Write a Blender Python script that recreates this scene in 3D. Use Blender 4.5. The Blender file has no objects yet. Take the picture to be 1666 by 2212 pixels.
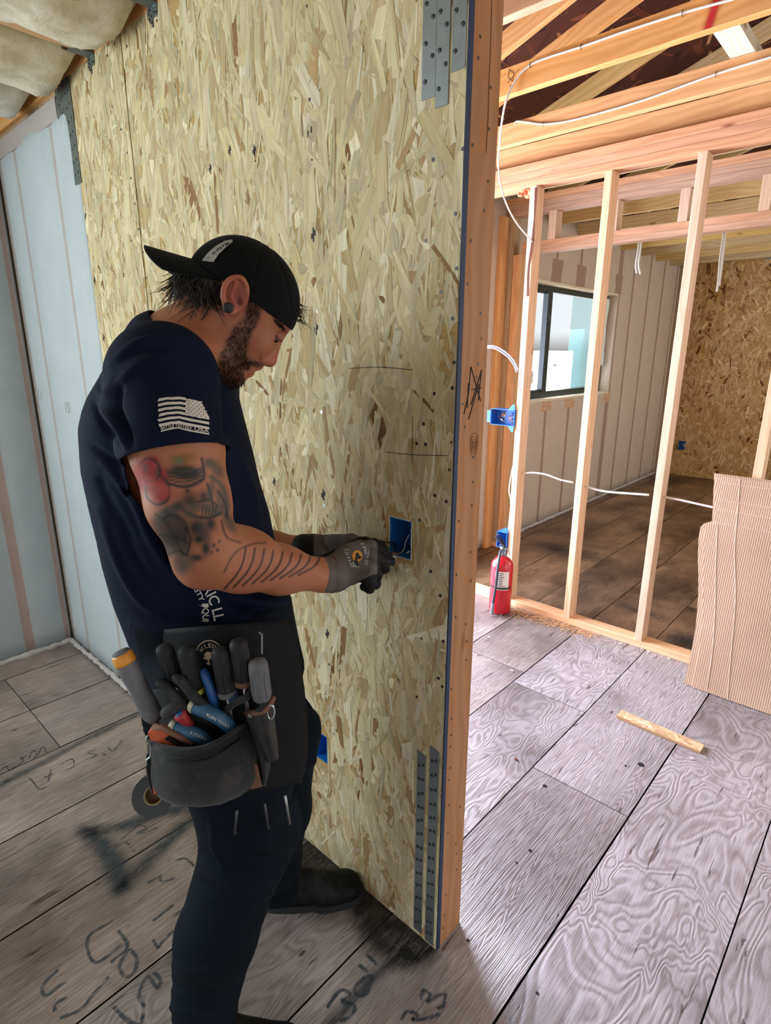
import bpy, bmesh, math, random
import numpy as np
from mathutils import Vector, Matrix, noise as mnoise
from mathutils.bvhtree import BVHTree
R = random.Random(7)
SC = bpy.context.scene
COL = SC.collection

# ---------------------------------------------------------------- camera, world, lights
F_PX, PITCH, ROLL, YAW, CAMH = 1242.5, .2729, .00297, .74066, 1.58
_fw = Vector((-math.sin(YAW)*math.cos(PITCH), math.cos(YAW)*math.cos(PITCH), -math.sin(PITCH)))
_r0 = Vector((math.cos(YAW), math.sin(YAW), 0)); _u0 = _r0.cross(_fw)
_r = _r0*math.cos(ROLL)+_u0*math.sin(ROLL); _u = -_r0*math.sin(ROLL)+_u0*math.cos(ROLL)
CAMO = Vector((0, 0, CAMH))
cd = bpy.data.cameras.new('camera'); cam = bpy.data.objects.new('camera', cd); COL.objects.link(cam)
cd.sensor_fit = 'VERTICAL'; cd.sensor_height = 36.0; cd.lens = 36.0*F_PX/2212.0
cd.clip_start = .02
cam.matrix_world = Matrix(((_r.x, _u.x, -_fw.x, 0), (_r.y, _u.y, -_fw.y, 0), (_r.z, _u.z, -_fw.z, CAMH), (0, 0, 0, 1)))
SC.camera = cam
SC.view_settings.view_transform = 'Standard'; SC.view_settings.look = 'None'
SC.view_settings.gamma = 1; SC.view_settings.use_curve_mapping = False
SC.view_settings.exposure = 0.0

w = bpy.data.worlds.new('daylight'); SC.world = w; w.use_nodes = True
wn = w.node_tree; bg = wn.nodes['Background']
tcw = wn.nodes.new('ShaderNodeTexCoord'); sx = wn.nodes.new('ShaderNodeSeparateXYZ'); rp = wn.nodes.new('ShaderNodeValToRGB')
wn.links.new(tcw.outputs['Generated'], sx.inputs[0]); wn.links.new(sx.outputs[2], rp.inputs[0]); wn.links.new(rp.outputs[0], bg.inputs[0])
rp.color_ramp.elements[0].position = .0; rp.color_ramp.elements[0].color = (.30, .30, .27, 1)
rp.color_ramp.elements[1].position = .03; rp.color_ramp.elements[1].color = (.90, .96, 1, 1)
bg.inputs[1].default_value = 1.0

def area_light(name, loc, aim, sx_, sy_, power, color, spread=180):
    l = bpy.data.lights.new(name, 'AREA'); l.shape = 'RECTANGLE'; l.size = sx_; l.size_y = sy_
    l.energy = power; l.color = color; l.spread = math.radians(spread)
    o = bpy.data.objects.new(name, l); COL.objects.link(o); o.location = loc
    o.rotation_euler = (Vector(aim)-Vector(loc)).to_track_quat('-Z', 'Z').to_euler()
    return o
# patio door opening in the exterior wall behind the sheathed wall
area_light('daylight_patio_door', (-3.5, 2.05, 1.15), (-.2, 2.05, .7), 1.9, 2.1, 500, (.71, .77, 1.0))
# window in the left room, behind and left of the camera
area_light('daylight_left_window', (-3.2, -1.3, 1.6), (-1.2, .8, 2.0), 1.8, 1.3, 76, (.84, .96, 1.0))
# soft fill light added behind the camera
area_light('rear_fill_light', (.6, -2.6, 1.9), (-.9, 1.2, 1.3), 3.2, 2.0, 6, (1.0, .98, .92))
# fill lights added at the right, brightening the studs and the far room
area_light('right_fill_light', (2.7, 2.2, 1.1), (-1.3, 3.0, 2.3), 2.4, 2.0, 28, (1.0, .93, .85))
area_light('far_room_fill_light', (2.2, 6.2, 1.6), (-2.4, 6.0, 1.4), 2.6, 2.0, 80, (1.0, .95, .88))
area_light('daylight_far_window', (-2.66, 5.36, 1.65), (0, 5.4, .6), 1.6, .9, 25, (.88, .95, 1.0))

sl_ = bpy.data.lights.new('sun', 'SUN'); sl_.energy = 12; sl_.angle = .01; sl_.color = (1, .97, .92)
so_ = bpy.data.objects.new('sun', sl_); COL.objects.link(so_); so_.rotation_euler = Vector((-.25, .05, -.97)).to_track_quat('-Z', 'Y').to_euler()

# ---------------------------------------------------------------- helpers
def ray(px, py): return (_fw + _r*((px-833)/F_PX) - _u*((py-1106)/F_PX))
def U(px, py, ax, c):                       # point of the photo on the plane axis=c
    d = ray(px, py); return CAMO + d*((c-CAMO[ax])/d[ax])
def UD(px, py, D):                          # point of the photo at horizontal depth D
    d = ray(px, py); h = Vector((-math.sin(YAW), math.cos(YAW), 0)); return CAMO + d*(D/d.dot(h))
def PX(p):
    v = Vector(p)-CAMO; w_ = v.dot(_fw); return (833+F_PX*v.dot(_r)/w_, 1106-F_PX*v.dot(_u)/w_)
def lin(c):
    if isinstance(c, str): c = tuple(int(c[i:i+2], 16)/255 for i in (0, 2, 4))
    return tuple((x/12.92 if x <= .04045 else ((x+.055)/1.055)**2.4) for x in c)+(1,)

class NT:
    def __init__(s, name):
        s.m = bpy.data.materials.new(name); s.m.use_nodes = True; s.t = s.m.node_tree
        s.b = s.t.nodes['Principled BSDF']
    def n(s, typ, ins=None, **kw):
        nd = s.t.nodes.new('ShaderNode'+typ)
        for k, v in kw.items():
            if k == 'ramp':
                cr = nd.color_ramp
                while len(cr.elements) < len(v): cr.elements.new(.5)
                for e, (p, c) in zip(cr.elements, v): e.position = p; e.color = c if len(c) == 4 else tuple(c)+(1,)
            else: setattr(nd, k, v)
        for k, v in (ins or {}).items():
            if hasattr(v, 'is_output'): s.t.links.new(v, nd.inputs[k])
            else: nd.inputs[k].default_value = v
        return nd
    def math(s, op, a, b=0., c=None):
        nd = s.t.nodes.new('ShaderNodeMath'); nd.operation = op
        for i, v in enumerate([a, b] + ([c] if c is not None else [])):
            if hasattr(v, 'is_output'): s.t.links.new(v, nd.inputs[i])
            else: nd.inputs[i].default_value = v
        return nd.outputs[0]
    def mix(s, f, a, b, mode='MIX'):
        nd = s.t.nodes.new('ShaderNodeMix'); nd.data_type = 'RGBA'; nd.blend_type = mode
        for i, v in ((0, f), (6, a), (7, b)):
            if hasattr(v, 'is_output'): s.t.links.new(v, nd.inputs[i])
            else: nd.inputs[i].default_value = v
        return nd.outputs[2]
    def map(s, vec, sc=(1, 1, 1), loc=(0, 0, 0), rot=(0, 0, 0)):
        return s.n('Mapping', {'Vector': vec, 'Scale': sc, 'Location': loc, 'Rotation': rot}).outputs[0]
    def noise(s, vec, scale, detail=3, rough=.5, dist=0.):
        return s.n('TexNoise', {'Vector': vec, 'Scale': scale, 'Detail': detail, 'Roughness': rough, 'Distortion': dist}).outputs[0]
    def set(s, **kw):
        for k, v in kw.items():
            k = k.replace('_', ' ')
            if hasattr(v, 'is_output'): s.t.links.new(v, s.b.inputs[k])
            else: s.b.inputs[k].default_value = v
        return s.m
    def bump(s, h, strength=.3, dist=.002):
        nd = s.n('Bump', {'Height': h, 'Strength': strength, 'Distance': dist})
        s.t.links.new(nd.outputs[0], s.b.inputs['Normal'])
    def coord(s, k='Object'): return s.n('TexCoord').outputs[k]

def plain(name, c, rough=.6, metal=0., var=.12, scale=30., bump=0., spec=.5, sheen=0.):
    k = NT(name); co = k.coord(); nz = k.noise(co, scale, 4)
    c = lin(c); a = tuple(x*(1-var) for x in c[:3])+(1,); b = tuple(min(1, x*(1+var)) for x in c[:3])+(1,)
    k.set(Base_Color=k.mix(nz, a, b), Roughness=rough, Metallic=metal, Specular_IOR_Level=spec, Sheen_Weight=sheen)
    if bump: k.bump(nz, bump, .002)
    return k.m

def lumber_mat(name, c1, c2, knot='8a4f2a', rough=.62):
    k = NT(name); uv = k.n('UVMap').outputs[0]; rnd = k.n('ObjectInfo').outputs['Random']
    off = k.n('CombineXYZ', {0: k.math('MULTIPLY', rnd, 37.), 1: k.math('MULTIPLY', rnd, 11.)}).outputs[0]
    v = k.n('VectorMath', {0: uv, 1: off}, operation='ADD').outputs[0]
    warp = k.noise(k.map(v, (1.2, 5, 1)), 1.5, 2)
    rings = k.math('MULTIPLY_ADD', warp, 9., k.math('MULTIPLY', k.n('SeparateXYZ', {0: v}).outputs[1], 55.))
    ring = k.math('MULTIPLY_ADD', k.math('SINE', k.math('MULTIPLY', rings, 3.2)), .5, .5)
    fine = k.noise(k.map(v, (6, 160, 1)), 3, 3, .6)
    blot = k.noise(k.map(v, (1.5, 9, 1)), 2.0, 3)
    f = k.math('MULTIPLY_ADD', ring, .30, k.math('MULTIPLY_ADD', fine, .35, k.math('MULTIPLY', blot, .45)))
    colr = k.mix(f, lin(c1), lin(c2))
    vo = k.n('TexVoronoi', {'Vector': k.map(v, (3.2, 9, 1)), 'Scale': 1.0, 'Randomness': 1.0})
    kn = k.n('ValToRGB', {0: vo.outputs['Distance']}, ramp=[(.035, (1, 1, 1)), (.12, (0, 0, 0))]).outputs[0]
    pick = k.math('GREATER_THAN', k.n('SeparateColor', {0: vo.outputs['Color']}).outputs[0], .62)
    kf = k.math('MULTIPLY', k.math('MULTIPLY', kn, pick), .75)
    colr = k.mix(kf, colr, lin(knot))
    ss = k.n('HueSaturation', {'Color': colr, 'Value': k.math('MULTIPLY_ADD', rnd, .22, .89), 'Saturation': k.math('MULTIPLY_ADD', rnd, .3, .85)}).outputs[0]
    k.set(Base_Color=ss, Roughness=rough, Specular_IOR_Level=.25)
    k.bump(fine, .15, .001)
    return k.m

def strand_mat(name, rough=.7):
    k = NT(name); uv = k.n('UVMap').outputs[0]; at = k.n('Attribute', attribute_name='col').outputs['Color']
    g = k.noise(k.map(uv, (14, 420, 1)), 1, 3, .65)
    g2 = k.noise(k.map(uv, (5, 60, 1)), 1, 2)
    f = k.math('MULTIPLY_ADD', g, .55, k.math('MULTIPLY', g2, .45))
    m = k.n('ValToRGB', {0: f}, ramp=[(.30, (.66, .60, .52)), (.62, (1.08, 1.08, 1.08))]).outputs[0]
    k.set(Base_Color=k.mix(1., at, m, 'MULTIPLY'), Roughness=rough, Specular_IOR_Level=.2)
    k.bump(g, .25, .0008)
    return k.m

M = {}
M['stud'] = lumber_mat('framing_lumber', 'c69a76', 'ecc9a8')
M['orange_stud'] = lumber_mat('orange_lumber', 'b88352', 'e0b384')
M['post'] = lumber_mat('post_lumber', '90633f', 'b68866', '5f3520')
M['redwood'] = lumber_mat('reddish_lumber', 'a87a5c', 'd8ab88', '70382a')
M['yellow_stud'] = lumber_mat('yellow_lumber', 'ba935a', 'e8cf96')
M['dull_stud'] = lumber_mat('weathered_lumber', '8c765c', 'b6a080')
M['strand'] = strand_mat('oriented_strand_board')
M['blue_edge'] = plain('blue_edge_paint', '142c4c', .6, var=.25)
M['galv'] = plain('galvanised_steel', '8f979b', .38, .75, .18, 45, .1)
M['galv_dull'] = plain('weathered_galvanised_steel', '6d746f', .5, .6, .3, 60, .15)
M['dark'] = plain('dark_gap', '0c0a08', .95)
M['nail'] = plain('nail_steel', '4a4a4c', .45, .7)
M['nail_bright'] = plain('bright_nail_steel', 'b9c8cc', .3, .8)
M['ink'] = plain('black_marker_ink', '1c2024', .8)
M['cable_white'] = plain('white_cable_sheath', 'dcd6cc', .45, var=.05)
M['cable_grey'] = plain('grey_cable_sheath', '9ea4ae', .45, var=.05)

def mesh_obj(name, verts, faces, mats, parent=None, uvs=None, cols=None, midx=None, smooth=False):
    me = bpy.data.meshes.new(name); me.from_pydata([tuple(v) for v in verts], [], faces)
    for m in (mats if isinstance(mats, (list, tuple)) else [mats]): me.materials.append(m)
    if uvs is not None:
        ul = me.uv_layers.new(name='UVMap'); ul.data.foreach_set('uv', np.asarray(uvs, dtype=np.float32).ravel())
    if cols is not None:
        ca = me.color_attributes.new('col', 'FLOAT_COLOR', 'CORNER'); ca.data.foreach_set('color', np.asarray(cols, dtype=np.float32).ravel())
    if midx is not None: me.polygons.foreach_set('material_index', np.asarray(midx, dtype=np.int32))
    if smooth: me.polygons.foreach_set('use_smooth', np.ones(len(me.polygons), dtype=bool))
    me.update()
    o = bpy.data.objects.new(name, me); COL.objects.link(o)
    if parent is not None: o.parent = parent
    return o

class MB:
    """collects shapes of ONE part, with length-wise UVs for wood"""
    def __init__(s): s.v = []; s.f = []; s.uv = []; s.mi = []
    def add(s, vs, fs, uvs=None, mi=0):
        o = len(s.v); s.v += [Vector(v) for v in vs]
        for i, f in enumerate(fs):
            s.f.append([o+j for j in f]); s.mi.append(mi)
            s.uv += (uvs[i] if uvs else [(0, 0)]*len(f))
        return s
    def beam(s, p0, p1, w_, h_, up=(0, 0, 1), bev=.0015, mi=0):
        """box whose axis runs p0->p1 through its centre, w_ sideways, h_ along up"""
        p0 = Vector(p0); p1 = Vector(p1); d = (p1-p0); L = d.length; d.normalize()
        sd = d.cross(Vector(up)).normalized(); up = sd.cross(d).normalized()
        b = min(bev, w_*.2, h_*.2)
        prof = []
        for sx_, sy_ in ((-1, -1), (1, -1), (1, 1), (-1, 1)):
            cx, cy = sx_*w_/2, sy_*h_/2
            a = (cx-sx_*b, cy); c = (cx, cy-sy_*b)
            prof += [a, c] if sx_*sy_ < 0 else [c, a]
        n = 8; vs = []; 
        for t in (0, L):
            for (x, y) in prof: vs.append(p0+d*t+sd*x+up*y)
        fs = []; uv = []; per = 0
        for i in range(n):
            j = (i+1) % n; fs.append([i, j, n+j, n+i])
            sl = math.dist(prof[i], prof[j]); uv.append([(0, per), (0, per+sl), (L, per+sl), (L, per)]); per += sl
        fs.append(list(range(n))[::-1]); uv.append([(prof[i][0]*.3, prof[i][1]) for i in range(n)][::-1])
        fs.append([n+i for i in range(n)]); uv.append([(prof[i][0]*.3, prof[i][1]) for i in range(n)])
        # orientation: make outward
        s.add(vs, fs, uv, mi); return s
    def box(s, lo, hi, bev=.0015, mi=0, axis=None):
        lo = Vector(lo); hi = Vector(hi); dd = hi-lo; c = (lo+hi)/2
        if axis is None: axis = max(range(3), key=lambda i: dd[i])
        e = Vector((0, 0, 0)); e[axis] = dd[axis]/2
        oth = [i for i in range(3) if i != axis]; up = Vector((0, 0, 0)); up[oth[1]] = 1
        return s.beam(c-e, c+e, dd[oth[0]], dd[oth[1]], up, bev, mi)
    def tube(s, pts, r, n=8, mi=0, cap=True):
        pts = [Vector(p) for p in pts]; rs = r if isinstance(r, (list, tuple)) else [r]*len(pts)
        vs = []; ref = None
        for i, p in enumerate(pts):
            d = (pts[min(i+1, len(pts)-1)]-pts[max(i-1, 0)]).normalized()
            if ref is None: ref = d.orthogonal().normalized()
            ref = (ref-d*ref.dot(d)).normalized(); q = d.cross(ref)
            for k in range(n):
                a = 2*math.pi*k/n; vs.append(p+(ref*math.cos(a)+q*math.sin(a))*rs[i])
        fs = []; uv = []; m = len(pts)
        for i in range(m-1):
            for k in range(n):
                l = (k+1) % n; fs.append([i*n+k, i*n+l, (i+1)*n+l, (i+1)*n+k]); uv.append([(i*.01, k*.01), (i*.01, l*.01), (i*.01+.01, l*.01), (i*.01+.01, k*.01)])
        if cap:
            fs.append(list(range(n))[::-1]); uv.append([(0, 0)]*n); fs.append([(m-1)*n+k for k in range(n)]); uv.append([(0, 0)]*n)
        return s.add(vs, fs, uv, mi)
    def lathe(s, prof, base, axis, n=24, mi=0):
        """prof: list of (dist along axis, radius)"""
        base = Vector(base); axis = Vector(axis).normalized()
        ref = axis.orthogonal().normalized(); q = axis.cross(ref); vs = []; m = len(prof)
        for a, r_ in prof:
            for k in range(n): t = 2*math.pi*k/n; vs.append(base+axis*a+(ref*math.cos(t)+q*math.sin(t))*max(r_, 1e-5))
        fs = [[i*n+k, i*n+(k+1) % n, (i+1)*n+(k+1) % n, (i+1)*n+k] for i in range(m-1) for k in range(n)]+[list(range(n))[::-1], [(m-1)*n+k for k in range(n)]]
        return s.add(vs, fs, [[(0, 0)]*len(f) for f in fs], mi)
    def prism(s, poly, n_vec, th, mi=0):
        """planar polygon (3D pts) extruded by n_vec*th"""
        poly = [Vector(p) for p in poly]; q = [p+Vector(n_vec)*th for p in poly]; k = len(poly)
        fs = [list(range(k))[::-1], [k+i for i in range(k)]]+[[i, (i+1) % k, k+(i+1) % k, k+i] for i in range(k)]
        return s.add(poly+q, fs, [[(0, 0)]*len(f) for f in fs], mi)
    def build(s, name, mats, parent=None, smooth=False):
        o = mesh_obj(name, s.v, s.f, mats, parent, uvs=s.uv, midx=s.mi, smooth=smooth)
        bm = bmesh.new(); bm.from_mesh(o.data); bmesh.ops.recalc_face_normals(bm, faces=bm.faces); bm.to_mesh(o.data); bm.free()
        return o
def crv(pts, n=8):                            # Catmull-Rom through points
    P_ = [Vector(p) for p in pts]; P_ = [P_[0]*2-P_[1]]+P_+[P_[-1]*2-P_[-2]]; out = []
    for i in range(1, len(P_)-2):
        for k in range(n):
            t = k/n; a, b, c, d = P_[i-1:i+3]
            out.append(.5*((2*b)+(c-a)*t+(2*a-5*b+4*c-d)*t*t+(3*b-a-3*c+d)*t**3))
    return out+[P_[-2]]
def smoothmod(o, lv=1):
    m = o.modifiers.new('subdivision', 'SUBSURF'); m.levels = lv; m.render_levels = lv; return o
def setp(o, **kw):
    for k, v in kw.items(): o[k] = v
    return o
def thing(name, label, cat, loc=(0, 0, 0), group=None):
    o = bpy.data.objects.new(name, None); COL.objects.link(o); o.location = loc; o.empty_display_size = .05
    o['label'] = label; o['category'] = cat
    if group: o['group'] = group
    return o
def tag(o, label, cat, group=None, kind=None):
    o['label'] = label; o['category'] = cat
    if group: o['group'] = group
    if kind: o['kind'] = kind
    return o
def struct(o, label=None):
    o['kind'] = 'structure'
    if label: o['label'] = label
    return o
def attach(o, parent):
    o.parent = parent; o.matrix_parent_inverse = Matrix.Translation(-parent.location) if parent.location.length else Matrix.Identity(4)
    return o
def loose(root, *parts):
    """make world-space meshes children of an Empty at root's location"""
    for p in parts: attach(p, root)
    return root
def recentre(o):
    """move the origin of a world-space mesh to its base centre"""
    co = np.array([v.co for v in o.data.vertices]); c = Vector(((co[:, 0].min()+co[:, 0].max())/2, (co[:, 1].min()+co[:, 1].max())/2, co[:, 2].min()))
    o.data.transform(Matrix.Translation(-c)); o.location = o.location+c; return o

def flakes(mb_o, mb_ud, mb_vd, nrm, W, H, n, pal, seed, lmin=.04, lmax=.15, wmin=.008, wmax=.034, spread=.55, holes=(), base='b89a66', depth=.0006, axis_v=True):
    """strand surface: verts, faces, uvs, cols ; origin mb_o, directions ud, vd"""
    rr = random.Random(seed); o = Vector(mb_o); ud = Vector(mb_ud); vd = Vector(mb_vd); nrm = Vector(nrm)
    vs = []; fs = []; uvs = []; cols = []
    cum = []; t = 0
    for c, p in pal: t += p; cum.append((t, lin(c)))
    for i in range(n):
        L = lmin+(lmax-lmin)*rr.random()**1.6; w_ = wmin+(wmax-wmin)*rr.random()**1.8
        if rr.random() < .25: w_ *= .45
        cx = rr.uniform(0, W); cy = rr.uniform(0, H)
        a = rr.gauss(0, spread)
        if rr.random() < .06: a += rr.uniform(-1.5, 1.5)
        if axis_v: a += math.pi/2
        L2, w2 = L/2, w_/2
        nn = 3
        sk0 = rr.uniform(-1, 1)*w2*1.6; sk1 = rr.uniform(-1, 1)*w2*1.6; bow = rr.uniform(-1, 1)*w2*.35
        poly = []
        for k in range(nn+1): x = -L2+L*k/nn; poly.append((x-sk0*(1-k/nn)*.5+sk1*(k/nn)*.5*-1, -w2*(1-.15*rr.random())+bow*math.sin(math.pi*k/nn)))
        poly.append((L2+rr.uniform(-.25, .55)*w2*rr.choice((1, 2)), rr.uniform(-.5, .5)*w2))
        for k in range(nn, -1, -1): x = -L2+L*k/nn; poly.append((x+sk0*(1-k/nn)*.5+sk1*(k/nn)*.5, w2*(1-.15*rr.random())+bow*math.sin(math.pi*k/nn)))
        poly.append((-L2-rr.uniform(-.25, .55)*w2*rr.choice((1, 2)), rr.uniform(-.5, .5)*w2))
        ca, sa = math.cos(a), math.sin(a)
        pts = []
        for x, y in poly:
            X = min(max(cx+x*ca-y*sa, 0), W); Y = min(max(cy+x*sa+y*ca, 0), H); pts.append((X, Y))
        mx = [p[0] for p in pts]; my = [p[1] for p in pts]
        if any(max(mx) > h0 and min(mx) < h1 and max(my) > h2 and min(my) < h3 for h0, h1, h2, h3 in holes): continue
        z0 = rr.uniform(.15, 1)*depth; tx = rr.uniform(-1, 1)*depth*.35/L2; ty = rr.uniform(-1, 1)*depth*.25/w2
        q = rr.random()*t
        for cc, c in cum:
            if q <= cc: break
        br = rr.gauss(1, .075); c = (c[0]*br, c[1]*br, c[2]*br*rr.uniform(.94, 1.05), 1)
        b0 = len(vs); uo = rr.uniform(0, 50)
        for (x, y), (X, Y) in zip(poly, pts):
            vs.append(o+ud*X+vd*Y+nrm*(z0+x*tx+y*ty)); uvs.append((x+uo, y+uo)); cols.append(c)
        fs.append(list(range(b0, b0+len(poly))))
    return vs, fs, uvs, cols
def strand_board(name, o, ud, vd, nrm, W, H, th, n, pal, seed, parent=None, holes=(), edge=None, **kw):
    o = Vector(o); ud = Vector(ud); vd = Vector(vd); nrm = Vector(nrm)
    vs, fs, uvs, cols = flakes(o, ud, vd, nrm, W, H, n, pal, seed, holes=holes, **kw)
    mi = [0]*len(fs); bc = lin(kw.get('base', 'b89a66'))
    # board body with rectangular holes, cut as a grid
    xs = sorted({0, W, *[h for q in holes for h in q[:2]]}); ys = sorted({0, H, *[h for q in holes for h in q[2:]]})
    def inh(x, y): return any(h0 < x < h1 and h2 < y < h3 for h0, h1, h2, h3 in holes)
    def quad(a, b, c, d, m=0):
        b0 = len(vs); 
        for p in (a, b, c, d): vs.append(p)
        uvs.extend([(0, 0), (W, 0), (W, H), (0, H)]); cols.extend([bc]*4); fs.append([b0, b0+1, b0+2, b0+3]); mi.append(m)
    P_ = lambda x, y, z: o+ud*x+vd*y+nrm*z
    filled = lambda i, j: 0 <= i < len(xs)-1 and 0 <= j < len(ys)-1 and not inh((xs[i]+xs[i+1])/2, (ys[j]+ys[j+1])/2)
    for i in range(len(xs)-1):
        for j in range(len(ys)-1):
            if not filled(i, j): continue
            x0, x1, y0, y1 = xs[i], xs[i+1], ys[j], ys[j+1]
            quad(P_(x0, y0, 0), P_(x1, y0, 0), P_(x1, y1, 0), P_(x0, y1, 0))
            quad(P_(x0, y0, -th), P_(x0, y1, -th), P_(x1, y1, -th), P_(x1, y0, -th))
            em = 1 if edge else 0
            if not filled(i-1, j): quad(P_(x0, y0, 0), P_(x0, y1, 0), P_(x0, y1, -th), P_(x0, y0, -th), 0)
            if not filled(i+1, j): quad(P_(x1, y0, 0), P_(x1, y0, -th), P_(x1, y1, -th), P_(x1, y1, 0), em if i == len(xs)-2 else 0)
            if not filled(i, j-1): quad(P_(x0, y0, 0), P_(x0, y0, -th), P_(x1, y0, -th), P_(x1, y0, 0))
            if not filled(i, j+1): quad(P_(x0, y1, 0), P_(x1, y1, 0), P_(x1, y1, -th), P_(x0, y1, -th))
    return mesh_obj(name, vs, fs, [M['strand']]+([edge] if edge else []), parent, uvs=uvs, cols=cols, midx=mi)
# ---------------------------------------------------------------- floor
SEAM = -.488; BW = .3735
def floor_material():
    k = NT('weathered_plywood_subfloor'); uv = k.n('UVMap').outputs[0]
    at = k.n('Attribute', attribute_name='col').outputs['Color']; sp = k.n('SeparateColor', {0: at})
    offv = k.n('CombineXYZ', {0: k.math('MULTIPLY', sp.outputs[0], 60.), 1: k.math('MULTIPLY', sp.outputs[0], 23.)}).outputs[0]
    v = k.n('VectorMath', {0: uv, 1: offv}, operation='ADD').outputs[0]
    # flat-sawn swirling figure
    n1 = k.noise(k.map(v, (3.6, 1.6, 1)), 1.5, 2.5, .5, .7)
    sw = k.math('MULTIPLY_ADD', k.math('SINE', k.math('MULTIPLY', n1, 120.)), .5, .5)
    # straight raised grain
    n2 = k.noise(k.map(v, (9, .55, 1)), 1.7, 3, .55, .5)
    st = k.math('MULTIPLY_ADD', k.math('SINE', k.math('MULTIPLY', n2, 165.)), .5, .5)
    fibre = k.noise(k.map(v, (80, 4.2, 1)), 2.2, 6, .72)
    grain = k.mix(sp.outputs[1], st, sw)
    mott = k.noise(v, 5.5, 5, .6); big = k.noise(v, 1.3, 4, .55)
    f = k.math('MULTIPLY_ADD', k.math('POWER', grain, .55), .20, k.math('MULTIPLY_ADD', fibre, .62, k.math('MULTIPLY', mott, .26)))
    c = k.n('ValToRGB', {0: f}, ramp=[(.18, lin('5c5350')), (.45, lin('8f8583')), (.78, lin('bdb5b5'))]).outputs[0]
    # checks and torn fibres running with the grain
    ck = k.noise(k.map(v, (26, 3.0, 1)), 1.7, 4, .6, .4)
    ckf = k.n('ValToRGB', {0: ck}, ramp=[(.31, (1, 1, 1)), (.36, (0, 0, 0))]).outputs[0]
    c = k.mix(k.math('MULTIPLY', ckf, .75), c, lin('3c261e'))
    vo = k.n('TexVoronoi', {'Vector': k.map(v, (6.0, 2.6, 1)), 'Scale': 1.5})
    spot = k.n('ValToRGB', {0: vo.outputs['Distance']}, ramp=[(.035, (1, 1, 1)), (.06, (0, 0, 0))]).outputs[0]
    pk = k.math('GREATER_THAN', k.n('SeparateColor', {0: vo.outputs['Color']}).outputs[1], .5)
    c = k.mix(k.math('MULTIPLY', k.math('MULTIPLY', spot, pk), .85), c, lin('4a2c22'))
    # weather staining
    stn = k.n('ValToRGB', {0: big}, ramp=[(.34, lin('7d736c')), (.56, (1, 1, 1))]).outputs[0]
    c = k.mix(.75, c, stn, 'MULTIPLY')
    # the far room has older, dirtier boards; the left room's weaker light is painted in
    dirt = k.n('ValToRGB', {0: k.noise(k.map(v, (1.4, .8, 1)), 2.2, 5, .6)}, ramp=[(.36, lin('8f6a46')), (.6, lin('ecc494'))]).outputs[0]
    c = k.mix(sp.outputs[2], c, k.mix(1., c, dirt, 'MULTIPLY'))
    hsum = k.math('MULTIPLY_ADD', grain, .5, k.math('MULTIPLY_ADD', fibre, .7, k.math('MULTIPLY', ckf, -1.0)))
    k.set(Base_Color=c, Roughness=k.math('MULTIPLY_ADD', grain, .16, .30), Specular_IOR_Level=.5)
    k.bump(hsum, .6, .0035)
    return k.m
M['floor'] = floor_material()
def build_floor():
    vs, fs, uvs, cols, mi = [], [], [], [], []
    rr = random.Random(5); g = .0030
    def quad(x0, x1, y0, y1, z, col, m):
        b = len(vs); vs.extend([(x0, y0, z), (x1, y0, z), (x1, y1, z), (x0, y1, z)]); fs.append([b, b+1, b+2, b+3])
        uvs.extend([(x0, y0), (x1, y0), (x1, y1), (x0, y1)]); cols.extend([col]*4); mi.append(m)
    quad(-3.5, 3.2, -3.2, 8.6, -.012, (0, 0, 0, 1), 1)
    swirl = {(0, 1): 1.0, (1, 1): .0, (-1, 0): 1.0, (-1, 1): .15, (-1, 2): .1, (-2, 1): .3, (0, 2): .1}
    joints = {-1: (1.808, 3.83), 0: (.0, 2.42+.9), -7: (.59, 3), -6: (.59, 3), -5: (-.3, 2.1), -4: (-.6, 2), 1: (-.4, 2.4)}
    for i in range(-9, 10):                   # board i spans seam i .. i+1
        x0 = SEAM+BW*i; x1 = x0+BW
        js = joints.get(i, (rr.uniform(-.5, 0), rr.uniform(2.0, 3.0)))
        ys = [-3.2, js[0]-2.44 if js[0]-2.44 > -3.1 else -1.5, js[0], js[1], js[1]+2.44, 8.6]
        ys = sorted(set(ys) | {3.11}); ys = [q for q in ys if q == 3.11 or abs(q-3.11) > .05]
        for j in range(len(ys)-1):
            y0, y1 = ys[j], ys[j+1]
            if y1-y0 < .05: continue
            ym = (y0+y1)/2; s = 1. if rr.random() < .3 else rr.uniform(0, .25)
            if i == 0: s = 1. if ym > 0 else .2
            if i == -1: s = .05
            if i == -2 and ym < 1.6: s = .9
            if i <= -3: s = rr.uniform(0, .12)
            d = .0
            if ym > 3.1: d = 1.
            elif i <= -3: d = .30  # left room: weaker light put into the board colour
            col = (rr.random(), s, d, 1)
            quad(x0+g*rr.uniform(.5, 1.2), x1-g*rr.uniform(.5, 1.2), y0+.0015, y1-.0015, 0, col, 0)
    # boards that run under the stud wall line need the dirtier tone only past it: split done by ym
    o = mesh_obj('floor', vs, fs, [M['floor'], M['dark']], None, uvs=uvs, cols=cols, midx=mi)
    return struct(o, 'weathered plywood floor with dark seams between boards')
FLOOR = build_floor()

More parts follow.
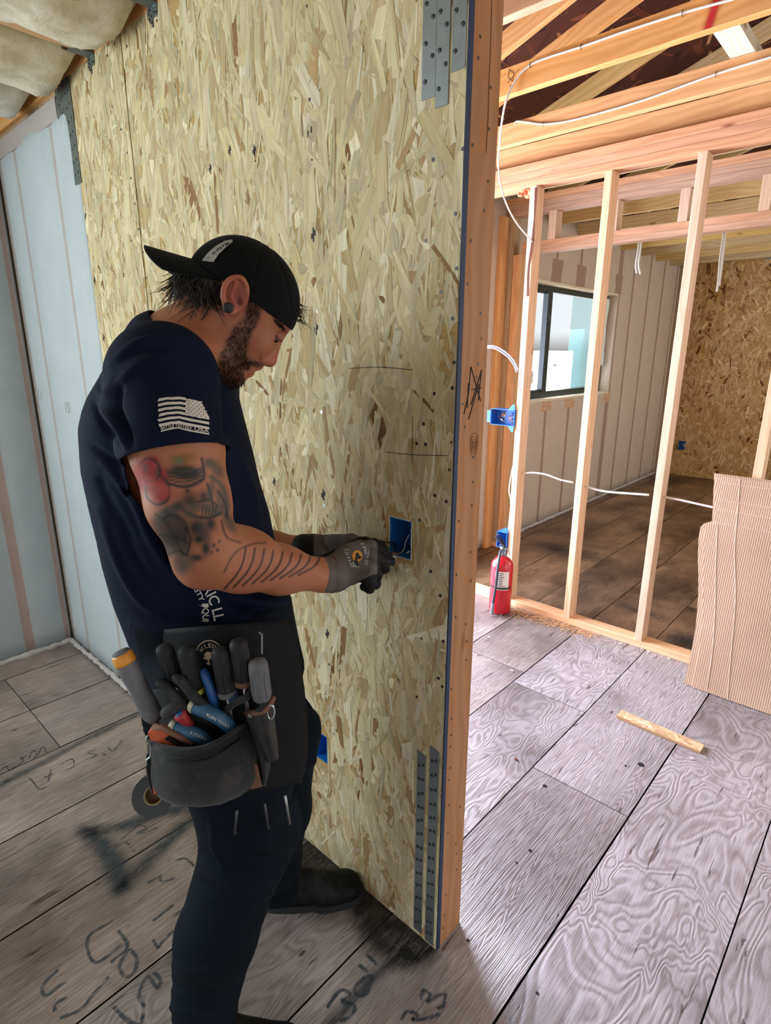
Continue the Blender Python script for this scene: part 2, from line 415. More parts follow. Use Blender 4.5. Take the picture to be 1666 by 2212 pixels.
def soft_stain(name, quad_pts, fn, color, rough=.8, step=.008, label=None, z=.0008, parent=FLOOR):
    """a stain or sprayed mark with soft edges: fn(x,y)->0..1 cover"""
    x0, x1, y0, y1 = quad_pts; nx = int((x1-x0)/step)+1; ny = int((y1-y0)/step)+1
    X, Y = np.meshgrid(np.linspace(x0, x1, nx), np.linspace(y0, y1, ny)); A = fn(X, Y)
    vs = np.stack([X.ravel(), Y.ravel(), np.full(X.size, z)], 1)
    idx = np.arange(X.size).reshape(ny, nx)
    q = np.stack([idx[:-1, :-1].ravel(), idx[:-1, 1:].ravel(), idx[1:, 1:].ravel(), idx[1:, :-1].ravel()], 1)
    a = A.ravel(); keep = a[q].max(1) > .01; q = q[keep]
    used = np.unique(q); rem = np.full(X.size, -1); rem[used] = np.arange(len(used)); q = rem[q]; vs = vs[used]; a = a[used]
    key = 'stain_'+color
    if key not in M:
        k = NT('stain_paint'); cv = k.n('Attribute', attribute_name='col').outputs['Color']; co = k.coord()
        nz = k.noise(k.map(co, (60, 8, 1)), 2, 4, .65); nz2 = k.noise(co, 30, 3)
        fct = k.math('MULTIPLY', cv, k.n('ValToRGB', {0: k.math('MULTIPLY_ADD', nz, .7, k.math('MULTIPLY', nz2, .3))}, ramp=[(.33, (.25, .25, .25)), (.56, (1, 1, 1))]).outputs[0])
        k.set(Base_Color=lin(color), Roughness=rough, Alpha=fct); M[key] = k.m
    cols = np.repeat(a[q.ravel()][:, None], 4, 1); cols[:, 3] = 1
    o = mesh_obj(name, vs, q.tolist(), M[key], parent, cols=cols)
    if label: o['label'] = label
    return o
def seg_fn(segs, wd, amp=.8, soft=1.0):
    def fn(X, Y):
        A = np.zeros_like(X)
        for (x0, y0, x1, y1) in segs:
            dx, dy = x1-x0, y1-y0; t = np.clip(((X-x0)*dx+(Y-y0)*dy)/(dx*dx+dy*dy+1e-9), 0, 1)
            d = np.hypot(X-x0-t*dx, Y-y0-t*dy); A = np.maximum(A, np.exp(-(d/wd)**2*soft))
        return A*amp
    return fn
def fl(px, py): p = U(px, py, 2, 0); return (p.x, p.y)
def spray(pxs, wd, amp, name='spray_paint_mark', color='26343c', label=None):
    pts = [fl(*p) for p in pxs]; segs = [(*pts[i], *pts[i+1]) for i in range(len(pts)-1)]
    xs = [p[0] for p in pts]; ys = [p[1] for p in pts]; m = wd*2.2
    return soft_stain(name, (min(xs)-m, max(xs)+m, min(ys)-m, max(ys)+m), seg_fn(segs, wd, amp), color, label=label)
spray([(180, 1795), (250, 1790), (345, 1755), (420, 1745)], .026, .95, label='blue grey sprayed angle mark')
spray([(195, 1800), (235, 1840), (262, 1915)], .030, .95)
spray([(262, 1915), (320, 1860), (400, 1780), (430, 1755)], .026, .8)
spray([(0, 1695), (60, 1665), (165, 1608), (300, 1542)], .018, .6, label='long blue grey sprayed line')
spray([(700, 2230), (790, 2130), (858, 2065), (880, 2050)], .013, .75)
spray([(930, 2052), (890, 2070), (850, 2090)], .014, .6)
# trodden dirt along the foot of the sheathed wall
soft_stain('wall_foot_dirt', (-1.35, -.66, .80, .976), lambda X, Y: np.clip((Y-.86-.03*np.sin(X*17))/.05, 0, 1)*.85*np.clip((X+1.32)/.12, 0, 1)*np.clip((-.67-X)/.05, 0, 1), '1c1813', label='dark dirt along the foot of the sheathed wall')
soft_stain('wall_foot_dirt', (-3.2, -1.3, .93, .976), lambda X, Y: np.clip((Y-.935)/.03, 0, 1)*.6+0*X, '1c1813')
for (cx, cy, rx, ry, am) in ((-.72, 3.33, .10, .09, .8), (-1.05, 3.55, .13, .05, .6), (-1.5, 3.7, .12, .25, .5), (-1.9, 4.3, .3, .1, .5), (-1.15, 1.18, .2, .04, .0)):
    if am: soft_stain('water_stain', (cx-2*rx, cx+2*rx, cy-2*ry, cy+2*ry), lambda X, Y: np.exp(-(((X-cx)/rx)**2+((Y-cy)/ry)**2))*am, '221d1a', step=.02)
# marker writing on the boards, drawn as brush strokes
def strokes(name, lines, wd, color='2a3945', label=None, z=.0014, parent=None, amp=.9):
    """marker strokes given as photo points on the floor"""
    mb = MB()
    for ln in lines:
        p = crv([U(x, y, 2, 0) for x, y in ln], 5) if len(ln) > 2 else [U(x, y, 2, 0) for x, y in ln]
        L = []; Rr = []
        for i, q in enumerate(p):
            d = (p[min(i+1, len(p)-1)]-p[max(i-1, 0)]).normalized(); s = Vector((-d.y, d.x, 0))*wd*.36*(.95+.12*math.sin(i*.9+len(p)))
            L.append(q+s); Rr.append(q-s)
        n = len(p); mb.add([(a.x, a.y, z) for a in L+Rr], [[i, i+1, n+i+1, n+i] for i in range(n-1)])
    key = 'mk_'+color
    if key not in M:
        k = NT('marker_ink'); co = k.coord(); nz = k.noise(k.map(co, (50, 12, 1)), 3, 3, .6)
        k.set(Base_Color=lin(color), Roughness=.75, Alpha=k.n('ValToRGB', {0: nz}, ramp=[(.36, (.12, .12, .12)), (.58, (.9, .9, .9))]).outputs[0]); M[key] = k.m
    o = mb.build(name, M[key], parent or FLOOR)
    if label: o['label'] = label
    return o
strokes('marker_writing', [[(707, 2178), (735, 2140), (757, 2150), (738, 2163), (765, 2172), (760, 2192), (735, 2208)],
    [(790, 2110), (770, 2130), (768, 2148), (786, 2150), (802, 2128), (803, 2110), (790, 2110)], [(775, 2085), (795, 2100)], [(792, 2062), (815, 2085)]], .013, label='handwritten 30 inch dimension in blue black marker')
strokes('marker_writing', [[(868, 2205), (880, 2185), (905, 2195), (890, 2203), (925, 2200), (950, 2190)], [(908, 2160), (915, 2140), (930, 2150), (922, 2165), (950, 2150), (962, 2150), (958, 2172), (945, 2180)]], .012, label='handwritten letters R S in marker')
strokes('marker_writing', [[(243, 1990), (190, 2025), (205, 2080), (262, 2040)], [(255, 2010), (275, 2045), (240, 2080)], [(280, 2050), (295, 2070), (290, 2100), (270, 2110), (258, 2085), (280, 2050)]], .012, label='handwritten figures in blue marker')
strokes('marker_writing', [[(125, 2095), (92, 2130), (100, 2150), (142, 2120)], [(145, 2155), (120, 2170), (118, 2185)], [(235, 2110), (200, 2150), (175, 2180), (130, 2200)]], .012)
strokes('marker_writing', [[(330, 2100), (345, 2115), (340, 2135), (318, 2110), (300, 2150), (312, 2175)], [(245, 2175), (275, 2205), (300, 2212), (310, 2190)]], .013)
strokes('marker_writing', [[(330, 2030), (342, 2048), (350, 2035), (375, 2010)], [(375, 1955), (330, 1990)], [(400, 1960), (375, 1980)]], .011)
strokes('marker_writing', [[(378, 1860), (400, 1855), (420, 1872)], [(345, 1892), (350, 1905), (378, 1898)], [(318, 1908), (350, 1890)]], .009)
strokes('marker_writing', [[(300, 1782), (318, 1790), (295, 1798), (308, 1800), (340, 1788)], [(300, 1782), (260, 1815)], [(270, 1820), (282, 1826)], [(285, 1840), (292, 1838)]], .007, label='handwritten figures beside the sprayed angle')
strokes('marker_writing', [[(0, 1668), (12, 1655), (20, 1664), (34, 1655)], [(36, 1655), (50, 1645), (46, 1636)], [(42, 1640), (60, 1632)], [(62, 1640), (70, 1622), (80, 1628), (72, 1640)], [(82, 1632), (92, 1612), (100, 1626)]], .007, label='handwritten strap note in blue marker')
strokes('marker_writing', [[(62, 1680), (72, 1690), (85, 1705), (100, 1700)], [(95, 1680), (115, 1672)], [(110, 1662), (104, 1688)], [(130, 1652), (155, 1640), (160, 1655), (145, 1662)], [(205, 1620), (190, 1626), (208, 1632), (188, 1640)], [(222, 1628), (228, 1632)], [(232, 1615), (245, 1622), (262, 1600)]], .007, label='handwritten dimension in blue marker')
# bored holes in the boards
def disc(name, px, py, r_, label=None):
    c = U(px, py, 2, 0); mb = MB()
    mb.add([(c.x+r_*math.cos(a*math.pi/12), c.y+r_*math.sin(a*math.pi/12), .0012) for a in range(24)], [list(range(24))])
    o = mb.build(name, M['dark'], FLOOR)
    if label: o['label'] = label
disc('bored_hole', 880, 2062, .0165, 'round hole bored through the floor')
for q in ((1385, 1652, .012), (1352, 1655, .005), (1177, 1698, .008), (1146, 1838, .006), (1011, 2032, .004), (1161, 2146, .004), (1116, 1864, .004)): disc('bored_hole', *q)

# ---------------------------------------------------------------- sheathed wall in the middle
Y0 = .976; TH = .011; ZT = 2.50
PALN = [('d2c7a4', 7), ('cbbf99', 8), ('dad2b6', 2.5), ('c5b48c', 5), ('bca67d', 2.5), ('ad8f68', .9), ('93704a', .4), ('7a5636', .18), ('bfb596', 4)]
wall = struct(thing('wall_center', 'wall sheathed in oriented strand board with a lumber end post', 'wall'))
del wall['category']
GAPX = -1.98
bx0, bx1, bz0, bz1 = -.879, -.810, 1.108, 1.203          # cut out for the outlet box
b2 = (-1.185, -1.128, .365, .462)
p1 = strand_board('sheathing_panel', (GAPX+.0015, Y0, .004), (1, 0, 0), (0, 0, 1), (0, -1, 0), -.700-GAPX-.0015, ZT-.004, TH, 7500, PALN, 3, wall,
    holes=[(bx0-GAPX-.0015, bx1-GAPX-.0015, bz0-.004, bz1-.004), (b2[0]-GAPX-.0015, b2[1]-GAPX-.0015, b2[2]-.004, b2[3]-.004)], edge=M['blue_edge'], lmin=.03, lmax=.21, wmin=.006, wmax=.046, spread=.34, depth=.0011)
p2 = strand_board('sheathing_panel', (-2.405, Y0, .004), (1, 0, 0), (0, 0, 1), (0, -1, 0), GAPX+2.405-.0040, ZT-.004, TH, 2600, PALN, 4, wall, lmin=.03, lmax=.19, wmin=.006, wmax=.042, spread=.34, depth=.0011)
MB().box((GAPX-.007, Y0+.0035, .004), (GAPX+.007, Y0+.0105, ZT)).build('seam_shadow_gap', M['dark'], wall)
# framing behind the panels, and the end post of doubled studs whose faces show
def lum(name, lo, hi, mat, parent=None, axis=None): return MB().box(lo, hi, axis=axis).build(name, M[mat], parent)
e1 = lum('end_stud', (-.7375, Y0+TH, .0), (-.6995, Y0+TH+.0985, ZT), 'post', wall); e1['label'] = 'rough end post with knots and nail heads'
lum('end_stud', (-.776, Y0+TH, .0), (-.738, Y0+TH+.0985, ZT), 'post', wall)
for sx_ in (-1.08, -1.5, -2.10): lum('wall_stud', (sx_, Y0+TH+.0005, .038), (sx_+.038, Y0+TH+.089, ZT), 'stud', wall)
lum('bottom_plate', (-2.249, Y0+TH, 0), (-.777, Y0+TH+.089, .038), 'stud', wall)
tp = lum('top_plate', (-3.285, Y0-.002, ZT), (-.6995, Y0+.1, ZT+.085), 'orange_stud', wall); tp['label'] = 'orange brown timber top plate'
mb = MB().box((-.7385, Y0-.0012, 0.002), (-.699, Y0+TH, ZT))
# blue painted board edge (a little proud, thin strip along the panel's end)
be = MB().box((-.7, Y0-.0008, .003), (-.6965, Y0+TH+.002, ZT), bev=.0004).build('edge_strip', M['blue_edge'], wall); be['label'] = 'dark blue painted edge of the strand board'
# nail heads on the end post, marks in marker
nb = MB(); rr = random.Random(8)
for k in range(46):
    y = rr.choice((1.006, 1.055))+rr.uniform(-.008, .008); z = .06+k*.052+rr.uniform(-.02, .02)
    nb.lathe([(0, .0032), (.0006, .003)], (-.6994, y, z), (1, 0, 0), 8)
nb.build('nail_head', M['nail'], wall)['kind'] = 'stuff'
def onpost(px, py): p = U(px, py, 0, -.6995); return Vector((-.6988, p.y, p.z))
mb = MB()
for ln in ([(1017, 792), (1012, 850), (1002, 895)], [(1012, 828), (1009, 882)], [(1017, 792), (1038, 866)], [(1040, 798), (1033, 865)], [(1019, 842), (1040, 838)], [(1034, 830), (1012, 906)], [(1017, 875), (1040, 800)]):
    mb.tube([onpost(*q) for q in ln], .0011, 5)
mb.build('marker_scribble', M['ink'], wall)
mb = MB()
kc = onpost(1024, 958); kc.x = -.6992
for j, (ry_, rz_) in enumerate(((.004, .006), (.0075, .012), (.011, .019), (.015, .027))):
    mb.tube([kc+Vector((0, ry_*math.cos(a), rz_*math.sin(a)+.004*math.cos(2*a))) for a in [2*math.pi*i/20 for i in range(21)]], .0007, 4)
kn_ = mb.build('knot_ring', M['bark0'] if 'bark0' in M else M.setdefault('bark0', plain('dark_knot', '6b3f24', .7, var=.3)), wall); kn_['label'] = 'oval knot in the post'
mb = MB(); mb.tube([onpost(*q) for q in ((1062, 0), (1060, 90), (1056, 180), (1054, 260), (1050, 330))], .0006, 4); mb.build('drying_crack', M['bark0'], wall)
# lap lines and pencil marks on the panel
def onwall(px, py, off=.0012): p = U(px, py, 1, Y0); return Vector((p.x, Y0-off, p.z))
mb = MB()
mb.tube(crv([onwall(*q) for q in ((755, 796), (820, 793), (893, 799))], 4), .0009, 4); mb.tube(crv([onwall(*q) for q in ((835, 976), (890, 982), (968, 984))], 4), .0009, 4)
mb.tube([onwall(892, 900), onwall(891, 1000)], .0007, 4)
mb.build('pencil_line', M['ink'], wall)
# black printed stud marks and nails in the panel
def cross(mbx, c, s):
    for dx, dz in ((0, 0), (1, 0), (-1, 0), (0, 1), (0, -1), (0, 2), (0, -2), (1, 1), (-1, -1)):
        a = c+Vector((dx*s*1.05, 0, dz*s*1.2)); mbx.add([a+Vector((-s*.5, 0, -s*.6)), a+Vector((s*.5, 0, -s*.6)), a+Vector((s*.5, 0, s*.6)), a+Vector((-s*.5, 0, s*.6))], [[0, 1, 2, 3]])
mb = MB()
for q, s in (((670, 285), .0052), ((678, 507), .0052), ((684, 710), .005), ((699, 1068), .005), ((708, 1369), .0048), ((550, 325), .0042), ((455, 365), .0042), ((497, 325), .004), ((186, 468), .005), ((205, 605), .0045), ((225, 730), .005), ((593, 1040), .0042), ((706, 1500), .0042), ((565, 1030), .003)):
    cross(mb, onwall(*q), s)
mb.build('printed_nailing_mark', M['ink'], wall)['kind'] = 'stuff'
mb = MB(); mb2 = MB()
for i, q in enumerate(((670, 215), (675, 344), (937, 345), (1001, 322), (928, 410), (985, 462), (921, 520), (987, 580), (953, 632), (978, 688), (686, 672), (918, 730), (982, 783), (978, 838), (939, 850), (901, 958), (916, 916), (974, 954), (972, 1015), (907, 1123), (965, 1083), (931, 1234), (952, 1286), (940, 1070), (911, 1380), (958, 1385), (948, 1465), (901, 1505), (956, 1483), (920, 960), (695, 890), (701, 1092), (712, 1435), (722, 1585), (243, 230), (262, 280), (275, 330), (284, 385), (292, 440), (300, 495), (310, 545), (318, 600), (252, 300), (268, 420), (285, 520), (232, 120), (248, 95), (340, 45), (275, 100), (505, 40), (663, 15))):
    (mb2 if i in (30, 31, 33, 10) else mb).lathe([(0, .0042), (.0007, .004)], onwall(*q, off=.0005), (0, -1, 0), 9)
mb.build('nail_head', M['nail'], wall)['kind'] = 'stuff'; mb2.build('bright_nail_head', M['nail_bright'], wall)['kind'] = 'stuff'
# outlet boxes let into the wall
M['box_blue'] = plain('blue_box_plastic', '1f6fc0', .38, var=.1); M['box_dark'] = plain('dark_blue_box_plastic', '1a5a9c', .45, var=.2)
M['torn'] = plain('torn_fibre_edge', 'c9d4e0', .8)
def open_box(name, lo, hi, mat, wall_t=.0028, parent=None, open_ax=1):
    mb = MB(); lo = Vector(lo); hi = Vector(hi)
    mb.box((lo.x, hi.y-wall_t, lo.z), hi, .0004)
    mb.box(lo, (lo.x+wall_t, hi.y-wall_t, hi.z), .0004); mb.box((hi.x-wall_t, lo.y, lo.z), (hi.x, hi.y-wall_t, hi.z), .0004)
    mb.box((lo.x+wall_t, lo.y, lo.z), (hi.x-wall_t, hi.y-wall_t, lo.z+wall_t), .0004); mb.box((lo.x+wall_t, lo.y, hi.z-wall_t), (hi.x-wall_t, hi.y-wall_t, hi.z), .0004)
    return mb.build(name, mat, parent)
ob = thing('outlet_box', 'blue electrical box in the cut out of the strand board at the gloved hands', 'electrical box', (bx0, Y0, bz0))
loose(ob, open_box('box_shell', (bx0+.001, Y0+.0005, bz0+.001), (bx1-.001, Y0+.07, bz1-.001), M['box_dark']))
mb = MB()
for a, b in (((bx0, bz0), (bx0, bz1)), ((bx0, bz1), (bx1, bz1)), ((bx0, bz0), (bx1, bz0)), ((bx1, bz0), (bx1, bz1))):
    n = 14; pts = [Vector((a[0]+(b[0]-a[0])*i/n+R.uniform(-.0008, .0008), Y0-.0005, a[1]+(b[1]-a[1])*i/n+R.uniform(-.0008, .0008))) for i in range(n+1)]
    mb.tube(pts, [R.uniform(.0006, .0016) for _ in pts], 5)
loose(ob, mb.build('rough_cut_rim', M['torn']))
ob2 = thing('outlet_box', 'blue electrical box low in the strand board behind the knee', 'electrical box', (b2[0], Y0, b2[2]))
loose(ob2, open_box('box_shell', (b2[0]+.001, Y0+.0005, b2[2]+.001), (b2[1]-.001, Y0+.06, b2[3]-.001), M['box_blue']))
# galvanised straps
def strap(x0, x1, z0, z1, label, rows, mat='galv', group='metal straps nailed to the sheathed wall', skew=.006, seed=0, off=0.):
    rr = random.Random(seed); t = thing('strap_tie', label, 'metal strap', ((x0+x1)/2, Y0, z0), group)
    y = Y0-.0008-off; pl = [(x0, y, z0), (x1, y, z0+skew*0), (x1, y, z1-skew), (x0, y, z1)]
    loose(t, MB().prism(pl, (0, -1, 0), .0016).build('strap_plate', M[mat]))
    n = MB(); k = 0; z = z0+.03
    while z < z1-.012:
        for fx in ((.3, .72) if rows == 2 else (.25+.5*(k % 2),)):
            n.lathe([(0, .0045), (.0016, .0040), (.0022, .0025)], (x0+(x1-x0)*fx, y-.0014, z+(.006 if fx > .5 else 0)+rr.uniform(-.002, .002)), (0, -1, 0), 10)
        z += .043 if rows == 2 else .030; k += 1
    nb_ = n.build('nail_head', M['nail']); nb_['kind'] = 'stuff'; loose(t, nb_)
    return t
strap(-.7785, -.7505, .018, .606, 'left one of the two straps at the foot of the wall end', 2, seed=1)
strap(-.7385, -.7095, .010, .640, 'right one of the two straps at the foot, against the blue edge', 2, seed=2)
strap(-.8010, -.7690, 2.036, ZT, 'left one of the three straps at the top of the wall end', 1, seed=3)
strap(-.7675, -.7380, 2.016, ZT, 'middle and lowest hanging one of the three top straps', 1, seed=4, skew=-.002, off=.0008)
strap(-.7330, -.7025, 2.064, ZT, 'right one of the three top straps, against the blue edge', 1, seed=5)
strap(-2.452, -2.388, 2.165, ZT-.002, 'wide grey strap on the far edge of the strand board', 2, 'galv_dull', seed=6, skew=0, off=.001)
strap(-2.492, -2.453, 2.118, ZT-.008, 'narrow lower strap beside the white insulated wall', 2, 'galv_dull', seed=7, skew=0)
strap(-2.525, -2.494, 2.25, ZT-.012, 'leftmost narrow strap, partly over the white membrane', 1, 'galv_dull', seed=9, skew=0, off=.0005)

# ---------------------------------------------------------------- insulated membrane walls
def membrane_mat(name, c1, c2, tr=0.):
    k = NT(name); co = k.coord(); nz = k.noise(co, 9, 5, .6); n2 = k.noise(co, 160, 2)
    k.set(Base_Color=k.mix(k.math('MULTIPLY_ADD', nz, .7, k.math('MULTIPLY', n2, .3)), lin(c1), lin(c2)), Roughness=.7, Specular_IOR_Level=.25)
    k.bump(k.math('MULTIPLY_ADD', nz, .8, k.math('MULTIPLY', n2, .25)), .35, .004); return k.m
M['memb'] = membrane_mat('white_insulation_membrane', 'a3abaf', 'bcc4c8'); M['memb_stud'] = membrane_mat('stud_seen_through_membrane', '9f9691', 'b3aaa5')
M['memb_stud_pink'] = membrane_mat('pinkish_stud_seen_through_membrane', 'a48e87', 'b9a59d'); M['memb_far'] = membrane_mat('beige_insulation_membrane', 'b9a592', 'cfbda9'); M['memb_far_stud'] = membrane_mat('far_stud_seen_through_membrane', '96796a', 'a98d7b')
M['foam'] = plain('sealant_foam', 'b3adab', .8, var=.15, scale=60, bump=.6)
def insulated_wall(name, o, ud, nrm, L, z0, z1, studs, sw, mats, holes=(), bulge=.014, seed=0, label=None, xs_extra=()):
    """membrane quilted between studs; ud along the wall; studs = list of positions"""
    o = Vector(o); ud = Vector(ud); nrm = Vector(nrm); rr = random.Random(seed)
    xs = {0, L}
    st = sorted(studs); edges = []
    for s_ in st:
        w_ = sw(s_) if callable(sw) else sw
        edges.append((max(0, s_-w_/2), min(L, s_+w_/2)))
    prev = 0
    for a, b in edges+[(L, L)]:
        if a > prev+.01:
            for k in range(9): xs.add(prev+(a-prev)*k/8)
        xs.add(a); xs.add(b); prev = b
    for h in holes: xs |= {h[0], h[1]}
    zs = sorted({z0+(z1-z0)*k/24 for k in range(25)} | {q for h in holes for q in h[2:]})
    xs = sorted(x for x in xs if 0 <= x <= L)
    def dep(x, z):
        prev = 0
        for a, b in edges+[(L, L)]:
            if a <= x <= b: return 0.
            if prev < x < a:
                t = (x-prev)/(a-prev); bb = bulge*min(1., (a-prev)/.3)
                return bb*(math.sin(math.pi*t)**.6)*(min(1, (z-z0)/.05)*min(1, (z1-z)/.05))**.5+.0025*mnoise.noise(Vector((x*6, z*5, seed)))
            prev = b
        return 0.
    vs = []; ids = {}
    for i, x in enumerate(xs):
        for j, z in enumerate(zs): ids[i, j] = len(vs); vs.append(o+ud*x+Vector((0, 0, z))+nrm*dep(x, z))
    fs = []; mi = []
    for i in range(len(xs)-1):
        for j in range(len(zs)-1):
            xm, zm = (xs[i]+xs[i+1])/2, (zs[j]+zs[j+1])/2
            if any(h[0] < xm < h[1] and h[2] < zm < h[3] for h in holes): continue
            fs.append([ids[i, j], ids[i+1, j], ids[i+1, j+1], ids[i, j+1]]); mi.append(1 if any(a <= xm <= b for a, b in edges) else 0)
    ob_ = mesh_obj(name, vs, fs, mats, None, midx=mi, smooth=True)
    sm = ob_.modifiers.new('thickness', 'SOLIDIFY'); sm.thickness = .012; sm.offset = -1 if Vector(ud).cross(Vector((0, 0, 1))).dot(nrm) > 0 else 1
    return struct(ob_, label)
def foam_bead(name, a, b, r_, parent, seed=0):
    rr = random.Random(seed); a = Vector(a); b = Vector(b); n = int((b-a).length/.02)
    pts = [a.lerp(b, i/n)+Vector((rr.uniform(-.004, .004), rr.uniform(-.004, .004), rr.uniform(-.003, .003))) for i in range(n+1)]
    o_ = MB().tube(pts, [r_*rr.uniform(.7, 1.35) for _ in pts], 7).build(name, M['foam'], None, smooth=True); o_.parent = parent; return o_
# white part of the sheathed wall's line
wl = insulated_wall('wall_back', (-3.285, Y0+.004, 0), (1, 0, 0), (0, -1, 0), .885, .0, 2.47, [.02, .225, .655], lambda s_: .026 if s_ > .1 else .04, [M['memb'], M['memb_stud']], label='white insulation membrane wall with pinkish stud lines', seed=1)
foam_bead('sealant_bead', (-3.28, Y0-.008, .006), (-2.41, Y0-.008, .006), .014, wl, 1)
pk = lum('header_band', (-3.285, Y0-.004, 2.40), (-2.53, Y0+.012, 2.47), 'dull_stud', wl); pk.data.materials[0] = M['memb_stud']
wf = insulated_wall('wall_left', (-3.289, .972, 0), (0, -1, 0), (1, 0, 0), 4.0, .0, 2.5, [.02, .205, .62, 1.03, 1.44, 2.9, 3.4], lambda s_: .045 if s_ == .205 else (.02 if s_ < .05 else .06),
    [M['memb'], M['memb_stud_pink']], label='white insulation membrane wall at the left edge', seed=2, holes=[(1.35, 3.2, .85, 2.15)])
foam_bead('sealant_bead', (-3.277, .97, .006), (-3.277, -.6, .006), .016, wf, 2)
struct(MB().box((-3.42, Y0+.0175, 0), (-2.25, Y0+.11, 2.5)).build('wall_backing', M['dull_stud']), 'studs and sheathing behind the white membrane')
struct(MB().box((-3.42, -3.2, 2.501), (-3.292, Y0+.11, 2.699)).build('trim_rim_joist', M['orange_stud']), 'rim joist above the white wall')
struct(MB().box((-3.42, -3.2, 0), (-3.33, -2.25, 2.5)).box((-3.42, -.35, 0), (-3.33, Y0+.09, 2.5)).box((-3.42, -2.25, 0), (-3.33, -.35, .84)).box((-3.42, -2.25, 2.16), (-3.33, -.35, 2.5)).build('wall_exterior', M['dull_stud']), 'outer sheathing of the left room')
# square patches in the membrane where insulation was blown in
mb = MB()
for (px, py, s_, axis, c_) in ((93, 853, .028, 1, Y0), (152, 880, .03, 1, Y0), (0, 848, .03, 0, -3.285)):
    c = U(px, py, axis, c_); n = 14
    ring = []
    for k in range(n):
        a = 2*math.pi*k/n; rr_ = s_*(1/max(abs(math.cos(a)), abs(math.sin(a))))*R.uniform(.8, 1.05)*.6
        ring.append(c+(Vector((rr_*math.cos(a), -.015, rr_*1.3*math.sin(a))) if axis == 1 else Vector((.016, rr_*math.cos(a), rr_*1.3*math.sin(a)))))
    mb.tube(ring+[ring[0]], .0013, 5)
mb.build('fill_patch_outline', M['foam'], wl)

# left room ceiling: joists, hangers, insulation batts
jz0, jz1 = 2.500, 2.70
M['batt'] = None
k = NT('unfaced_insulation_batt'); co = k.coord(); n1 = k.noise(k.map(co, (7, 10, 7)), 2.0, 6, .62, .6); n2 = k.noise(k.map(co, (40, 90, 40)), 3, 4, .7)
k.set(Base_Color=k.n('ValToRGB', {0: k.math('MULTIPLY_ADD', n1, .75, k.math('MULTIPLY', n2, .25))}, ramp=[(.26, lin('8a8578')), (.36, lin('cbbd98')), (.5, lin('dcd3b8')), (.7, lin('ebe7da'))]).outputs[0], Roughness=.95, Specular_IOR_Level=.1, Sheen_Weight=.3)
k.bump(k.math('MULTIPLY_ADD', n1, .7, k.math('MULTIPLY', n2, .5)), .6, .012); M['batt'] = k.m
jx = [-3.0, -2.60, -2.187, -1.764, -1.35, -.93]
for i, x in enumerate(jx):
    o_ = MB().box((x-.019, -3.0, jz0+.005), (x+.019, Y0-.012, jz1)).build('ceiling_joist', M['orange_stud'])
    lab = {1: 'ceiling joist between the lower left insulation batts', 2: 'ceiling joist hung on the bracket nearest the white wall', 3: 'ceiling joist hung on the bracket further right'}.get(i, None)
    tag(recentre(o_), lab or {0: 'ceiling joist beyond the left edge of the picture', 4: 'ceiling joist above the sheathed wall, left of the strap tops', 5: 'ceiling joist above the right end of the sheathed wall'}[i], 'joist', 'ceiling joists of the left room')
def batt(x0, x1, droop, seed, label):
    nx, ny = 26, 110; yb, ya = Y0-.012, -3.0; vs = []
    for j in range(ny+1):
        y = yb+(ya-yb)*j/ny
        for i in range(nx+1):
            t = i/nx; x = x0+(x1-x0)*t+.014*mnoise.noise(Vector((t*2, y*7, seed)))
            e = min(1, (yb-y)/.05+.12); prof = (math.sin(math.pi*min(max(t, 0), 1)))**.42
            z = jz0+.045-droop*prof*e**.6+.02*mnoise.noise(Vector((x*7, y*7, seed)))+.012*mnoise.noise(Vector((x*24, y*18, seed+5)))+.004*mnoise.noise(Vector((x*90, y*60, seed)))
            vs.append((x, y, z))
    fs = [[j*(nx+1)+i, j*(nx+1)+i+1, (j+1)*(nx+1)+i+1, (j+1)*(nx+1)+i] for j in range(ny) for i in range(nx)]
    o_ = mesh_obj('insulation_batt', vs, fs, M['batt'], smooth=True)
    m_ = o_.modifiers.new('thickness', 'SOLIDIFY'); m_.thickness = .09; m_.offset = -1
    bm = bmesh.new(); bm.from_mesh(o_.data); bmesh.ops.recalc_face_normals(bm, faces=bm.faces)
    if bm.faces[100].normal.z > 0: bmesh.ops.reverse_faces(bm, faces=bm.faces)
    bm.to_mesh(o_.data); bm.free()
    tag(recentre(o_), label, 'insulation', 'insulation batts between the ceiling joists')
batt(-2.975, -2.63, .085, 11, 'cream insulation batt at the very left edge, smallest visible corner')
batt(-2.585, -2.205, .105, 12, 'cream insulation batt bulging in the corner above the white wall')
batt(-2.17, -1.785, .10, 13, 'big cream insulation batt at the top left, between the two joist brackets')
for i in (3, 4): batt(jx[i]+.024, jx[i+1]-.024, .08, 14+i, ['cream insulation batt just right of the second joist bracket', 'cream insulation batt nearest the wall end, above the picture'][i-3])
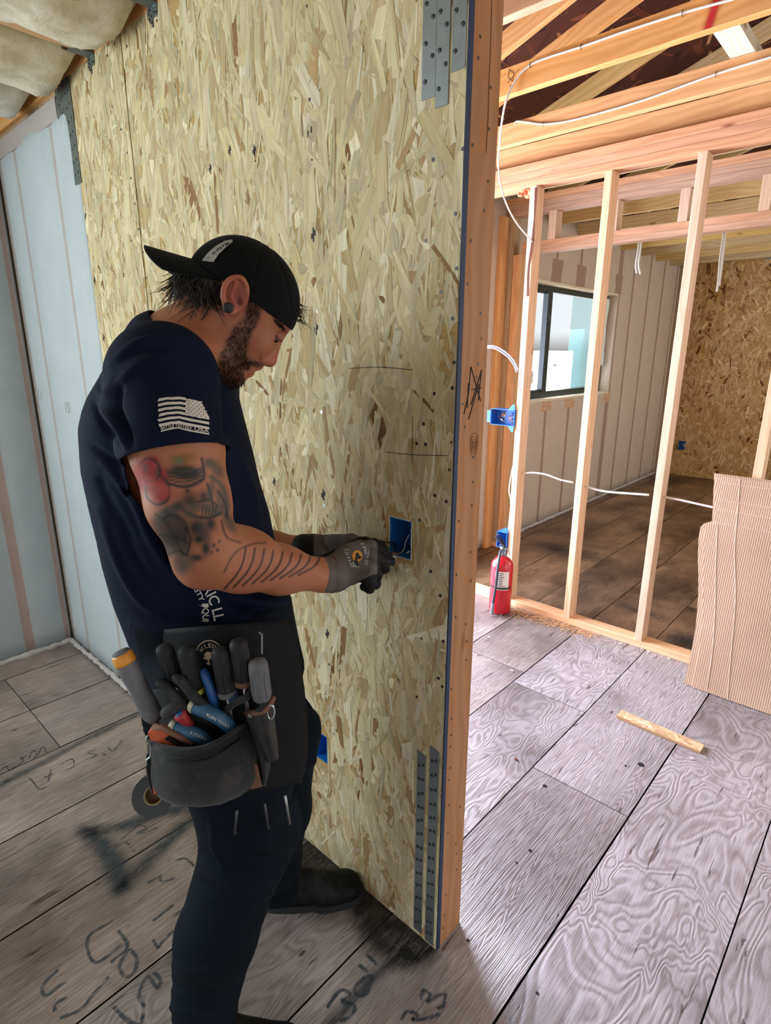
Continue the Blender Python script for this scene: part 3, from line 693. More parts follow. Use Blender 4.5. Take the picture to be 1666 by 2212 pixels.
def hanger(x, label):
    t = thing('joist_hanger', label, 'metal bracket', (x, Y0, 2.44), 'joist hangers at the wall top')
    y = Y0-.001
    out = [(-.034, .045), (-.034, .006), (-.027, -.010), (-.023, .004), (-.016, -.022), (-.010, -.024), (-.007, .0), (.0, -.004), (.008, .004), (.013, -.006), (.019, .002), (.024, .045)]
    loose(t, MB().prism([(x+a, y, 2.475+b) for a, b in out], (0, -1, 0), .002).build('flange', M['galv_dull']))
    mb = MB()
    for s_ in (-1, 1): mb.box((x+s_*.0215-.001, Y0-.085, 2.50), (x+s_*.0215+.001, Y0-.002, 2.58), .0003)
    mb.box((x-.0215, Y0-.07, 2.499), (x+.0215, Y0-.002, 2.502), .0003)
    loose(t, mb.build('seat_plate', M['galv_dull']))
    n = MB()
    for a, b in ((-.028, .012), (-.028, -.0), (-.014, -.012), (-.013, .004), (.004, .008), (.015, .006), (-.02, .02)): n.lathe([(0, .0028), (.0012, .0024)], (x+a, y-.002, 2.475+b), (0, -1, 0), 8)
    loose(t, n.build('nail_hole', M['dark']))
    ln = MB().tube([(x+.004, y-.0028, 2.487), (x+.002, y-.0028, 2.497), (x+.010, y-.0028, 2.499), (x+.012, y-.0028, 2.489), (x+.005, y-.0028, 2.486)], .0007, 5).build('stamped_mark', M['nail_bright']); loose(t, ln)
hanger(-2.19, 'galvanised hanger bracket nearest the white wall corner')
hanger(-1.768, 'galvanised hanger bracket at the top edge, further right')
struct(MB().box((-3.4, -3.2, jz1), (3.2, Y0+.11, jz1+.02)).build('ceiling', M['dull_stud']), 'deck above the left room joists')
# ---------------------------------------------------------------- stud wall beyond the passage
SY = 3.07; SD = .089; ST = 2.435
def board(name, lo, hi, mat, label, cat, group=None, axis=None):
    return tag(recentre(MB().box(lo, hi, axis=axis).build(name, M[mat])), label, cat, group)
G1 = 'studs of the open stud wall'
board('wall_stud', (-1.758, SY, .0385), (-1.720, SY+SD, ST-.0005), 'stud', 'stud with bark edge beside the fire extinguisher, carrying the blue boxes', 'stud', G1)
board('wall_stud', (-1.350, SY, .0385), (-1.312, SY+SD, ST-.0005), 'stud', 'stud in front of the window right half, second from the fire extinguisher', 'stud', G1)
board('wall_stud', (-.928, SY, .0385), (-.890, SY+SD, ST-.0005), 'stud', 'stud just left of the leaning cardboard, running from plate to plate', 'stud', G1)
board('wall_stud', (-.508, SY, .0385), (-.470, SY+SD, ST-.0005), 'stud', 'stud rising behind the leaning cardboard at the right edge', 'stud', G1)
board('bottom_plate', (-2.45, SY, 0), (1.2, SY+SD, .038), 'stud', 'pale bottom plate on the floor under the open stud wall', 'plate')
G2 = 'stacked top plates of the open stud wall'
board('top_plate', (-2.45, SY, ST), (1.2, SY+SD, ST+.0375), 'redwood', 'lowest of the three stacked top plates, resting on the stud tops', 'plate', G2)
board('top_plate', (-2.45, SY+.001, ST+.038), (1.2, SY+SD, ST+.0755), 'redwood', 'middle one of the three stacked top plates of the stud wall', 'plate', G2)
board('top_plate', (-2.45, SY-.001, ST+.076), (1.2, SY+SD, ST+.1135), 'redwood', 'uppermost of the three stacked top plates, under the truss', 'plate', G2)
# bark stain on the first stud
M['bark'] = plain('bark_edge', '5b2c16', .8, var=.3, scale=60, bump=.4)
def onstud(px, py, y=SY-.0008): p = U(px, py, 1, y); return p
mb = MB(); pts = [onstud(*q) for q in ((1158, 405), (1155, 470), (1150, 530), (1143, 575), (1140, 600), (1141, 640))]
mb.add([p+Vector((-.007+.003*math.sin(i*2), 0, 0)) for i, p in enumerate(pts)]+[p+Vector((.008+.003*math.cos(i*3), 0, 0)) for i, p in enumerate(pts)], [[i, i+1, 7+i, 6+i] for i in range(5)])
s1 = bpy.data.objects['wall_stud']
b_ = mb.build('bark_strip', M['bark']); attach(b_, s1); b_['label'] = 'dark brown strip of bark'
mb = MB()
for i in range(7):
    a = onstud(1121+R.uniform(-2, 2), 792+i*8); mb.tube([a, a+Vector((.012, 0, -.006)), a+Vector((.003, 0, -.014))], .0012, 4)
b_ = mb.build('marker_scribble', M['ink']); attach(b_, s1)

# trusses: bottom chords and rafters
GT = 'roof trusses over the right hand rooms'
chord_y = [1.30, 1.81, 2.30, 2.81, 3.125, 3.62, 4.16, 4.67, 5.2, 5.7, 6.2, 6.7, 7.2, 7.7]
tl = {1: 'truss at the top edge, only its bright lower corner in view', 2: 'truss with the red paint mark and a stapled cable, nearest fully seen', 3: 'truss with a white cable, between the red marked one and the stud wall', 4: 'truss resting on the top plates of the open stud wall',
      6: 'truss resting on the second wall, seen over its cripples', 5: 'truss hidden mostly by the stud wall top plates'}
SL = .33
def rz(x): return 2.735+SL*(x+2.48)
for i, y in enumerate(chord_y):
    z0 = 2.56 if y > 3 else 2.562; far = y > 3.3
    mat = 'yellow_stud' if far else 'orange_stud'
    t = thing('roof_truss', tl.get(i, 'orange truss out of view nearer the camera' if i == 0 else '%s yellowish truss of the far room, counted from the stud wall towards the back' % ['', '', '', '', '', '', '', 'fourth', 'fifth', 'sixth', 'seventh', 'eighth', 'ninth', 'tenth'][i]), 'truss', (-2.5, y, z0), GT)
    loose(t, MB().beam((-2.56 if y > 1.1 else -.6, y, z0+.048), (2.6, y, z0+.048), .038, .096, (0, 0, 1)).build('bottom_chord', M[mat]))
    x0 = -2.95
    loose(t, MB().beam((x0, y+.0005, rz(x0)+.05), (2.2, y+.0005, rz(2.2)+.05), .038, .092, (0, 0, 1)).build('top_chord', M[mat]))
    if 1.2 < y: loose(t, MB().beam((.1, y+.0, z0+.1), (1.0, y, rz(1.0)), .037, .088, (0, 0, 1)).build('web', M[mat]))
    if i == 1: loose(t, MB().beam((-1.9, y, z0+.1), (-.6, y, rz(-.6)+.0), .036, .07, (0, 0, 1)).build('web', M[mat]))
    if i == 2:
        c0 = Vector((-.700, y-.0194, 2.612)); k = NT('red_spray'); co = k.coord(); nz = k.noise(co, 60, 3)
        a = k.n('Attribute', attribute_name='col').outputs['Color']
        k.set(Base_Color=lin('c3121c'), Roughness=.7, Alpha=k.math('MULTIPLY', a, k.math('MULTIPLY_ADD', nz, .5, .75)))
        vs, fs, cs = [], [], []; nx, nz_ = 16, 14
        for b in range(nz_+1):
            for a_ in range(nx+1): vs.append((c0.x-.035+.07*a_/nx+.022*(b/nz_-.5), c0.y, 2.564+.094*b/nz_))
        for b in range(nz_):
            for a_ in range(nx):
                fs.append([b*(nx+1)+a_, b*(nx+1)+a_+1, (b+1)*(nx+1)+a_+1, (b+1)*(nx+1)+a_])
                for aa in (a_, a_+1, a_+1, a_): v = math.exp(-((aa/nx-.5)/.19)**2); cs.append((v, v, v, 1))
        o_ = mesh_obj('red_paint_mark', vs, fs, k.m, None, cols=cs); loose(t, o_); o_['label'] = 'red sprayed stripe across the chord'
        mb = MB()
        for ln in ([(1100, 150), (1098, 168), (1107, 176), (1110, 158), (1100, 150)], [(1122, 150), (1096, 180)], [(1103, 183), (1102, 200)]): mb.tube([U(a_, b, 1, y-.0195) for a_, b in ln], .0009, 4)
        loose(t, mb.build('pencil_mark', M['ink']))
M['pale_board'] = lumber_mat('pale_grey_board', 'b3a993', 'ddd5bf')
board('truss_brace', (-.775, 1.2, 2.6585), (-.690, 8.1, 2.6965), 'pale_board', 'pale brace board laid across the tops of the truss bottom chords', 'board')
# roof sheathing, sloped, dark strands underneath
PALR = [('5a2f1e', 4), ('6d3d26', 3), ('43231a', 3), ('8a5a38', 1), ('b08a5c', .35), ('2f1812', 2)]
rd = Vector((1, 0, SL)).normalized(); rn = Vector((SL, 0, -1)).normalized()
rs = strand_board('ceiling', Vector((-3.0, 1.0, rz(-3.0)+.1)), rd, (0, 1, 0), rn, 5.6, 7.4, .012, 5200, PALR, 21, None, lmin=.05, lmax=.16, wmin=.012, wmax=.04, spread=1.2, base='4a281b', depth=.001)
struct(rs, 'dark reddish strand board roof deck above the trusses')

# ---------------------------------------------------------------- second wall (header frame) at y=4
Y4 = 4.0
G3 = 'studs of the second wall at the left'
board('trimmer_stud', (-2.394, Y4, .0385), (-2.329, Y4+.089, 2.257), 'orange_stud', 'orange jamb stud of the second wall, right behind the wide blue box', 'stud', G3)
board('trimmer_stud', (-2.479, Y4, .0385), (-2.398, Y4+.089, 2.514), 'dull_stud', 'dull weathered stud in the second wall corner', 'stud', G3)
board('trimmer_stud', (-2.479, Y4-.092, .0005), (-2.44, Y4-.004, 2.514), 'orange_stud', 'bright orange stud at the end of the beige membrane', 'stud', G3)
board('bottom_plate', (-2.479, Y4, 0), (-2.30, Y4+.089, .038), 'stud', 'short bottom plate under the second wall jamb', 'plate')
board('header_plate', (-2.328, Y4, 2.258), (1.2, Y4+.089, 2.295), 'redwood', 'lower plate of the header across the wide opening of the second wall', 'header', 'header plates of the second wall')
board('header_plate', (-2.328, Y4+.001, 2.2955), (1.2, Y4+.089, 2.3335), 'redwood', 'upper plate of the header, carrying the cripple studs', 'header', 'header plates of the second wall')
for i, x in enumerate((-2.13, -1.705, -1.28, -.86, -.42)):
    board('cripple_stud', (x, Y4, 2.334), (x+.055, Y4+.089, 2.5145), 'stud', ['cripple stud left of the second full stud', 'cripple stud right of the second full stud', 'cripple stud hidden near the third full stud', 'cripple stud between the third full stud and the right edge', 'cripple stud beyond the right edge of view'][i], 'stud', 'short cripple studs in the header')
G4 = 'top plates of the second wall'
for k_, (a, b) in enumerate(((2.515, 2.555), (2.5555, 2.595), (2.5955, 2.637))):
    board('top_plate', (-2.479, Y4+.001*k_, a), (1.2, Y4+.089 if k_ < 2 else Y4+.08, b-.0005 if k_ < 2 else 2.5595+.0 if False else b-.0005), 'redwood', ['lowest', 'middle', 'uppermost'][k_]+' reddish top plate of the second wall', 'plate', G4)
for y_ in (4.16,): pass

# ---------------------------------------------------------------- exterior wall of the far rooms
st = [4.40, 4.86, 5.325, 5.79, 6.24, 6.62, 7.09, 7.55, 8.02]
W0, W1, Z0, Z1 = 4.50, 6.22, 1.17, 2.13
we = insulated_wall('wall_right', (-2.483, 3.60, 0), (0, 1, 0), (1, 0, 0), 4.62, 0, 2.66, [s_-3.6 for s_ in st], lambda s_: .10 if abs(s_-2.64) < .02 else .045, [M['memb_far'], M['memb_far_stud']], holes=[(W0-3.6, W1-3.6, Z0, Z1)], seed=5, bulge=.010, label='beige membrane insulated wall with the window')
foam_bead('sealant_bead', (-2.474, 4.1, .006), (-2.474, 8.18, .006), .016, we, 3)
h_ = MB().box((-2.482, 4.46, Z1+.02), (-2.4765, 6.3, Z1+.20)).build('header_face', M['memb_far_stud']); h_.parent = we
h_ = MB().box((-2.482, 4.46, Z0-.11), (-2.4765, 6.3, Z0-.005)).build('sill_face', M['orange_stud']); h_.parent = we
M['pale_board0'] = lumber_mat('pale_window_lumber', 'cdb890', 'efe2c4')
# outside skin so that daylight only comes through the openings
struct(MB().box((-2.66, 3.05, 0), (-2.655, W0-.02, 3.0)).box((-2.66, W1+.02, 0), (-2.655, 8.3, 3.0)).box((-2.66, W0-.02, 0), (-2.655, W1+.02, Z0-.02)).box((-2.66, W0-.02, Z1+.02), (-2.655, W1+.02, 3.0)).build('wall_exterior', M['dull_stud']), 'outer sheathing of the exterior wall')
for nm, lo, hi in (('sill', (-2.65, W0, Z0-.02), (-2.47, W1, Z0)), ('head', (-2.65, W0, Z1), (-2.47, W1, Z1+.018)), ('jamb', (-2.65, W0-.02, Z0), (-2.475, W0, Z1)), ('jamb', (-2.65, W1, Z0), (-2.475, W1+.02, Z1))):
    o_ = MB().box(lo, hi).build('window_'+nm, M['memb_far'] if nm in ('jamb',) else M['pale_board0']); o_.parent = we
M['win_frame'] = plain('dark_green_window_vinyl', '22302e', .4, var=.1)
k = NT('window_glass'); k.set(Base_Color=(.9, 1, 1, 1), Roughness=0., Alpha=.05, Specular_IOR_Level=.6); M['glass'] = k.m
k = NT('blue_protective_film'); k.set(Base_Color=lin('b4ecf5'), Roughness=.3, Alpha=.35, Transmission_Weight=0.); M['film'] = k.m
M['sticker'] = plain('window_sticker', 'e6e6df', .6, var=.05)
win = thing('window_1', 'sliding window with dark green frame in the beige wall', 'window', (-2.60, 5.36, Z0)); del win['category']; struct(win)
def wbar(mb, y0, y1, z0, z1, x=-2.60, d=.05): mb.box((x-d/2, y0, z0), (x+d/2, y1, z1), .002)
mb = MB(); wbar(mb, W0, W1, Z0+.001, Z0+.055); wbar(mb, W0, W1, Z1-.045, Z1-.001); wbar(mb, W0+.001, W0+.04, Z0+.055, Z1-.045); wbar(mb, W1-.04, W1-.001, Z0+.055, Z1-.045)
loose(win, mb.build('frame', M['win_frame']))
mb = MB(); wbar(mb, 4.905, 4.985, Z0+.055, Z1-.045, -2.585, .05); wbar(mb, 4.54, 4.905, Z0+.055, Z0+.075, -2.59, .03); wbar(mb, 4.54, 4.905, Z1-.065, Z1-.045, -2.59, .03)
for z_ in (1.45, 1.85): mb.tube([Vector((-2.555, 4.93+.013*math.cos(a*.6), z_+.035*math.sin(a*.6))) for a in range(11)], .003, 6)
loose(win, mb.build('sash', M['win_frame']))
loose(win, MB().box((-2.603, 4.54, Z0+.055), (-2.600, 4.91, Z1-.045), .0002).build('pane', M['glass']))
loose(win, MB().box((-2.613, 4.98, Z0+.055), (-2.610, W1-.04, Z1-.045), .0002).build('pane', M['glass']))
loose(win, MB().box((-2.6085, 5.48, Z0+.06), (-2.6075, 6.17, Z1-.05), .0002).build('film', M['film']))
s_ = MB().box((-2.5995, 4.69, 1.30), (-2.599, 4.80, 1.41), .0001).build('sticker', M['sticker']); loose(win, s_)
mb = MB()
for zz in (1.33, 1.35, 1.37, 1.39): mb.box((-2.5988, 4.70, zz), (-2.5984, 4.70+.05+.04*R.random(), zz+.006), .0001)
loose(win, mb.build('sticker_text', M['win_frame']))
loose(win, MB().box((-2.609, 5.20, 1.45), (-2.6085, 5.24, 1.462), .0001).build('sticker', M['win_frame']))
# loose membrane hanging at the right jamb
vs = []; fs = []; n = 12
for j in range(21):
    for i in range(n+1): vs.append((-2.555+.014*math.sin(i*1.9+j*.15)+.012*mnoise.noise(Vector((i*.4, j*.3, 1))), 6.045+.15*i/n+.01*math.sin(j*.5), 2.10-.66*j/20-.02*math.sin(i*1.1)*(j/20)))
fs = [[j*(n+1)+i, j*(n+1)+i+1, (j+1)*(n+1)+i+1, (j+1)*(n+1)+i] for j in range(20) for i in range(n)]
M['wrap'] = plain('translucent_house_wrap', 'dfe3da', .6, var=.05)
o_ = mesh_obj('loose_membrane', vs, fs, M['wrap'], smooth=True); m_ = o_.modifiers.new('t', 'SOLIDIFY'); m_.thickness = .0012
tag(recentre(o_), 'loose white membrane hanging over the right side of the window', 'membrane')
# outdoors beyond the window: a pale neighbouring wall and blurred greenery
M['house'] = plain('pale_neighbour_wall', 'f4f2fa', .8, var=.02); M['leaf'] = plain('sunlit_foliage', 'e6f8e2', .8, var=.15, scale=3)
M['wrapblue'] = plain('blue_house_wrap', '8fd2ec', .7, var=.04)
board('neighbouring_wall', (-8.6, 2.0, -1.2), (-8.4, 18., 1.6), 'house', 'pale wall outdoors seen through the window', 'wall')
t = thing('tree', 'bright blurred foliage outdoors behind the window', 'tree', (-11, 11, -1.35)); mb = MB()
rr = random.Random(3)
for i in range(90):
    c = Vector((-11+rr.uniform(-1, 1), rr.uniform(6, 16), rr.uniform(1.2, 5.5))); r_ = rr.uniform(.4, .9)
    vs = [c+Vector((math.cos(a)*math.cos(b), math.sin(a)*math.cos(b), math.sin(b)))*r_*rr.uniform(.8, 1.2) for b in (-1, -.3, .4, 1.1) for a in [2*math.pi*q/8 for q in range(8)]]
    mb.add(vs, [[j*8+q, j*8+(q+1) % 8, (j+1)*8+(q+1) % 8, (j+1)*8+q] for j in range(3) for q in range(8)]+[list(range(8)), list(range(24, 32))])
loose(t, mb.build('crown', M['leaf'], smooth=True), MB().tube([(-11, 11, -1.35), (-11, 11, 2.5)], [.2, .12], 10).build('trunk', M['dull_stud']))
struct(MB().box((-30, -10, -1.4), (-2.7, 30, -1.35)).build('ground', M['house']), 'bright pale ground outdoors')

# far sheathed wall
PALF = [('cfae7c', 6), ('c39f6c', 6), ('dcc092', 2.5), ('b48c58', 3), ('946a3e', 1.2), ('6e4726', .6)]
fw_ = strand_board('wall_far', (-2.60, 8.2, 0), (1, 0, 0), (0, 0, 1), (0, -1, 0), 3.9, 2.62, .012, 9000, PALF, 31, None, lmin=.05, lmax=.15, wmin=.010, wmax=.040, spread=.6, base='b8925c', depth=.0012)
struct(fw_, 'far wall of brown flecked strand board')
board('top_plate', (-2.60, 8.15, 2.62), (1.3, 8.25, 2.70), 'dull_stud', 'weathered plate along the top of the far strand board wall', 'plate')
board('corner_stud', (-2.478, 8.08, .0), (-2.41, 8.198, 2.62), 'dull_stud', 'dark stud in the far corner between membrane and strand board', 'stud')
struct(MB().box((1.3, 3.2, 0), (1.32, 8.2, 1.0)).build('wall_side', M['memb_far']), 'low part of the far room side wall, out of view')
t = thing('outlet_box', 'dark blue electrical box on the far strand board wall', 'electrical box', (-2.2, 8.2, .36))
loose(t, open_box('box_shell', (-2.235, 8.155, .345), (-2.165, 8.199, .455), M['box_dark'])); loose(t, MB().tube(crv([(-2.2, 8.19, .41), (-2.175, 8.15, .42), (-2.155, 8.145, .39)]), .004, 6).build('wire', M['cable_white']))
t = thing('metal_plate', 'shiny metal plate at the top of the far strand board wall', 'plate', (-1.5, 8.19, 2.63)); loose(t, MB().box((-1.62, 8.145, 2.60), (-1.3, 8.149, 2.64)).build('plate_sheet', M['galv']))

# ---------------------------------------------------------------- blue boxes on the first stud
M['wire_red'] = plain('red_wire', 'a8322a', .5); M['wire_black'] = plain('black_wire', '141414', .5); M['wire_copper'] = plain('copper_wire', 'b5733c', .35, .7); M['wire_green'] = plain('green_wire', '1f5a36', .5)
def stud_box(x0, x1, z0, z1, label, wires, seed):
    t = thing('electrical_box', label, 'electrical box', (x1, SY, z0)); dz = (z1-z0)
    loose(t, open_box('box_shell', (x0, SY-.012, z0), (x1, SY+.06, z1), M['box_blue']))
    for zz, s_ in ((z1, 1), (z0, -1)): loose(t, MB().prism([(x1-.045, SY-.013, zz), (x1-.002, SY-.013, zz), (x1-.002, SY-.013, zz+s_*.030), (x1-.012, SY-.013, zz+s_*.036)], (0, 1, 0), .004).build('mounting_ear', M['box_blue']))
    if wires > 6: loose(t, MB().box((x0-.026, SY-.012, z0+.012), (x0-.0005, SY+.02, z1-.012), .003).build('side_bracket', M['box_blue']))
    rr = random.Random(seed)
    for i in range(wires):
        c = Vector((rr.uniform(x0+.015, x1-.015), SY+.03, rr.uniform(z0+.015, z1-.015))); d = Vector((rr.uniform(-.03, .03), 0, rr.uniform(-.025, .025)))
        p = crv([c, c+d*.5+Vector((0, -.02, 0)), c+d+Vector((rr.uniform(-.01, .01), -.026, rr.uniform(-.01, .01)))], 4)
        p = [Vector((min(max(q.x, x0+.006), x1-.006), q.y, min(max(q.z, z0+.006), z1-.006))) for q in p]
        loose(t, MB().tube(p, .0022 if wires > 6 else .004, 6).build('wire', M[rr.choice(['wire_red', 'wire_copper', 'wire_red', 'cable_white', 'wire_black', 'wire_copper'])] if wires > 6 else M['cable_white']))
    return t
stud_box(-1.925, -1.7595, 1.148, 1.244, 'wide blue box crammed with red, copper and white wires on the bark edged stud', 22, 3)
stud_box(-1.832, -1.7595, .376, .480, 'small blue box low on the bark edged stud, above the fire extinguisher', 2, 4)

# ---------------------------------------------------------------- cables
def cable(label, pts, r_, mat, n=6, flat=None, group=None, name='electrical_cable'):
    return tag(recentre(MB().tube(crv(pts, n), r_, 8).build(name, M[mat], smooth=True)), label, 'cable', group)
yc = 2.30-.019-.0045
c1 = [U(x, y, 1, yc) for x, y in ((1690, -42), (1600, -7), (1475, 28), (1350, 68), (1256, 101), (1190, 122), (1150, 138))]
c1[0].z = 2.625
c1 += [U(1124, 160, 1, 2.272), U(1105, 190, 1, 2.266), U(1093, 220, 1, 2.262), U(1085, 260, 1, 2.32), U(1080, 305, 1, 2.50), U(1077, 360, 1, 2.75), U(1087, 420, 1, 2.87), U(1112, 475, 1, 2.97), U(1150, 522, 1, SY-.004)]
cable('white cable stapled to the red marked truss, drooping in a loop to the first stud', c1, .0042, 'cable_white')
yc2 = 2.81-.019-.0045
cable('white cable stapled along the second truss, with a loose end at the left', [U(x, y, 1, yc2) for x, y in ((1700, 113), (1547, 160), (1400, 213), (1300, 243), (1225, 262), (1174, 268), (1140, 264), (1118, 262), (1112, 268))], .0042, 'cable_white')
mb = None
for i, (px, py, y_) in enumerate(((1475, 28, yc), (1256, 101, yc), (1146, 140, yc), (1547, 160, yc2), (1174, 268, yc2))):
    c = U(px, py, 1, y_); t_ = MB().tube([c+Vector((0, .0035, .009)), c+Vector((0, -.005, .007)), c+Vector((0, -.005, -.007)), c+Vector((0, .0035, -.009))], .0012, 6).build('cable_staple', M['nail'])
    tag(recentre(t_), ['staple over the upper cable, right of the red mark side', 'staple over the upper cable midway between loop and red mark', 'staple at the bend where the upper cable starts to droop', 'staple at the right on the lower cable', 'staple at the left on the lower cable'][i], 'staple', 'cable staples on the trusses')
cable('white cable run through the studs below waist height, left bay', [U(x, y, 1, 3.112) for x, y in ((1127, 1023), (1150, 1021), (1180, 1025), (1210, 1036), (1238, 1042))], .005, 'cable_white', group='horizontal cable spans between studs')
cable('white cable run through the studs below waist height, middle bay', [U(x, y, 1, 3.112) for x, y in ((1264, 1049), (1290, 1058), (1320, 1063), (1360, 1066), (1402, 1069))], .006, 'cable_white', group='horizontal cable spans between studs')
cable('white cable run through the studs, from the third stud to behind the cardboard', [U(x, y, 1, 3.112) for x, y in ((1434, 1073), (1470, 1080), (1510, 1089), (1560, 1100))], .006, 'cable_white', group='horizontal cable spans between studs')
for k_, dz in enumerate((0, .011)):
    cable(['outer', 'inner'][k_]+' of the two grey cables arching into the first stud', [U(x, y, 1, 3.09)+Vector((-dz*.6, 0, -dz)) for x, y in ((1035, 752), (1055, 747), (1075, 750), (1098, 765), (1112, 782), (1119, 800))], .005, 'cable_grey', group='grey cables arching past the first stud')
cable('thin white cable looping down beside the first stud', [U(x, y, 1, 3.14) for x, y in ((1109, 1005), (1103, 1035), (1100, 1060), (1104, 1085), (1101, 1120), (1098, 1150))], .0035, 'cable_white')
for k_, (pts, lab) in enumerate((([(1384, 497), (1378, 545), (1374, 572), (1376, 590)], 'longer of the two cable tails hanging left of the third stud'), ([(1388, 497), (1384, 540), (1380, 570), (1384, 592)], 'second cable tail hanging left of the third stud'),
        ([(1565, 498), (1556, 560), (1553, 600), (1549, 630)], 'cable tail hanging in the far room right of the third stud, lowest one'), ([(1568, 498), (1561, 560), (1556, 600), (1554, 618)], 'twin cable tail right of the third stud, slightly shorter'),
        ([(1404, 455), (1395, 470), (1390, 490), (1386, 512)], 'cable bending over the far joists above the hanging tails'))):
    cable(lab, [U(x, y, 1, 5.672) for x, y in pts], .009, 'cable_white', group='white cable tails in the far room')
# orange foam at the first stud head
M['orange_foam'] = plain('orange_fire_foam', 'e8835a', .7, var=.1, scale=50, bump=.5)
mb = MB(); rr = random.Random(2)
for i in range(16):
    c = Vector((rr.uniform(-1.83, -1.765), SY+.03+rr.uniform(-.02, .02), rr.uniform(2.392, 2.425))); r_ = rr.uniform(.009, .016)
    vs = [c+Vector((math.cos(a)*math.cos(b), math.sin(a)*math.cos(b), math.sin(b)))*r_ for b in (-1.2, -.4, .4, 1.2) for a in [2*math.pi*q/8 for q in range(8)]]
    mb.add(vs, [[j*8+q, j*8+(q+1) % 8, (j+1)*8+(q+1) % 8, (j+1)*8+q] for j in range(3) for q in range(8)]+[list(range(8)), list(range(24, 32))])
tag(recentre(mb.build('sealing_foam', M['orange_foam'], smooth=True)), 'orange sealing foam blob under the top plate beside the first stud', 'foam')

# ---------------------------------------------------------------- leaning cardboard
k = NT('corrugated_cardboard'); co = k.coord(); fl_ = k.math('MULTIPLY_ADD', k.math('SINE', k.math('MULTIPLY', k.n('SeparateXYZ', {0: co}).outputs[0], 700.)), .5, .5); nz = k.noise(co, 4, 4)
k.set(Base_Color=k.mix(k.math('MULTIPLY_ADD', fl_, .35, k.math('MULTIPLY', nz, .6)), lin('a1836a'), lin('cdb096')), Roughness=.8, Specular_IOR_Level=.2); k.bump(fl_, .5, .0015); M['card'] = k.m
M['card_edge'] = plain('cardboard_edge', 'd9c3b0', .8)
def card(name, left, xr, off, label, seed):
    """left: (x,z) silhouette of the left edge from top to bottom; sheet leans back"""
    kk = .21/1.02; n = len(left); vs = []; m = 30
    def yy(x, z): return 2.85+kk*z-off-.010*math.sin(math.pi*min(max(z/1.02, 0), 1))*(1+.4*math.sin(x*9))
    for x0, z in left:
        for i in range(m+1):
            x = x0+(xr-x0)*(i/m); vs.append((x, yy(x, z), z))
    fs = [[j*(m+1)+i, j*(m+1)+i+1, (j+1)*(m+1)+i+1, (j+1)*(m+1)+i] for j in range(n-1) for i in range(m)]
    o_ = mesh_obj(name, vs, fs, [M['card'], M['card_edge']]); md = o_.modifiers.new('thickness', 'SOLIDIFY'); md.thickness = .005; md.offset = 0; md.material_offset_rim = 1
    return tag(recentre(o_), label, 'cardboard', 'cardboard sheets leaning on the studs')
backl = [(-.663, 1.021), (-.655, .98), (-.650, .942), (-.636, .86), (-.628, .800), (-.650, .788), (-.662, .780), (-.672, .761), (-.668, .70), (-.655, .62), (-.635, .53), (-.622, .461), (-.611, .38), (-.603, .304), (-.600, .22), (-.598, .123), (-.600, .07), (-.603, .004)]
frontl = [(-.650, 1.014), (-.640, .95), (-.628, .88), (-.609, .790), (-.628, .782), (-.642, .770), (-.648, .745), (-.643, .70), (-.632, .654), (-.612, .54), (-.597, .45), (-.582, .371), (-.571, .28), (-.566, .195), (-.564, .10), (-.565, .004)]
card('cardboard_sheet', backl, .02, .002, 'rear cardboard sheet, its notched left edge peeking out furthest', 1)
fc = card('cardboard_sheet', frontl, .06, .010, 'front sheet of the leaning ribbed cardboard', 2)
mb = MB()
def oncard(x, z): return Vector((x, 2.85+.21/1.02*z-.010-.010*math.sin(math.pi*min(z/1.02, 1))*(1+.4*math.sin(x*9))-.0032, z))
for ln in ([(-.551, 1.012), (-.535, .9), (-.51, .7), (-.462, .465), (-.43, .18), (-.41, .01)], [(-.60, .79), (-.57, .6), (-.535, .4), (-.51, .2), (-.50, .02)]): mb.tube([oncard(*q) for q in crv([Vector((a, b, 0)) for a, b in ln], 6) and [(v.x, v.y) for v in crv([Vector((a, b, 0)) for a, b in ln], 6)]], .0016, 5)
for z in (.985, .905, .86, .80): mb.tube([oncard(-.62+i*.02, z+.0) for i in range(34)], .0011, 4)
o_ = mb.build('fold_crease', M['card_edge']); attach(o_, fc)

# ---------------------------------------------------------------- fire extinguisher
ex = thing('fire_extinguisher', 'red fire extinguisher on the floor beside the first stud', 'fire extinguisher', (-1.715, 2.945, 0))
k = NT('red_enamel'); k.set(Base_Color=lin('c01226'), Roughness=.28, Coat_Weight=.4); M['red'] = k.m
M['rubber'] = plain('black_rubber', '17181b', .55); M['hose'] = plain('dark_grey_hose', '3b4048', .5); M['label_white'] = plain('printed_label', 'e3e0dc', .6, var=.04)
cx, cy = -1.715, 2.945
loose(ex, MB().lathe([(0, .001), (.0, .055), (.006, .066), (.02, .068), (.30, .068), (.325, .064), (.345, .052), (.36, .036), (.368, .022), (.375, .02)], (cx, cy, .002), (0, 0, 1), 32).build('cylinder', M['red'], smooth=True))
loose(ex, MB().lathe([(0, .021), (.012, .021), (.014, .015), (.04, .014), (.042, .020), (.052, .020), (.054, .001)], (cx, cy, .375), (0, 0, 1), 20).build('valve', M['galv'], smooth=True))
mb = MB(); mb.beam((cx+.015, cy, .425), (cx-.03, cy-.045, .50), .016, .006, (0, 1, 1)); mb.beam((cx+.01, cy, .44), (cx-.015, cy-.04, .515), .014, .006, (0, 1, 1)); loose(ex, mb.build('handle', M['rubber']))
mb = MB(); mb.tube([Vector((cx+.034+.02*math.cos(a*.7), cy-.01, .40+.024*math.sin(a*.7))) for a in range(10)], .002, 6); loose(ex, mb.build('pin_ring', M['galv']))
hp = crv([(cx-.005, cy-.02, .405), (cx+.012, cy-.055, .395), (cx+.018, cy-.078, .33), (cx+.012, cy-.082, .2), (cx+.004, cy-.088, .09)], 8)
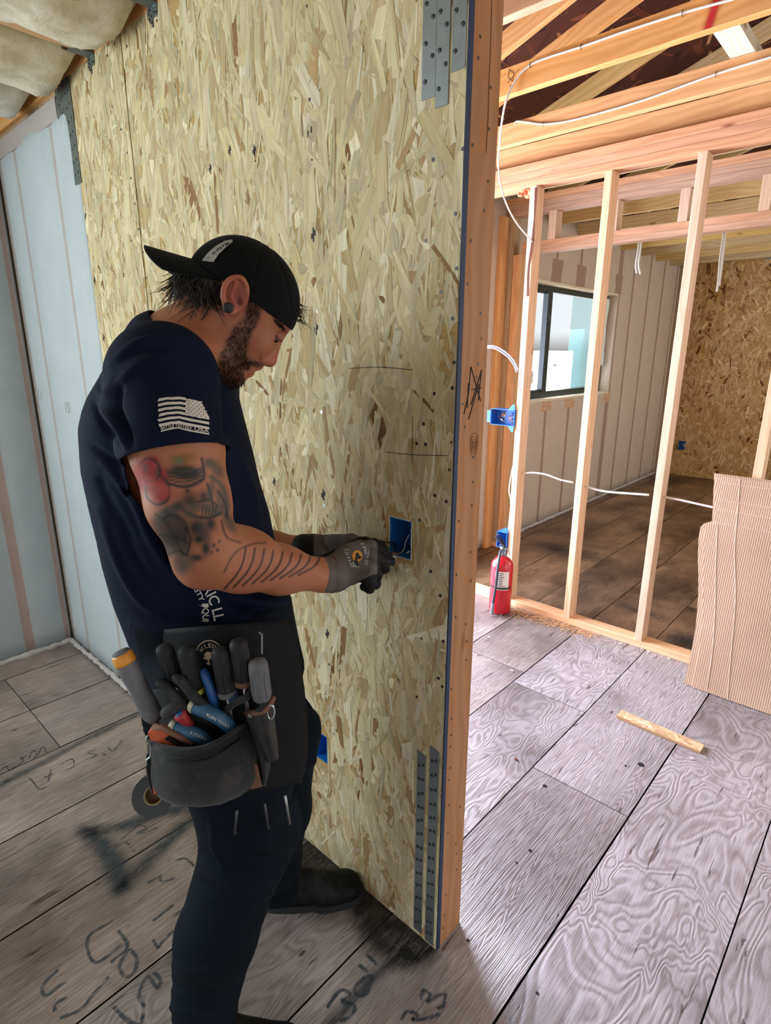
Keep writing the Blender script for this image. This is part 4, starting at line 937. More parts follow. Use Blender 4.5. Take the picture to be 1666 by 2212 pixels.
loose(ex, MB().tube(hp, .0085, 10).build('hose', M['hose'], smooth=True)); loose(ex, MB().tube([(cx+.004, cy-.088, .09), (cx+.001, cy-.092, .015)], [.010, .012], 12).build('nozzle', M['galv']))
def cyl_patch(name, a0, a1, z0, z1, r_, mat):
    n = 14; ps = [Vector((cx+r_*math.cos(a0+(a1-a0)*i/n), cy+r_*math.sin(a0+(a1-a0)*i/n), 0)) for i in range(n+1)]
    o_ = MB().add([p+Vector((0, 0, z0)) for p in ps]+[p+Vector((0, 0, z1)) for p in ps], [[i, i+1, n+2+i, n+1+i] for i in range(n)]).build(name, mat); loose(ex, o_); return o_
cyl_patch('label_sheet', math.radians(-92), math.radians(-20), .17, .29, .0687, M['label_white'])
mb = MB()
for i in range(9):
    for a in (-60,): 
        z = .18+i*.012; a0 = math.radians(-84); a1 = math.radians(-84+R.uniform(25, 52)); n = 6
        mb.add([(cx+.0691*math.cos(a0+(a1-a0)*q/n), cy+.0691*math.sin(a0+(a1-a0)*q/n), z+dz) for dz in (0, .004) for q in range(n+1)], [[q, q+1, n+2+q, n+1+q] for q in range(n)])
loose(ex, mb.build('label_print', M['nail']))
cyl_patch('strap_band', math.radians(-180), math.radians(0), .175, .187, .0695, M['rubber'])
for a in (-140, -50, 40): loose(ex, MB().tube([(cx+.06*math.cos(math.radians(a)), cy+.06*math.sin(math.radians(a)), .012), (cx+.078*math.cos(math.radians(a)), cy+.078*math.sin(math.radians(a)), .006)], .004, 6).build('foot_lug', M['galv']))

# ---------------------------------------------------------------- bits on the floor
pc = [fl(1335, 1548), fl(1350, 1534), fl(1524, 1606), fl(1510, 1629)]
sx0 = Vector((*fl(1331, 1551), .001)); sx1 = Vector((*fl(1512, 1629), .001)); ud = (sx1-sx0); Ls = ud.length; ud.normalize(); vd = Vector((-ud.y, ud.x, 0))
o_ = strand_board('board_offcut', sx0+Vector((0, 0, .011)), ud, vd, (0, 0, 1), Ls, .060, .0105, 90, [('e0bd92', 3), ('cfa880', 3), ('efd2ab', 2), ('a87a54', .6)], 5, None, lmin=.03, lmax=.09, wmin=.006, wmax=.02, spread=.6, base='c7a078', axis_v=False)
tag(recentre(o_), 'strand board offcut strip lying on the floor near the cardboard', 'offcut')
mb = MB(); rr = random.Random(6); M['shaving'] = plain('wood_shavings', 'd6a878', .8, var=.25, scale=80)
for i in range(900):
    t_ = rr.random(); px = 1100+185*t_; py = 1312+58*t_
    c = Vector((*fl(px+rr.gauss(0, 9), py+rr.gauss(0, 6)+4), .002+.006*rr.random()*(1 if t_ < .8 else .5)))
    if c.y > SY-.006: c.y = SY-.006-rr.random()*.03
    a = rr.uniform(0, 6.28); l = rr.uniform(.003, .011); d = Vector((math.cos(a), math.sin(a), rr.uniform(-.1, .25)))*l; s_ = Vector((-math.sin(a), math.cos(a), rr.uniform(-.4, .4)))*.0016
    mb.add([c-d-s_, c+d-s_, c+d+s_, c-d+s_], [[0, 1, 2, 3]])
tag(recentre(mb.build('sawdust_pile', M['shaving'])), 'pile of wood shavings along the bottom plate', 'sawdust', kind='stuff')
M['chip'] = plain('pale_chip', 'd9d3cc', .7)
for i, (px, py, lab) in enumerate(((1056, 1378, 'pale wood chip nearest the end post, on the sunlit floor'), (1105, 1450, 'pale curled chip on the floor in front of the fire extinguisher'), (1340, 1392, 'pale chip close to the bottom plate'), (1401, 1409, 'pale chip close to the bottom plate, nearer the cardboard'), (1445, 1424, 'pale chip right beside the cardboard foot'), (1115, 1642, 'brown bark sliver on the floor by the end post'), (1495, 1640, 'small grey lump beside the board offcut'))):
    c = Vector((*fl(px, py), .003)); mb = MB(); mb.prism([c+Vector((math.cos(a)*.012*rr.uniform(.5, 1.1), math.sin(a)*.006*rr.uniform(.6, 1.1), 0)) for a in (0, 1, 2.2, 3.3, 4.2, 5.3)], (0.1, 0, 1), .003)
    tag(recentre(mb.build('wood_chip', M['bark'] if 'bark' in lab else M['chip'])), lab, 'wood chip', 'chips scattered on the floor')
# ================================================================ the electrician
RI = np.array([math.cos(YAW), math.sin(YAW), 0.]); HH = np.array([-math.sin(YAW), math.cos(YAW), 0.])
def A3(px, py, D):
    p = UD(px, py, D); return np.array([p.x*RI[0]+p.y*RI[1], D, p.z])
def toW(v):
    v = np.asarray(v); return v[..., 0:1]*RI+v[..., 1:2]*HH+v[..., 2:3]*np.array([0, 0, 1.])
def projpx(W_):
    v = W_-np.array([0, 0, CAMH]); w_ = v@np.array(_fw); return 833+F_PX*(v@np.array(_r))/w_, 1106-F_PX*(v@np.array(_u))/w_
class Field:
    """signed distance samples on a rectilinear grid in the person's axes"""
    def __init__(s, ax, bx, zx): s.ax = [np.asarray(q, np.float32) for q in (ax, bx, zx)]; s.V = np.full([len(q) for q in s.ax], 1., np.float32)
    def sub(s, lo, hi):
        sl = []
        for q, l, h in zip(s.ax, lo, hi):
            i = max(0, int(np.searchsorted(q, l))-1); j = min(len(q), int(np.searchsorted(q, h))+1)
            sl.append(slice(i, max(j, i+1)))
        G = np.meshgrid(*[q[k_] for q, k_ in zip(s.ax, sl)], indexing='ij', sparse=True)
        return tuple(sl), G
    def merge(s, sl, d, k, op='u'):
        v = s.V[sl]
        if op == 'u':
            if k > 0: h = np.clip(.5+.5*(v-d)/k, 0, 1); v = v*(1-h)+d*h-k*h*(1-h)
            else: v = np.minimum(v, d)
        else:
            h = np.clip(.5-.5*(v+d)/k, 0, 1) if k > 0 else None
            v = (v*(1-h)-d*h+k*h*(1-h)) if k > 0 else np.maximum(v, -d)
        s.V[sl] = v
    def cap(s, p, q, r0, r1, k=.01, op='u', sq=None):
        """tapered capsule"""
        p = np.asarray(p, float); q = np.asarray(q, float); m = max(r0, r1)+k+.012
        sl, (X, Y, Z) = s.sub(np.minimum(p, q)-m, np.maximum(p, q)+m); d = q-p; L2 = float(d@d)+1e-12
        t = np.clip(((X-p[0])*d[0]+(Y-p[1])*d[1]+(Z-p[2])*d[2])/L2, 0, 1)
        dd = np.sqrt((X-p[0]-t*d[0])**2+(Y-p[1]-t*d[1])**2+(Z-p[2]-t*d[2])**2)-(r0+(r1-r0)*t)
        s.merge(sl, dd.astype(np.float32), k, op)
    def chain(s, pts, k=.01, op='u'):
        for i in range(len(pts)-1): s.cap(pts[i][0], pts[i+1][0], pts[i][1], pts[i+1][1], k, op)
    def ell(s, c, axes, rad, k=.01, op='u'):
        c = np.asarray(c, float); E_ = [np.asarray(e, float)/np.linalg.norm(e) for e in axes]; m = max(rad)+k+.012
        sl, (X, Y, Z) = s.sub(c-m, c+m); ds = [(X-c[0])*e[0]+(Y-c[1])*e[1]+(Z-c[2])*e[2] for e in E_]
        k0 = np.sqrt(sum((d/r_)**2 for d, r_ in zip(ds, rad))); k1 = np.sqrt(sum((d/r_**2)**2 for d, r_ in zip(ds, rad)))+1e-9
        s.merge(sl, (k0*(k0-1)/k1).astype(np.float32), k, op)
    def mesh(s, iso=0.):
        V = s.V-iso; S = V < 0; nx, ny, nz = V.shape
        c = np.zeros((nx-1, ny-1, nz-1), np.uint8)
        for i in (0, 1):
            for j in (0, 1):
                for k_ in (0, 1): c += S[i:nx-1+i, j:ny-1+j, k_:nz-1+k_]
        act = (c > 0) & (c < 8); idx = np.full(act.shape, -1, np.int32); I = np.nonzero(act); n = len(I[0]); idx[I] = np.arange(n)
        acc = np.zeros((n, 3)); cnt = np.zeros(n)
        base = np.stack(I, 1)
        corners = [(i, j, k_) for i in (0, 1) for j in (0, 1) for k_ in (0, 1)]
        for a in corners:
            for ax_ in range(3):
                if a[ax_]: continue
                b = list(a); b[ax_] = 1
                ia = base+np.array(a); ib = base+np.array(b); va = V[tuple(ia.T)]; vb = V[tuple(ib.T)]; m = (va < 0) != (vb < 0)
                t = np.where(m, va/np.where(m, va-vb, 1), 0)
                pa = np.stack([s.ax[q][ia[:, q]] for q in range(3)], 1); pb = np.stack([s.ax[q][ib[:, q]] for q in range(3)], 1)
                acc += np.where(m[:, None], pa+(pb-pa)*t[:, None], 0); cnt += m
        P_ = acc/cnt[:, None]; Q = []
        for ax_ in range(3):
            sl0 = [slice(None)]*3; sl1 = [slice(None)]*3; sl0[ax_] = slice(0, -1); sl1[ax_] = slice(1, None)
            o1, o2 = [q for q in range(3) if q != ax_]
            for q in (o1, o2):
                sl0[q] = slice(1, -1); sl1[q] = slice(1, -1)
            sa = S[tuple(sl0)]; sb = S[tuple(sl1)]; E_ = np.nonzero(sa != sb)
            e = np.stack(E_, 1); e[:, o1] += 1; e[:, o2] += 1
            def cell(d1, d2):
                z = e.copy(); z[:, o1] -= d1; z[:, o2] -= d2; return idx[tuple(z.T)]
            q4 = np.stack([cell(1, 1), cell(0, 1), cell(0, 0), cell(1, 0)], 1)
            flip = sa[E_] if ax_ != 1 else ~sa[E_]
            q4 = np.where(flip[:, None], q4, q4[:, ::-1]); Q.append(q4)
        Q = np.concatenate(Q); Q = Q[(Q >= 0).all(1)]
        return P_, Q
def vnormals(P_, Q):
    n = np.zeros_like(P_); a = P_[Q[:, 2]]-P_[Q[:, 0]]; b = P_[Q[:, 3]]-P_[Q[:, 1]]; f = np.cross(a, b)
    for i in range(4): np.add.at(n, Q[:, i], f)
    return n/(np.linalg.norm(n, axis=1, keepdims=True)+1e-12)
def relax(P_, Q, it=2, lam=.5):
    E_ = np.concatenate([Q[:, [i, (i+1) % 4]] for i in range(4)])
    for _ in range(it):
        acc = np.zeros_like(P_); c = np.zeros(len(P_))
        np.add.at(acc, E_[:, 0], P_[E_[:, 1]]); np.add.at(c, E_[:, 0], 1); np.add.at(acc, E_[:, 1], P_[E_[:, 0]]); np.add.at(c, E_[:, 1], 1)
        P_ = P_+lam*(acc/c[:, None]-P_)
    return P_
def fold(W_, N_, lines, near_only=True):
    """raise/sink cloth folds; lines = ([(px,py)..], width px, height m)"""
    px, py = projpx(W_); face = (N_@np.array(_fw)) < .15 if near_only else np.ones(len(W_), bool)
    H = np.zeros(len(W_))
    for pts, wd, ht in lines:
        pts = [(v.x, v.y) for v in crv([Vector((a, b, 0)) for a, b in pts], 5)]; best = np.full(len(W_), 1e9); tt = np.zeros(len(W_)); n = len(pts)-1
        for i in range(n):
            x0, y0 = pts[i]; dx, dy = pts[i+1][0]-x0, pts[i+1][1]-y0; t = np.clip(((px-x0)*dx+(py-y0)*dy)/(dx*dx+dy*dy+1e-9), 0, 1)
            d = np.hypot(px-x0-t*dx, py-y0-t*dy); m = d < best; best = np.where(m, d, best); tt = np.where(m, (i+t)/n, tt)
        H += ht*np.exp(-(best/wd)**2)*np.sin(np.pi*np.clip(tt, .04, .96))**.5
    return W_+N_*(H*face*1.3)[:, None]
def npmesh(name, W_, Q, mats, parent=None, cols=None):
    me = bpy.data.meshes.new(name); me.vertices.add(len(W_)); me.vertices.foreach_set('co', W_.astype(np.float32).ravel())
    me.loops.add(Q.size); me.polygons.add(len(Q)); me.loops.foreach_set('vertex_index', Q.astype(np.int32).ravel())
    me.polygons.foreach_set('loop_start', np.arange(0, Q.size, 4, dtype=np.int32)); me.polygons.foreach_set('loop_total', np.full(len(Q), 4, np.int32))
    me.update(calc_edges=True); me.polygons.foreach_set('use_smooth', np.ones(len(Q), bool))
    for m in (mats if isinstance(mats, list) else [mats]): me.materials.append(m)
    if cols is not None:
        ca = me.color_attributes.new('col', 'FLOAT_COLOR', 'POINT'); ca.data.foreach_set('color', cols.astype(np.float32).ravel())
    me.validate(); o = bpy.data.objects.new(name, me); COL.objects.link(o)
    if parent is not None: attach(o, parent)
    return o
def bvh_of(o): me = o.data; return BVHTree.FromPolygons([v.co.copy() for v in me.vertices], [list(p.vertices) for p in me.polygons])
def rng(lo, hi, st): return list(np.arange(lo, hi, st))

# ---- head frame: pixel offsets on the head's mid plane -> person axes
HC = A3(550, 680, 1.08); hray = np.array(ray(550, 680)); hray /= np.linalg.norm(hray)
e1 = np.array(_r)-hray*(np.array(_r)@hray); e1 /= np.linalg.norm(e1); e2 = np.cross(e1, hray)
def w2a(v): return np.array([v@RI, v@HH, v[2]])
E1, E2, E3 = w2a(e1), w2a(e2), -w2a(hray)
if E2[2] < 0: E2 = -E2
HS = 1.04/1242.5
def Hh(px, py, lat=0.): return HC+(E1*(px-550)-E2*(py-680)+E3*lat)*HS
ang = math.radians(40); FU = E1*.77+E2*.64; FF = E1*.64-E2*.77      # face up direction, face forward direction
# ---- skeleton
sh_n = A3(352, 815, .945); ua1 = A3(381, 960, .895); ua2 = A3(408, 1085, .885); el_n = A3(446, 1192, .905); ol_n = A3(432, 1226, .905)
fa1 = A3(520, 1212, .955); fa2 = A3(605, 1230, 1.01); wr_n = A3(700, 1243, 1.07)
sh_f = A3(425, 800, 1.27); el_f = A3(492, 1150, 1.36); fa_f = A3(590, 1180, 1.335); wr_f = A3(668, 1181, 1.315)
neck0 = A3(395, 745, 1.09); neck1 = A3(470, 690, 1.085)
hip_n = A3(455, 1462, .99); th_n = A3(515, 1640, .985); kn_n = A3(535, 1820, .975); sn_n = A3(468, 2020, .955); an_n = A3(434, 2190, .955)
hip_f = A3(505, 1450, 1.17); th_f = A3(595, 1590, 1.20); kn_f = A3(600, 1745, 1.225); sn_f = A3(592, 1850, 1.27); an_f = A3(600, 1925, 1.32)
TB = [(352, 712), (305, 738), (262, 788), (230, 850), (214, 910), (216, 990), (228, 1080), (246, 1180), (268, 1265), (300, 1345), (320, 1385), (330, 1470)]
TF = [(470, 770), (492, 830), (510, 900), (533, 985), (552, 1060), (574, 1125), (590, 1200), (612, 1285), (622, 1325), (628, 1360), (640, 1420), (655, 1480)]
tb = np.array([A3(x, y, 1.10) for x, y in TB]); tf = np.array([A3(x, y, 1.10) for x, y in TF])
def torso(Fd, inset, k, ztop=1.60, zbot=.93):
    """ellipse stack following the back and front outlines"""
    sl, (X, Y, Z) = Fd.sub((-.6, .7, zbot), (.6, 1.5, ztop+.05)); z = Fd.ax[2][sl[2]]
    aL = np.interp(z, tb[::-1, 2], tb[::-1, 0])+inset; aR = np.interp(z, tf[::-1, 2], tf[::-1, 0])-inset
    rb = np.interp(z, [.9, 1.02, 1.12, 1.25, 1.38, 1.48, 1.56, 1.62], [.165, .165, .162, .172, .190, .185, .14, .07])-inset
    ca = ((aL+aR)/2)[None, None, :]; ra = np.maximum((aR-aL)/2, .02)[None, None, :]; rb = rb[None, None, :]
    q = (np.abs((X-ca)/ra)**2.35+np.abs((Y-1.10)/rb)**2.35)**(1/2.35)
    d = (q-1)*np.minimum(ra, rb); d = np.maximum(d, np.maximum(Z-ztop, zbot-Z)).astype(np.float32)
    Fd.merge(sl, d, k)
# ---------------------------------------------------------------- body (one continuous surface)
hx = HC
ga = rng(-.46, -.385, .0042)+rng(-.385, hx[0]-.13, .0024)+rng(hx[0]-.13, hx[0]+.11, .0017)+rng(hx[0]+.11, .26, .0036)
gb = rng(.80, hx[1]-.10, .0026)+rng(hx[1]-.10, hx[1]+.10, .0019)+rng(hx[1]+.10, 1.42, .0042)
gz = rng(.0, .95, .014)+rng(.95, 1.06, .0042)+rng(1.06, HC[2]-.15, .0026)+rng(HC[2]-.15, HC[2]+.16, .0017)
B = Field(ga, gb, gz)
torso(B, .022, .03)
B.chain([(hip_n, .075), (th_n, .075), (kn_n, .052), (sn_n, .05), (an_n, .036)], .02); B.chain([(hip_f, .075), (th_f, .07), (kn_f, .052), (sn_f, .045), (an_f, .034)], .02)
B.chain([(sh_n, .066), (ua1, .0665), (ua2, .060), (el_n, .049)], .03); B.chain([(el_n, .050), (ol_n, .031)], .03)
B.chain([(el_n, .050), (fa1, .0505), (fa2, .042), (wr_n, .0305)], .03); B.ell(fa1+np.array([-.01, 0, .012]), ([1, .2, 0], [0, 1, 0], [0, 0, 1]), (.075, .040, .043), .03)
hand_n = A3(765, 1215, 1.12); hand_f = A3(745, 1185, 1.31)
B.chain([(wr_n, .030), (hand_n, .028)], .02)
B.chain([(sh_f, .066), (el_f, .044), (fa_f, .033), (wr_f, .024), (hand_f, .022)], .025)
B.chain([(neck0, .068), (neck1, .056), (Hh(505, 665), .050)], .03); B.ell(A3(420, 765, 1.09), ([1, 0, 0], [0, 1, 0], [0, 0, 1]), (.09, .15, .05), .05)
B.cap(Hh(470, 775), Hh(500, 760), .045, .035, .03)
# head
s_ = HS
B.ell(Hh(548, 640), (FU*.35+FF*-.0+E1*0+E2*.0 if False else E1*.8-E2*.6, E1*.6+E2*.8, E3), (100*s_, 88*s_, 74*s_), .02)
B.ell(Hh(552, 706), (FU, FF, E3), (88*s_, 46*s_, 56*s_), .022)
B.ell(Hh(536, 744), (FU, FF, E3), (64*s_, 40*s_, 47*s_), .02)
for q in (-1, 1):
    B.cap(Hh(512, 700, q*56), Hh(482, 762, q*44), 18*s_, 16*s_, .018); B.cap(Hh(482, 762, q*44), Hh(500, 800, q*14), 16*s_, 17*s_, .016)
    B.ell(Hh(556, 731, q*40), (FU, FF, E3), (26*s_, 22*s_, 18*s_), .016)
    B.cap(Hh(606, 706, q*10), Hh(592, 699, q*42), 9.5*s_, 9*s_, .012)
    B.ell(Hh(606, 724, q*28), (FU, FF, E3), (13*s_, 16*s_, 17*s_), .008, 's')
B.ell(Hh(501, 797), (FU, FF, E3), (22*s_, 25*s_, 26*s_), .014)
B.ell(Hh(533, 775), (FU, FF, E3), (26*s_, 24*s_, 30*s_), .014)
B.cap(Hh(600, 722), Hh(587, 748), 9*s_, 9.5*s_, .010); B.cap(Hh(587, 748), Hh(576, 774), 10*s_, 14.5*s_, .008); B.ell(Hh(571, 764), (FU, FF, E3), (16*s_, 16*s_, 14*s_), .010)
for q in (-1, 1):
    B.ell(Hh(565.5, 772, q*13), (FU, FF, E3), (10*s_, 12*s_, 7.5*s_), .005)
    B.ell(Hh(569, 784, q*7), (FU, FF, E3), (5*s_, 6*s_, 4*s_), .002, 's')
B.cap(Hh(548, 783, -17), Hh(551, 784, 0), 6.5*s_, 8.5*s_, .005); B.cap(Hh(551, 784, 0), Hh(548, 783, 17), 8.5*s_, 6.5*s_, .005)
B.cap(Hh(527, 797, -15), Hh(529, 799, 0), 7*s_, 9*s_, .005); B.cap(Hh(529, 799, 0), Hh(527, 797, 15), 9*s_, 7*s_, .005)
[B.cap(Hh(557, 758, q*17), Hh(553, 776, q*17), 2.2*s_, 2.6*s_, .004, 's') for q in (-1, 1)]
B.cap(Hh(544, 799, -20), Hh(546, 800, 20), 3.2*s_, 3.2*s_, .003, 's'); B.cap(Hh(534, 787, -25), Hh(541, 794, 0), 2.2*s_, 3*s_, .003, 's'); B.cap(Hh(534, 787, 25), Hh(541, 794, 0), 2.2*s_, 3*s_, .003, 's')
# ears: rim, bowl, lobe
for q in (-1, 1):
    L = 73*q
    B.ell(Hh(518, 641, L+8*q), (E1*.30+E2, E1-E2*.30, E3), (37*s_, 24*s_, 9*s_), .004)
    rim = [(533, 659, 5), (538, 641, 8), (537, 623, 11), (526, 612, 13), (509, 615, 15), (497, 629, 16), (493, 647, 15), (497, 665, 12), (505, 676, 9), (513, 672, 6)]
    rim = [np.array(v) for v in crv([Vector((a, b, c)) for a, b, c in rim], 4)]; rim = [Hh(v[0], v[1], L+q*(v[2]+5)) for v in rim]
    for i in range(len(rim)-1): B.cap(rim[i], rim[i+1], 4.6*s_, 4.6*s_, .0025)
    B.ell(Hh(503, 668, L+q*11), (E1*.25+E2, E1-E2*.25, E3), (13*s_, 9*s_, 6*s_), .004)
    B.ell(Hh(518, 641, L-q*8), (E1*.30+E2, E1-E2*.30, E3), (36*s_, 23*s_, 12*s_), .004); B.ell(Hh(519, 640, L+q*21), (E1*.25+E2, E1-E2*.25, E3), (26*s_, 12*s_, 8*s_), .003, 's'); B.ell(Hh(524, 656, L+q*20), (E1*.25+E2, E1-E2*.25, E3), (8*s_, 6*s_, 11*s_), .002, 's')
    B.cap(Hh(519, 622, L+q*16), Hh(508, 645, L+q*17), 3.6*s_, 4*s_, .003); B.cap(Hh(508, 645, L+q*17), Hh(513, 663, L+q*14), 4*s_, 4.5*s_, .003)
    B.ell(Hh(528, 655, L+q*8), (E2, E1, E3), (8*s_, 5*s_, 6*s_), .003)
P_, Q = B.mesh(); P_ = relax(P_, Q, 2, .4); W_ = toW(P_); N_ = vnormals(W_, Q)
if np.mean(np.einsum('ij,ij->i', N_, W_-W_.mean(0))) < 0: Q = Q[:, ::-1]; N_ = -N_
px, py = projpx(W_)
def blob(cx, cy, rx, ry, ang_=0., pw=2.): 
    c, s__ = math.cos(math.radians(ang_)), math.sin(math.radians(ang_)); X = (px-cx)*c+(py-cy)*s__; Y = -(px-cx)*s__+(py-cy)*c
    return np.exp(-((X/rx)**2+(Y/ry)**2)**(pw/2))
def pline(pts, wd):
    best = np.full(len(px), 1e9)
    if len(pts) > 2: pts = [(v.x, v.y) for v in crv([Vector((a, b, 0)) for a, b in pts], 4)]
    for i in range(len(pts)-1):
        x0, y0 = pts[i]; dx, dy = pts[i+1][0]-x0, pts[i+1][1]-y0; t = np.clip(((px-x0)*dx+(py-y0)*dy)/(dx*dx+dy*dy+1e-9), 0, 1); best = np.minimum(best, np.hypot(px-x0-t*dx, py-y0-t*dy))
    return np.exp(-(best/wd)**2)
def vn(sc, sd=0):
    """cheap vertex noise"""
    g = np.random.RandomState(sd); K = g.randn(7, 3)*sc; ph = g.rand(7)*6.28
    return np.sin(W_@K.T+ph).mean(1)*1.3
lat = (P_-HC)@E3/HS; hpx = (P_-HC)@E1/HS+550; hpy = -((P_-HC)@E2)/HS+680; ishead = (P_[:, 2] > HC[2]-.16) & (hpx > 395)
skin = np.tile(np.array(lin('a56a4c')[:3]), (len(W_), 1))
def tint(m, col, a=1.):
    global skin
    m = np.clip(m*a, 0, 1)[:, None]; skin = skin*(1-m)+np.array(lin(col)[:3])*m
tint(np.clip(vn(60, 1), 0, 1), 'b37660', .35); tint(np.clip(vn(45, 2), 0, 1), '8f5642', .3)
def hb(cx, cy, rx, ry, l0=None):
    return np.exp(-(((hpx-cx)/rx)**2+((hpy-cy)/ry)**2))*ishead
tint(hb(583, 772, 16, 18), 'ab5c48', .6); tint(hb(515, 640, 34, 44)*(np.abs(lat) > 62), 'b05a4c', .7); tint(hb(560, 735, 28, 22), 'a5664f', .5); tint(hb(519, 642, 17, 24)*(np.abs(lat) > 60), '6e3028', .55); tint(hb(523, 656, 7, 9)*(np.abs(lat) > 60), '3d1914', .8)  # reddened nose, ears and cheeks; shade of the inner ear painted in
# lips
tint(hb(530, 800, 10, 7)*(np.abs(lat) < 24), 'a34f45', .9); tint(hb(550, 789, 9, 6)*(np.abs(lat) < 24), 'a34f45', .8)
tint(hb(556, 768, 4, 11)*(np.abs(lat) > 8), '5a3226', .6)  # shade in the nose wing crease, painted into the skin
# beard and moustache masks in head pixels
def hpoly(pts, soft=5.):
    """soft inside mask of a polygon in head pixels"""
    ins = np.zeros(len(hpx), bool); n = len(pts); best = np.full(len(hpx), 1e9)
    for i in range(n):
        x0, y0 = pts[i]; x1, y1 = pts[(i+1) % n]
        c = ((y0 > hpy) != (y1 > hpy)) & (hpx < (x1-x0)*(hpy-y0)/(y1-y0+1e-9)+x0); ins ^= c
        dx, dy = x1-x0, y1-y0; t = np.clip(((hpx-x0)*dx+(hpy-y0)*dy)/(dx*dx+dy*dy+1e-9), 0, 1); best = np.minimum(best, np.hypot(hpx-x0-t*dx, hpy-y0-t*dy))
    return np.clip(.5+np.where(ins, best, -best)/(2*soft), 0, 1)*ishead
bpoly = [(541, 640), (560, 648), (566, 668), (560, 690), (545, 712), (534, 738), (530, 760), (540, 768), (560, 776), (562, 786), (548, 783), (536, 782), (533, 789), (520, 790), (516, 803), (524, 812), (500, 830), (478, 828), (462, 795), (470, 765), (490, 730), (510, 700), (530, 682), (538, 660)]
BM = hpoly(bpoly, 4.5); under = (np.abs(lat) < 34) & (hpy > 770) & (hpx < 520) & (hpx > 462); BM = np.maximum(BM, under*ishead*.9)
tint(BM*(.8+.2*np.clip(vn(300, 4), -1, 1)), '2b1a13', .92)
tint(hb(470, 700, 40, 40)*(hpy > 660), '9a6450', .3)
eb = np.exp(-(((hpx-600)*.70+(hpy-700)*.71)/16)**2-((-(hpx-600)*.71+(hpy-700)*.70)/4.2)**2)*ishead*(np.abs(lat) > 10); tint(eb, '2b1b14', .95)
tint(hb(590, 722, 16, 10), '8f5646', .5)
# tattoos on the near arm (screen places converted once to the skin surface)
armmask = (P_[:, 1] < 1.08) & (P_[:, 2] < HC[2]-.18) & (py < 1330) & (px < 790)
def tat(m, col, a): tint(np.clip(m*1.15, 0, 1)*armmask, col, min(1., a*1.15))
ink = '1b1f22'
for q in ((318, 1015, 26, 20, 20), (345, 1030, 22, 24, -10), (322, 1048, 24, 18, 10), (350, 1068, 22, 20, 30), (330, 995, 16, 12, 0)): tat(blob(*q, 3.), '8f2a24', .85)
for q in ((313, 1013, 7, 10, 20), (340, 1020, 6, 14, 20), (330, 1055, 15, 4, 20), (352, 1085, 12, 5, -30), (300, 1040, 5, 12, 0)): tat(blob(*q), '5a3a3a', .7)
tat(pline([(300, 1005), (318, 990), (340, 1000), (345, 1025), (330, 1040), (305, 1035)], 2.6), ink, .7); tat(pline([(345, 1025), (365, 1050), (362, 1080), (340, 1090), (318, 1075), (315, 1050)], 2.6), ink, .7)
tat(blob(395, 990, 30, 12, -8, 3.), '7c5a26', .75); tat(blob(400, 1020, 38, 17, 6, 4.), '2f3026', .85); tat(blob(386, 995, 10, 7), '4f7056', .6)
for k_ in range(4): tat(pline([(362, 1020+k_*8), (400, 1026+k_*8), (438, 1010+k_*8)], 2.2), ink, .8)
tat(pline([(365, 1045), (400, 1052), (440, 1035), (436, 990)], 2.8), ink, .8)
tat(pline([(448, 1045), (455, 1070), (463, 1100), (475, 1110)], 2.6), ink, .85); tat(pline([(456, 1030), (480, 1050), (492, 1090), (488, 1115)], 5), '4e5148', .75)
tat(blob(462, 1105, 22, 13, -20, 3.), '4c4f47', .65); tat(pline([(395, 1100), (420, 1115), (455, 1118), (478, 1108)], 3), ink, .9); tat(blob(452, 1000, 13, 12, 0, 3.), '3f463b', .65); tat(blob(470, 1015, 12, 20, -30, 3.), '3f463b', .65)
for q in ((410, 1080, 20, 16), (385, 1092, 14, 10), (440, 1075, 10, 14), (405, 1060, 6, 5)): tat(blob(*q), ink, .75)
tat(blob(368, 1140, 40, 40, 20, 4.), '2e3231', .75); tat(blob(385, 1170, 30, 30, 0, 4.), '2e3231', .7); tat(blob(355, 1118, 30, 16, -30, 3.), '3a3e3a', .6); tat(blob(400, 1205, 20, 30, -20, 3.), '3f4440', .6)
for pts in ([(335, 1110), (360, 1130), (380, 1165), (395, 1200)], [(345, 1155), (380, 1160), (410, 1175)], [(360, 1108), (395, 1130), (400, 1170)]): tat(pline(pts, 2.5), '222626', .6)
for q in ((425, 1140, 20, 22), (455, 1132, 12, 16), (430, 1165, 12, 10), (445, 1185, 10, 16), (425, 1205, 14, 8), (462, 1178, 4, 4), (470, 1188, 4, 4), (458, 1193, 3, 3), (474, 1170, 3, 3)): tat(blob(*q), '232628', .85)
tat(blob(497, 1130, 12, 26, -30, 3.), '3c413a', .65); tat(pline([(478, 1125), (490, 1160), (520, 1172)], 2.2), ink, .7)
tat(pline([(485, 1235), (500, 1205), (520, 1185), (548, 1175), (575, 1172)], 2.2), ink, .6)
for q in ((300, 1020, 10, 26, 0), (335, 1050, 40, 12, 25)): tat(blob(*q, 3.), 'a8453a', .55)
for q in ((455, 1065, 8, 30, 10, 3.), (430, 1095, 30, 10, 5, 3.), (478, 1080, 12, 30, -12, 3.), (410, 1110, 16, 12, 0, 3.)): tat(blob(*q), '3b3f39', .6)
for q in ((352, 1190, 22, 22, 30, 3.), (388, 1222, 14, 22, -20, 3.), (372, 1100, 26, 10, -10, 3.), (440, 1150, 26, 12, 60, 3.)): tat(blob(*q), '34383a', .6)
for pts in ([(352, 1120), (375, 1112), (398, 1125), (408, 1150)], [(360, 1200), (385, 1190), (405, 1200)], [(470, 1060), (485, 1085), (492, 1120)], [(425, 1085), (452, 1080), (470, 1092)], [(400, 1140), (412, 1165), (404, 1195)]): tat(pline(pts, 2.2), ink, .75)
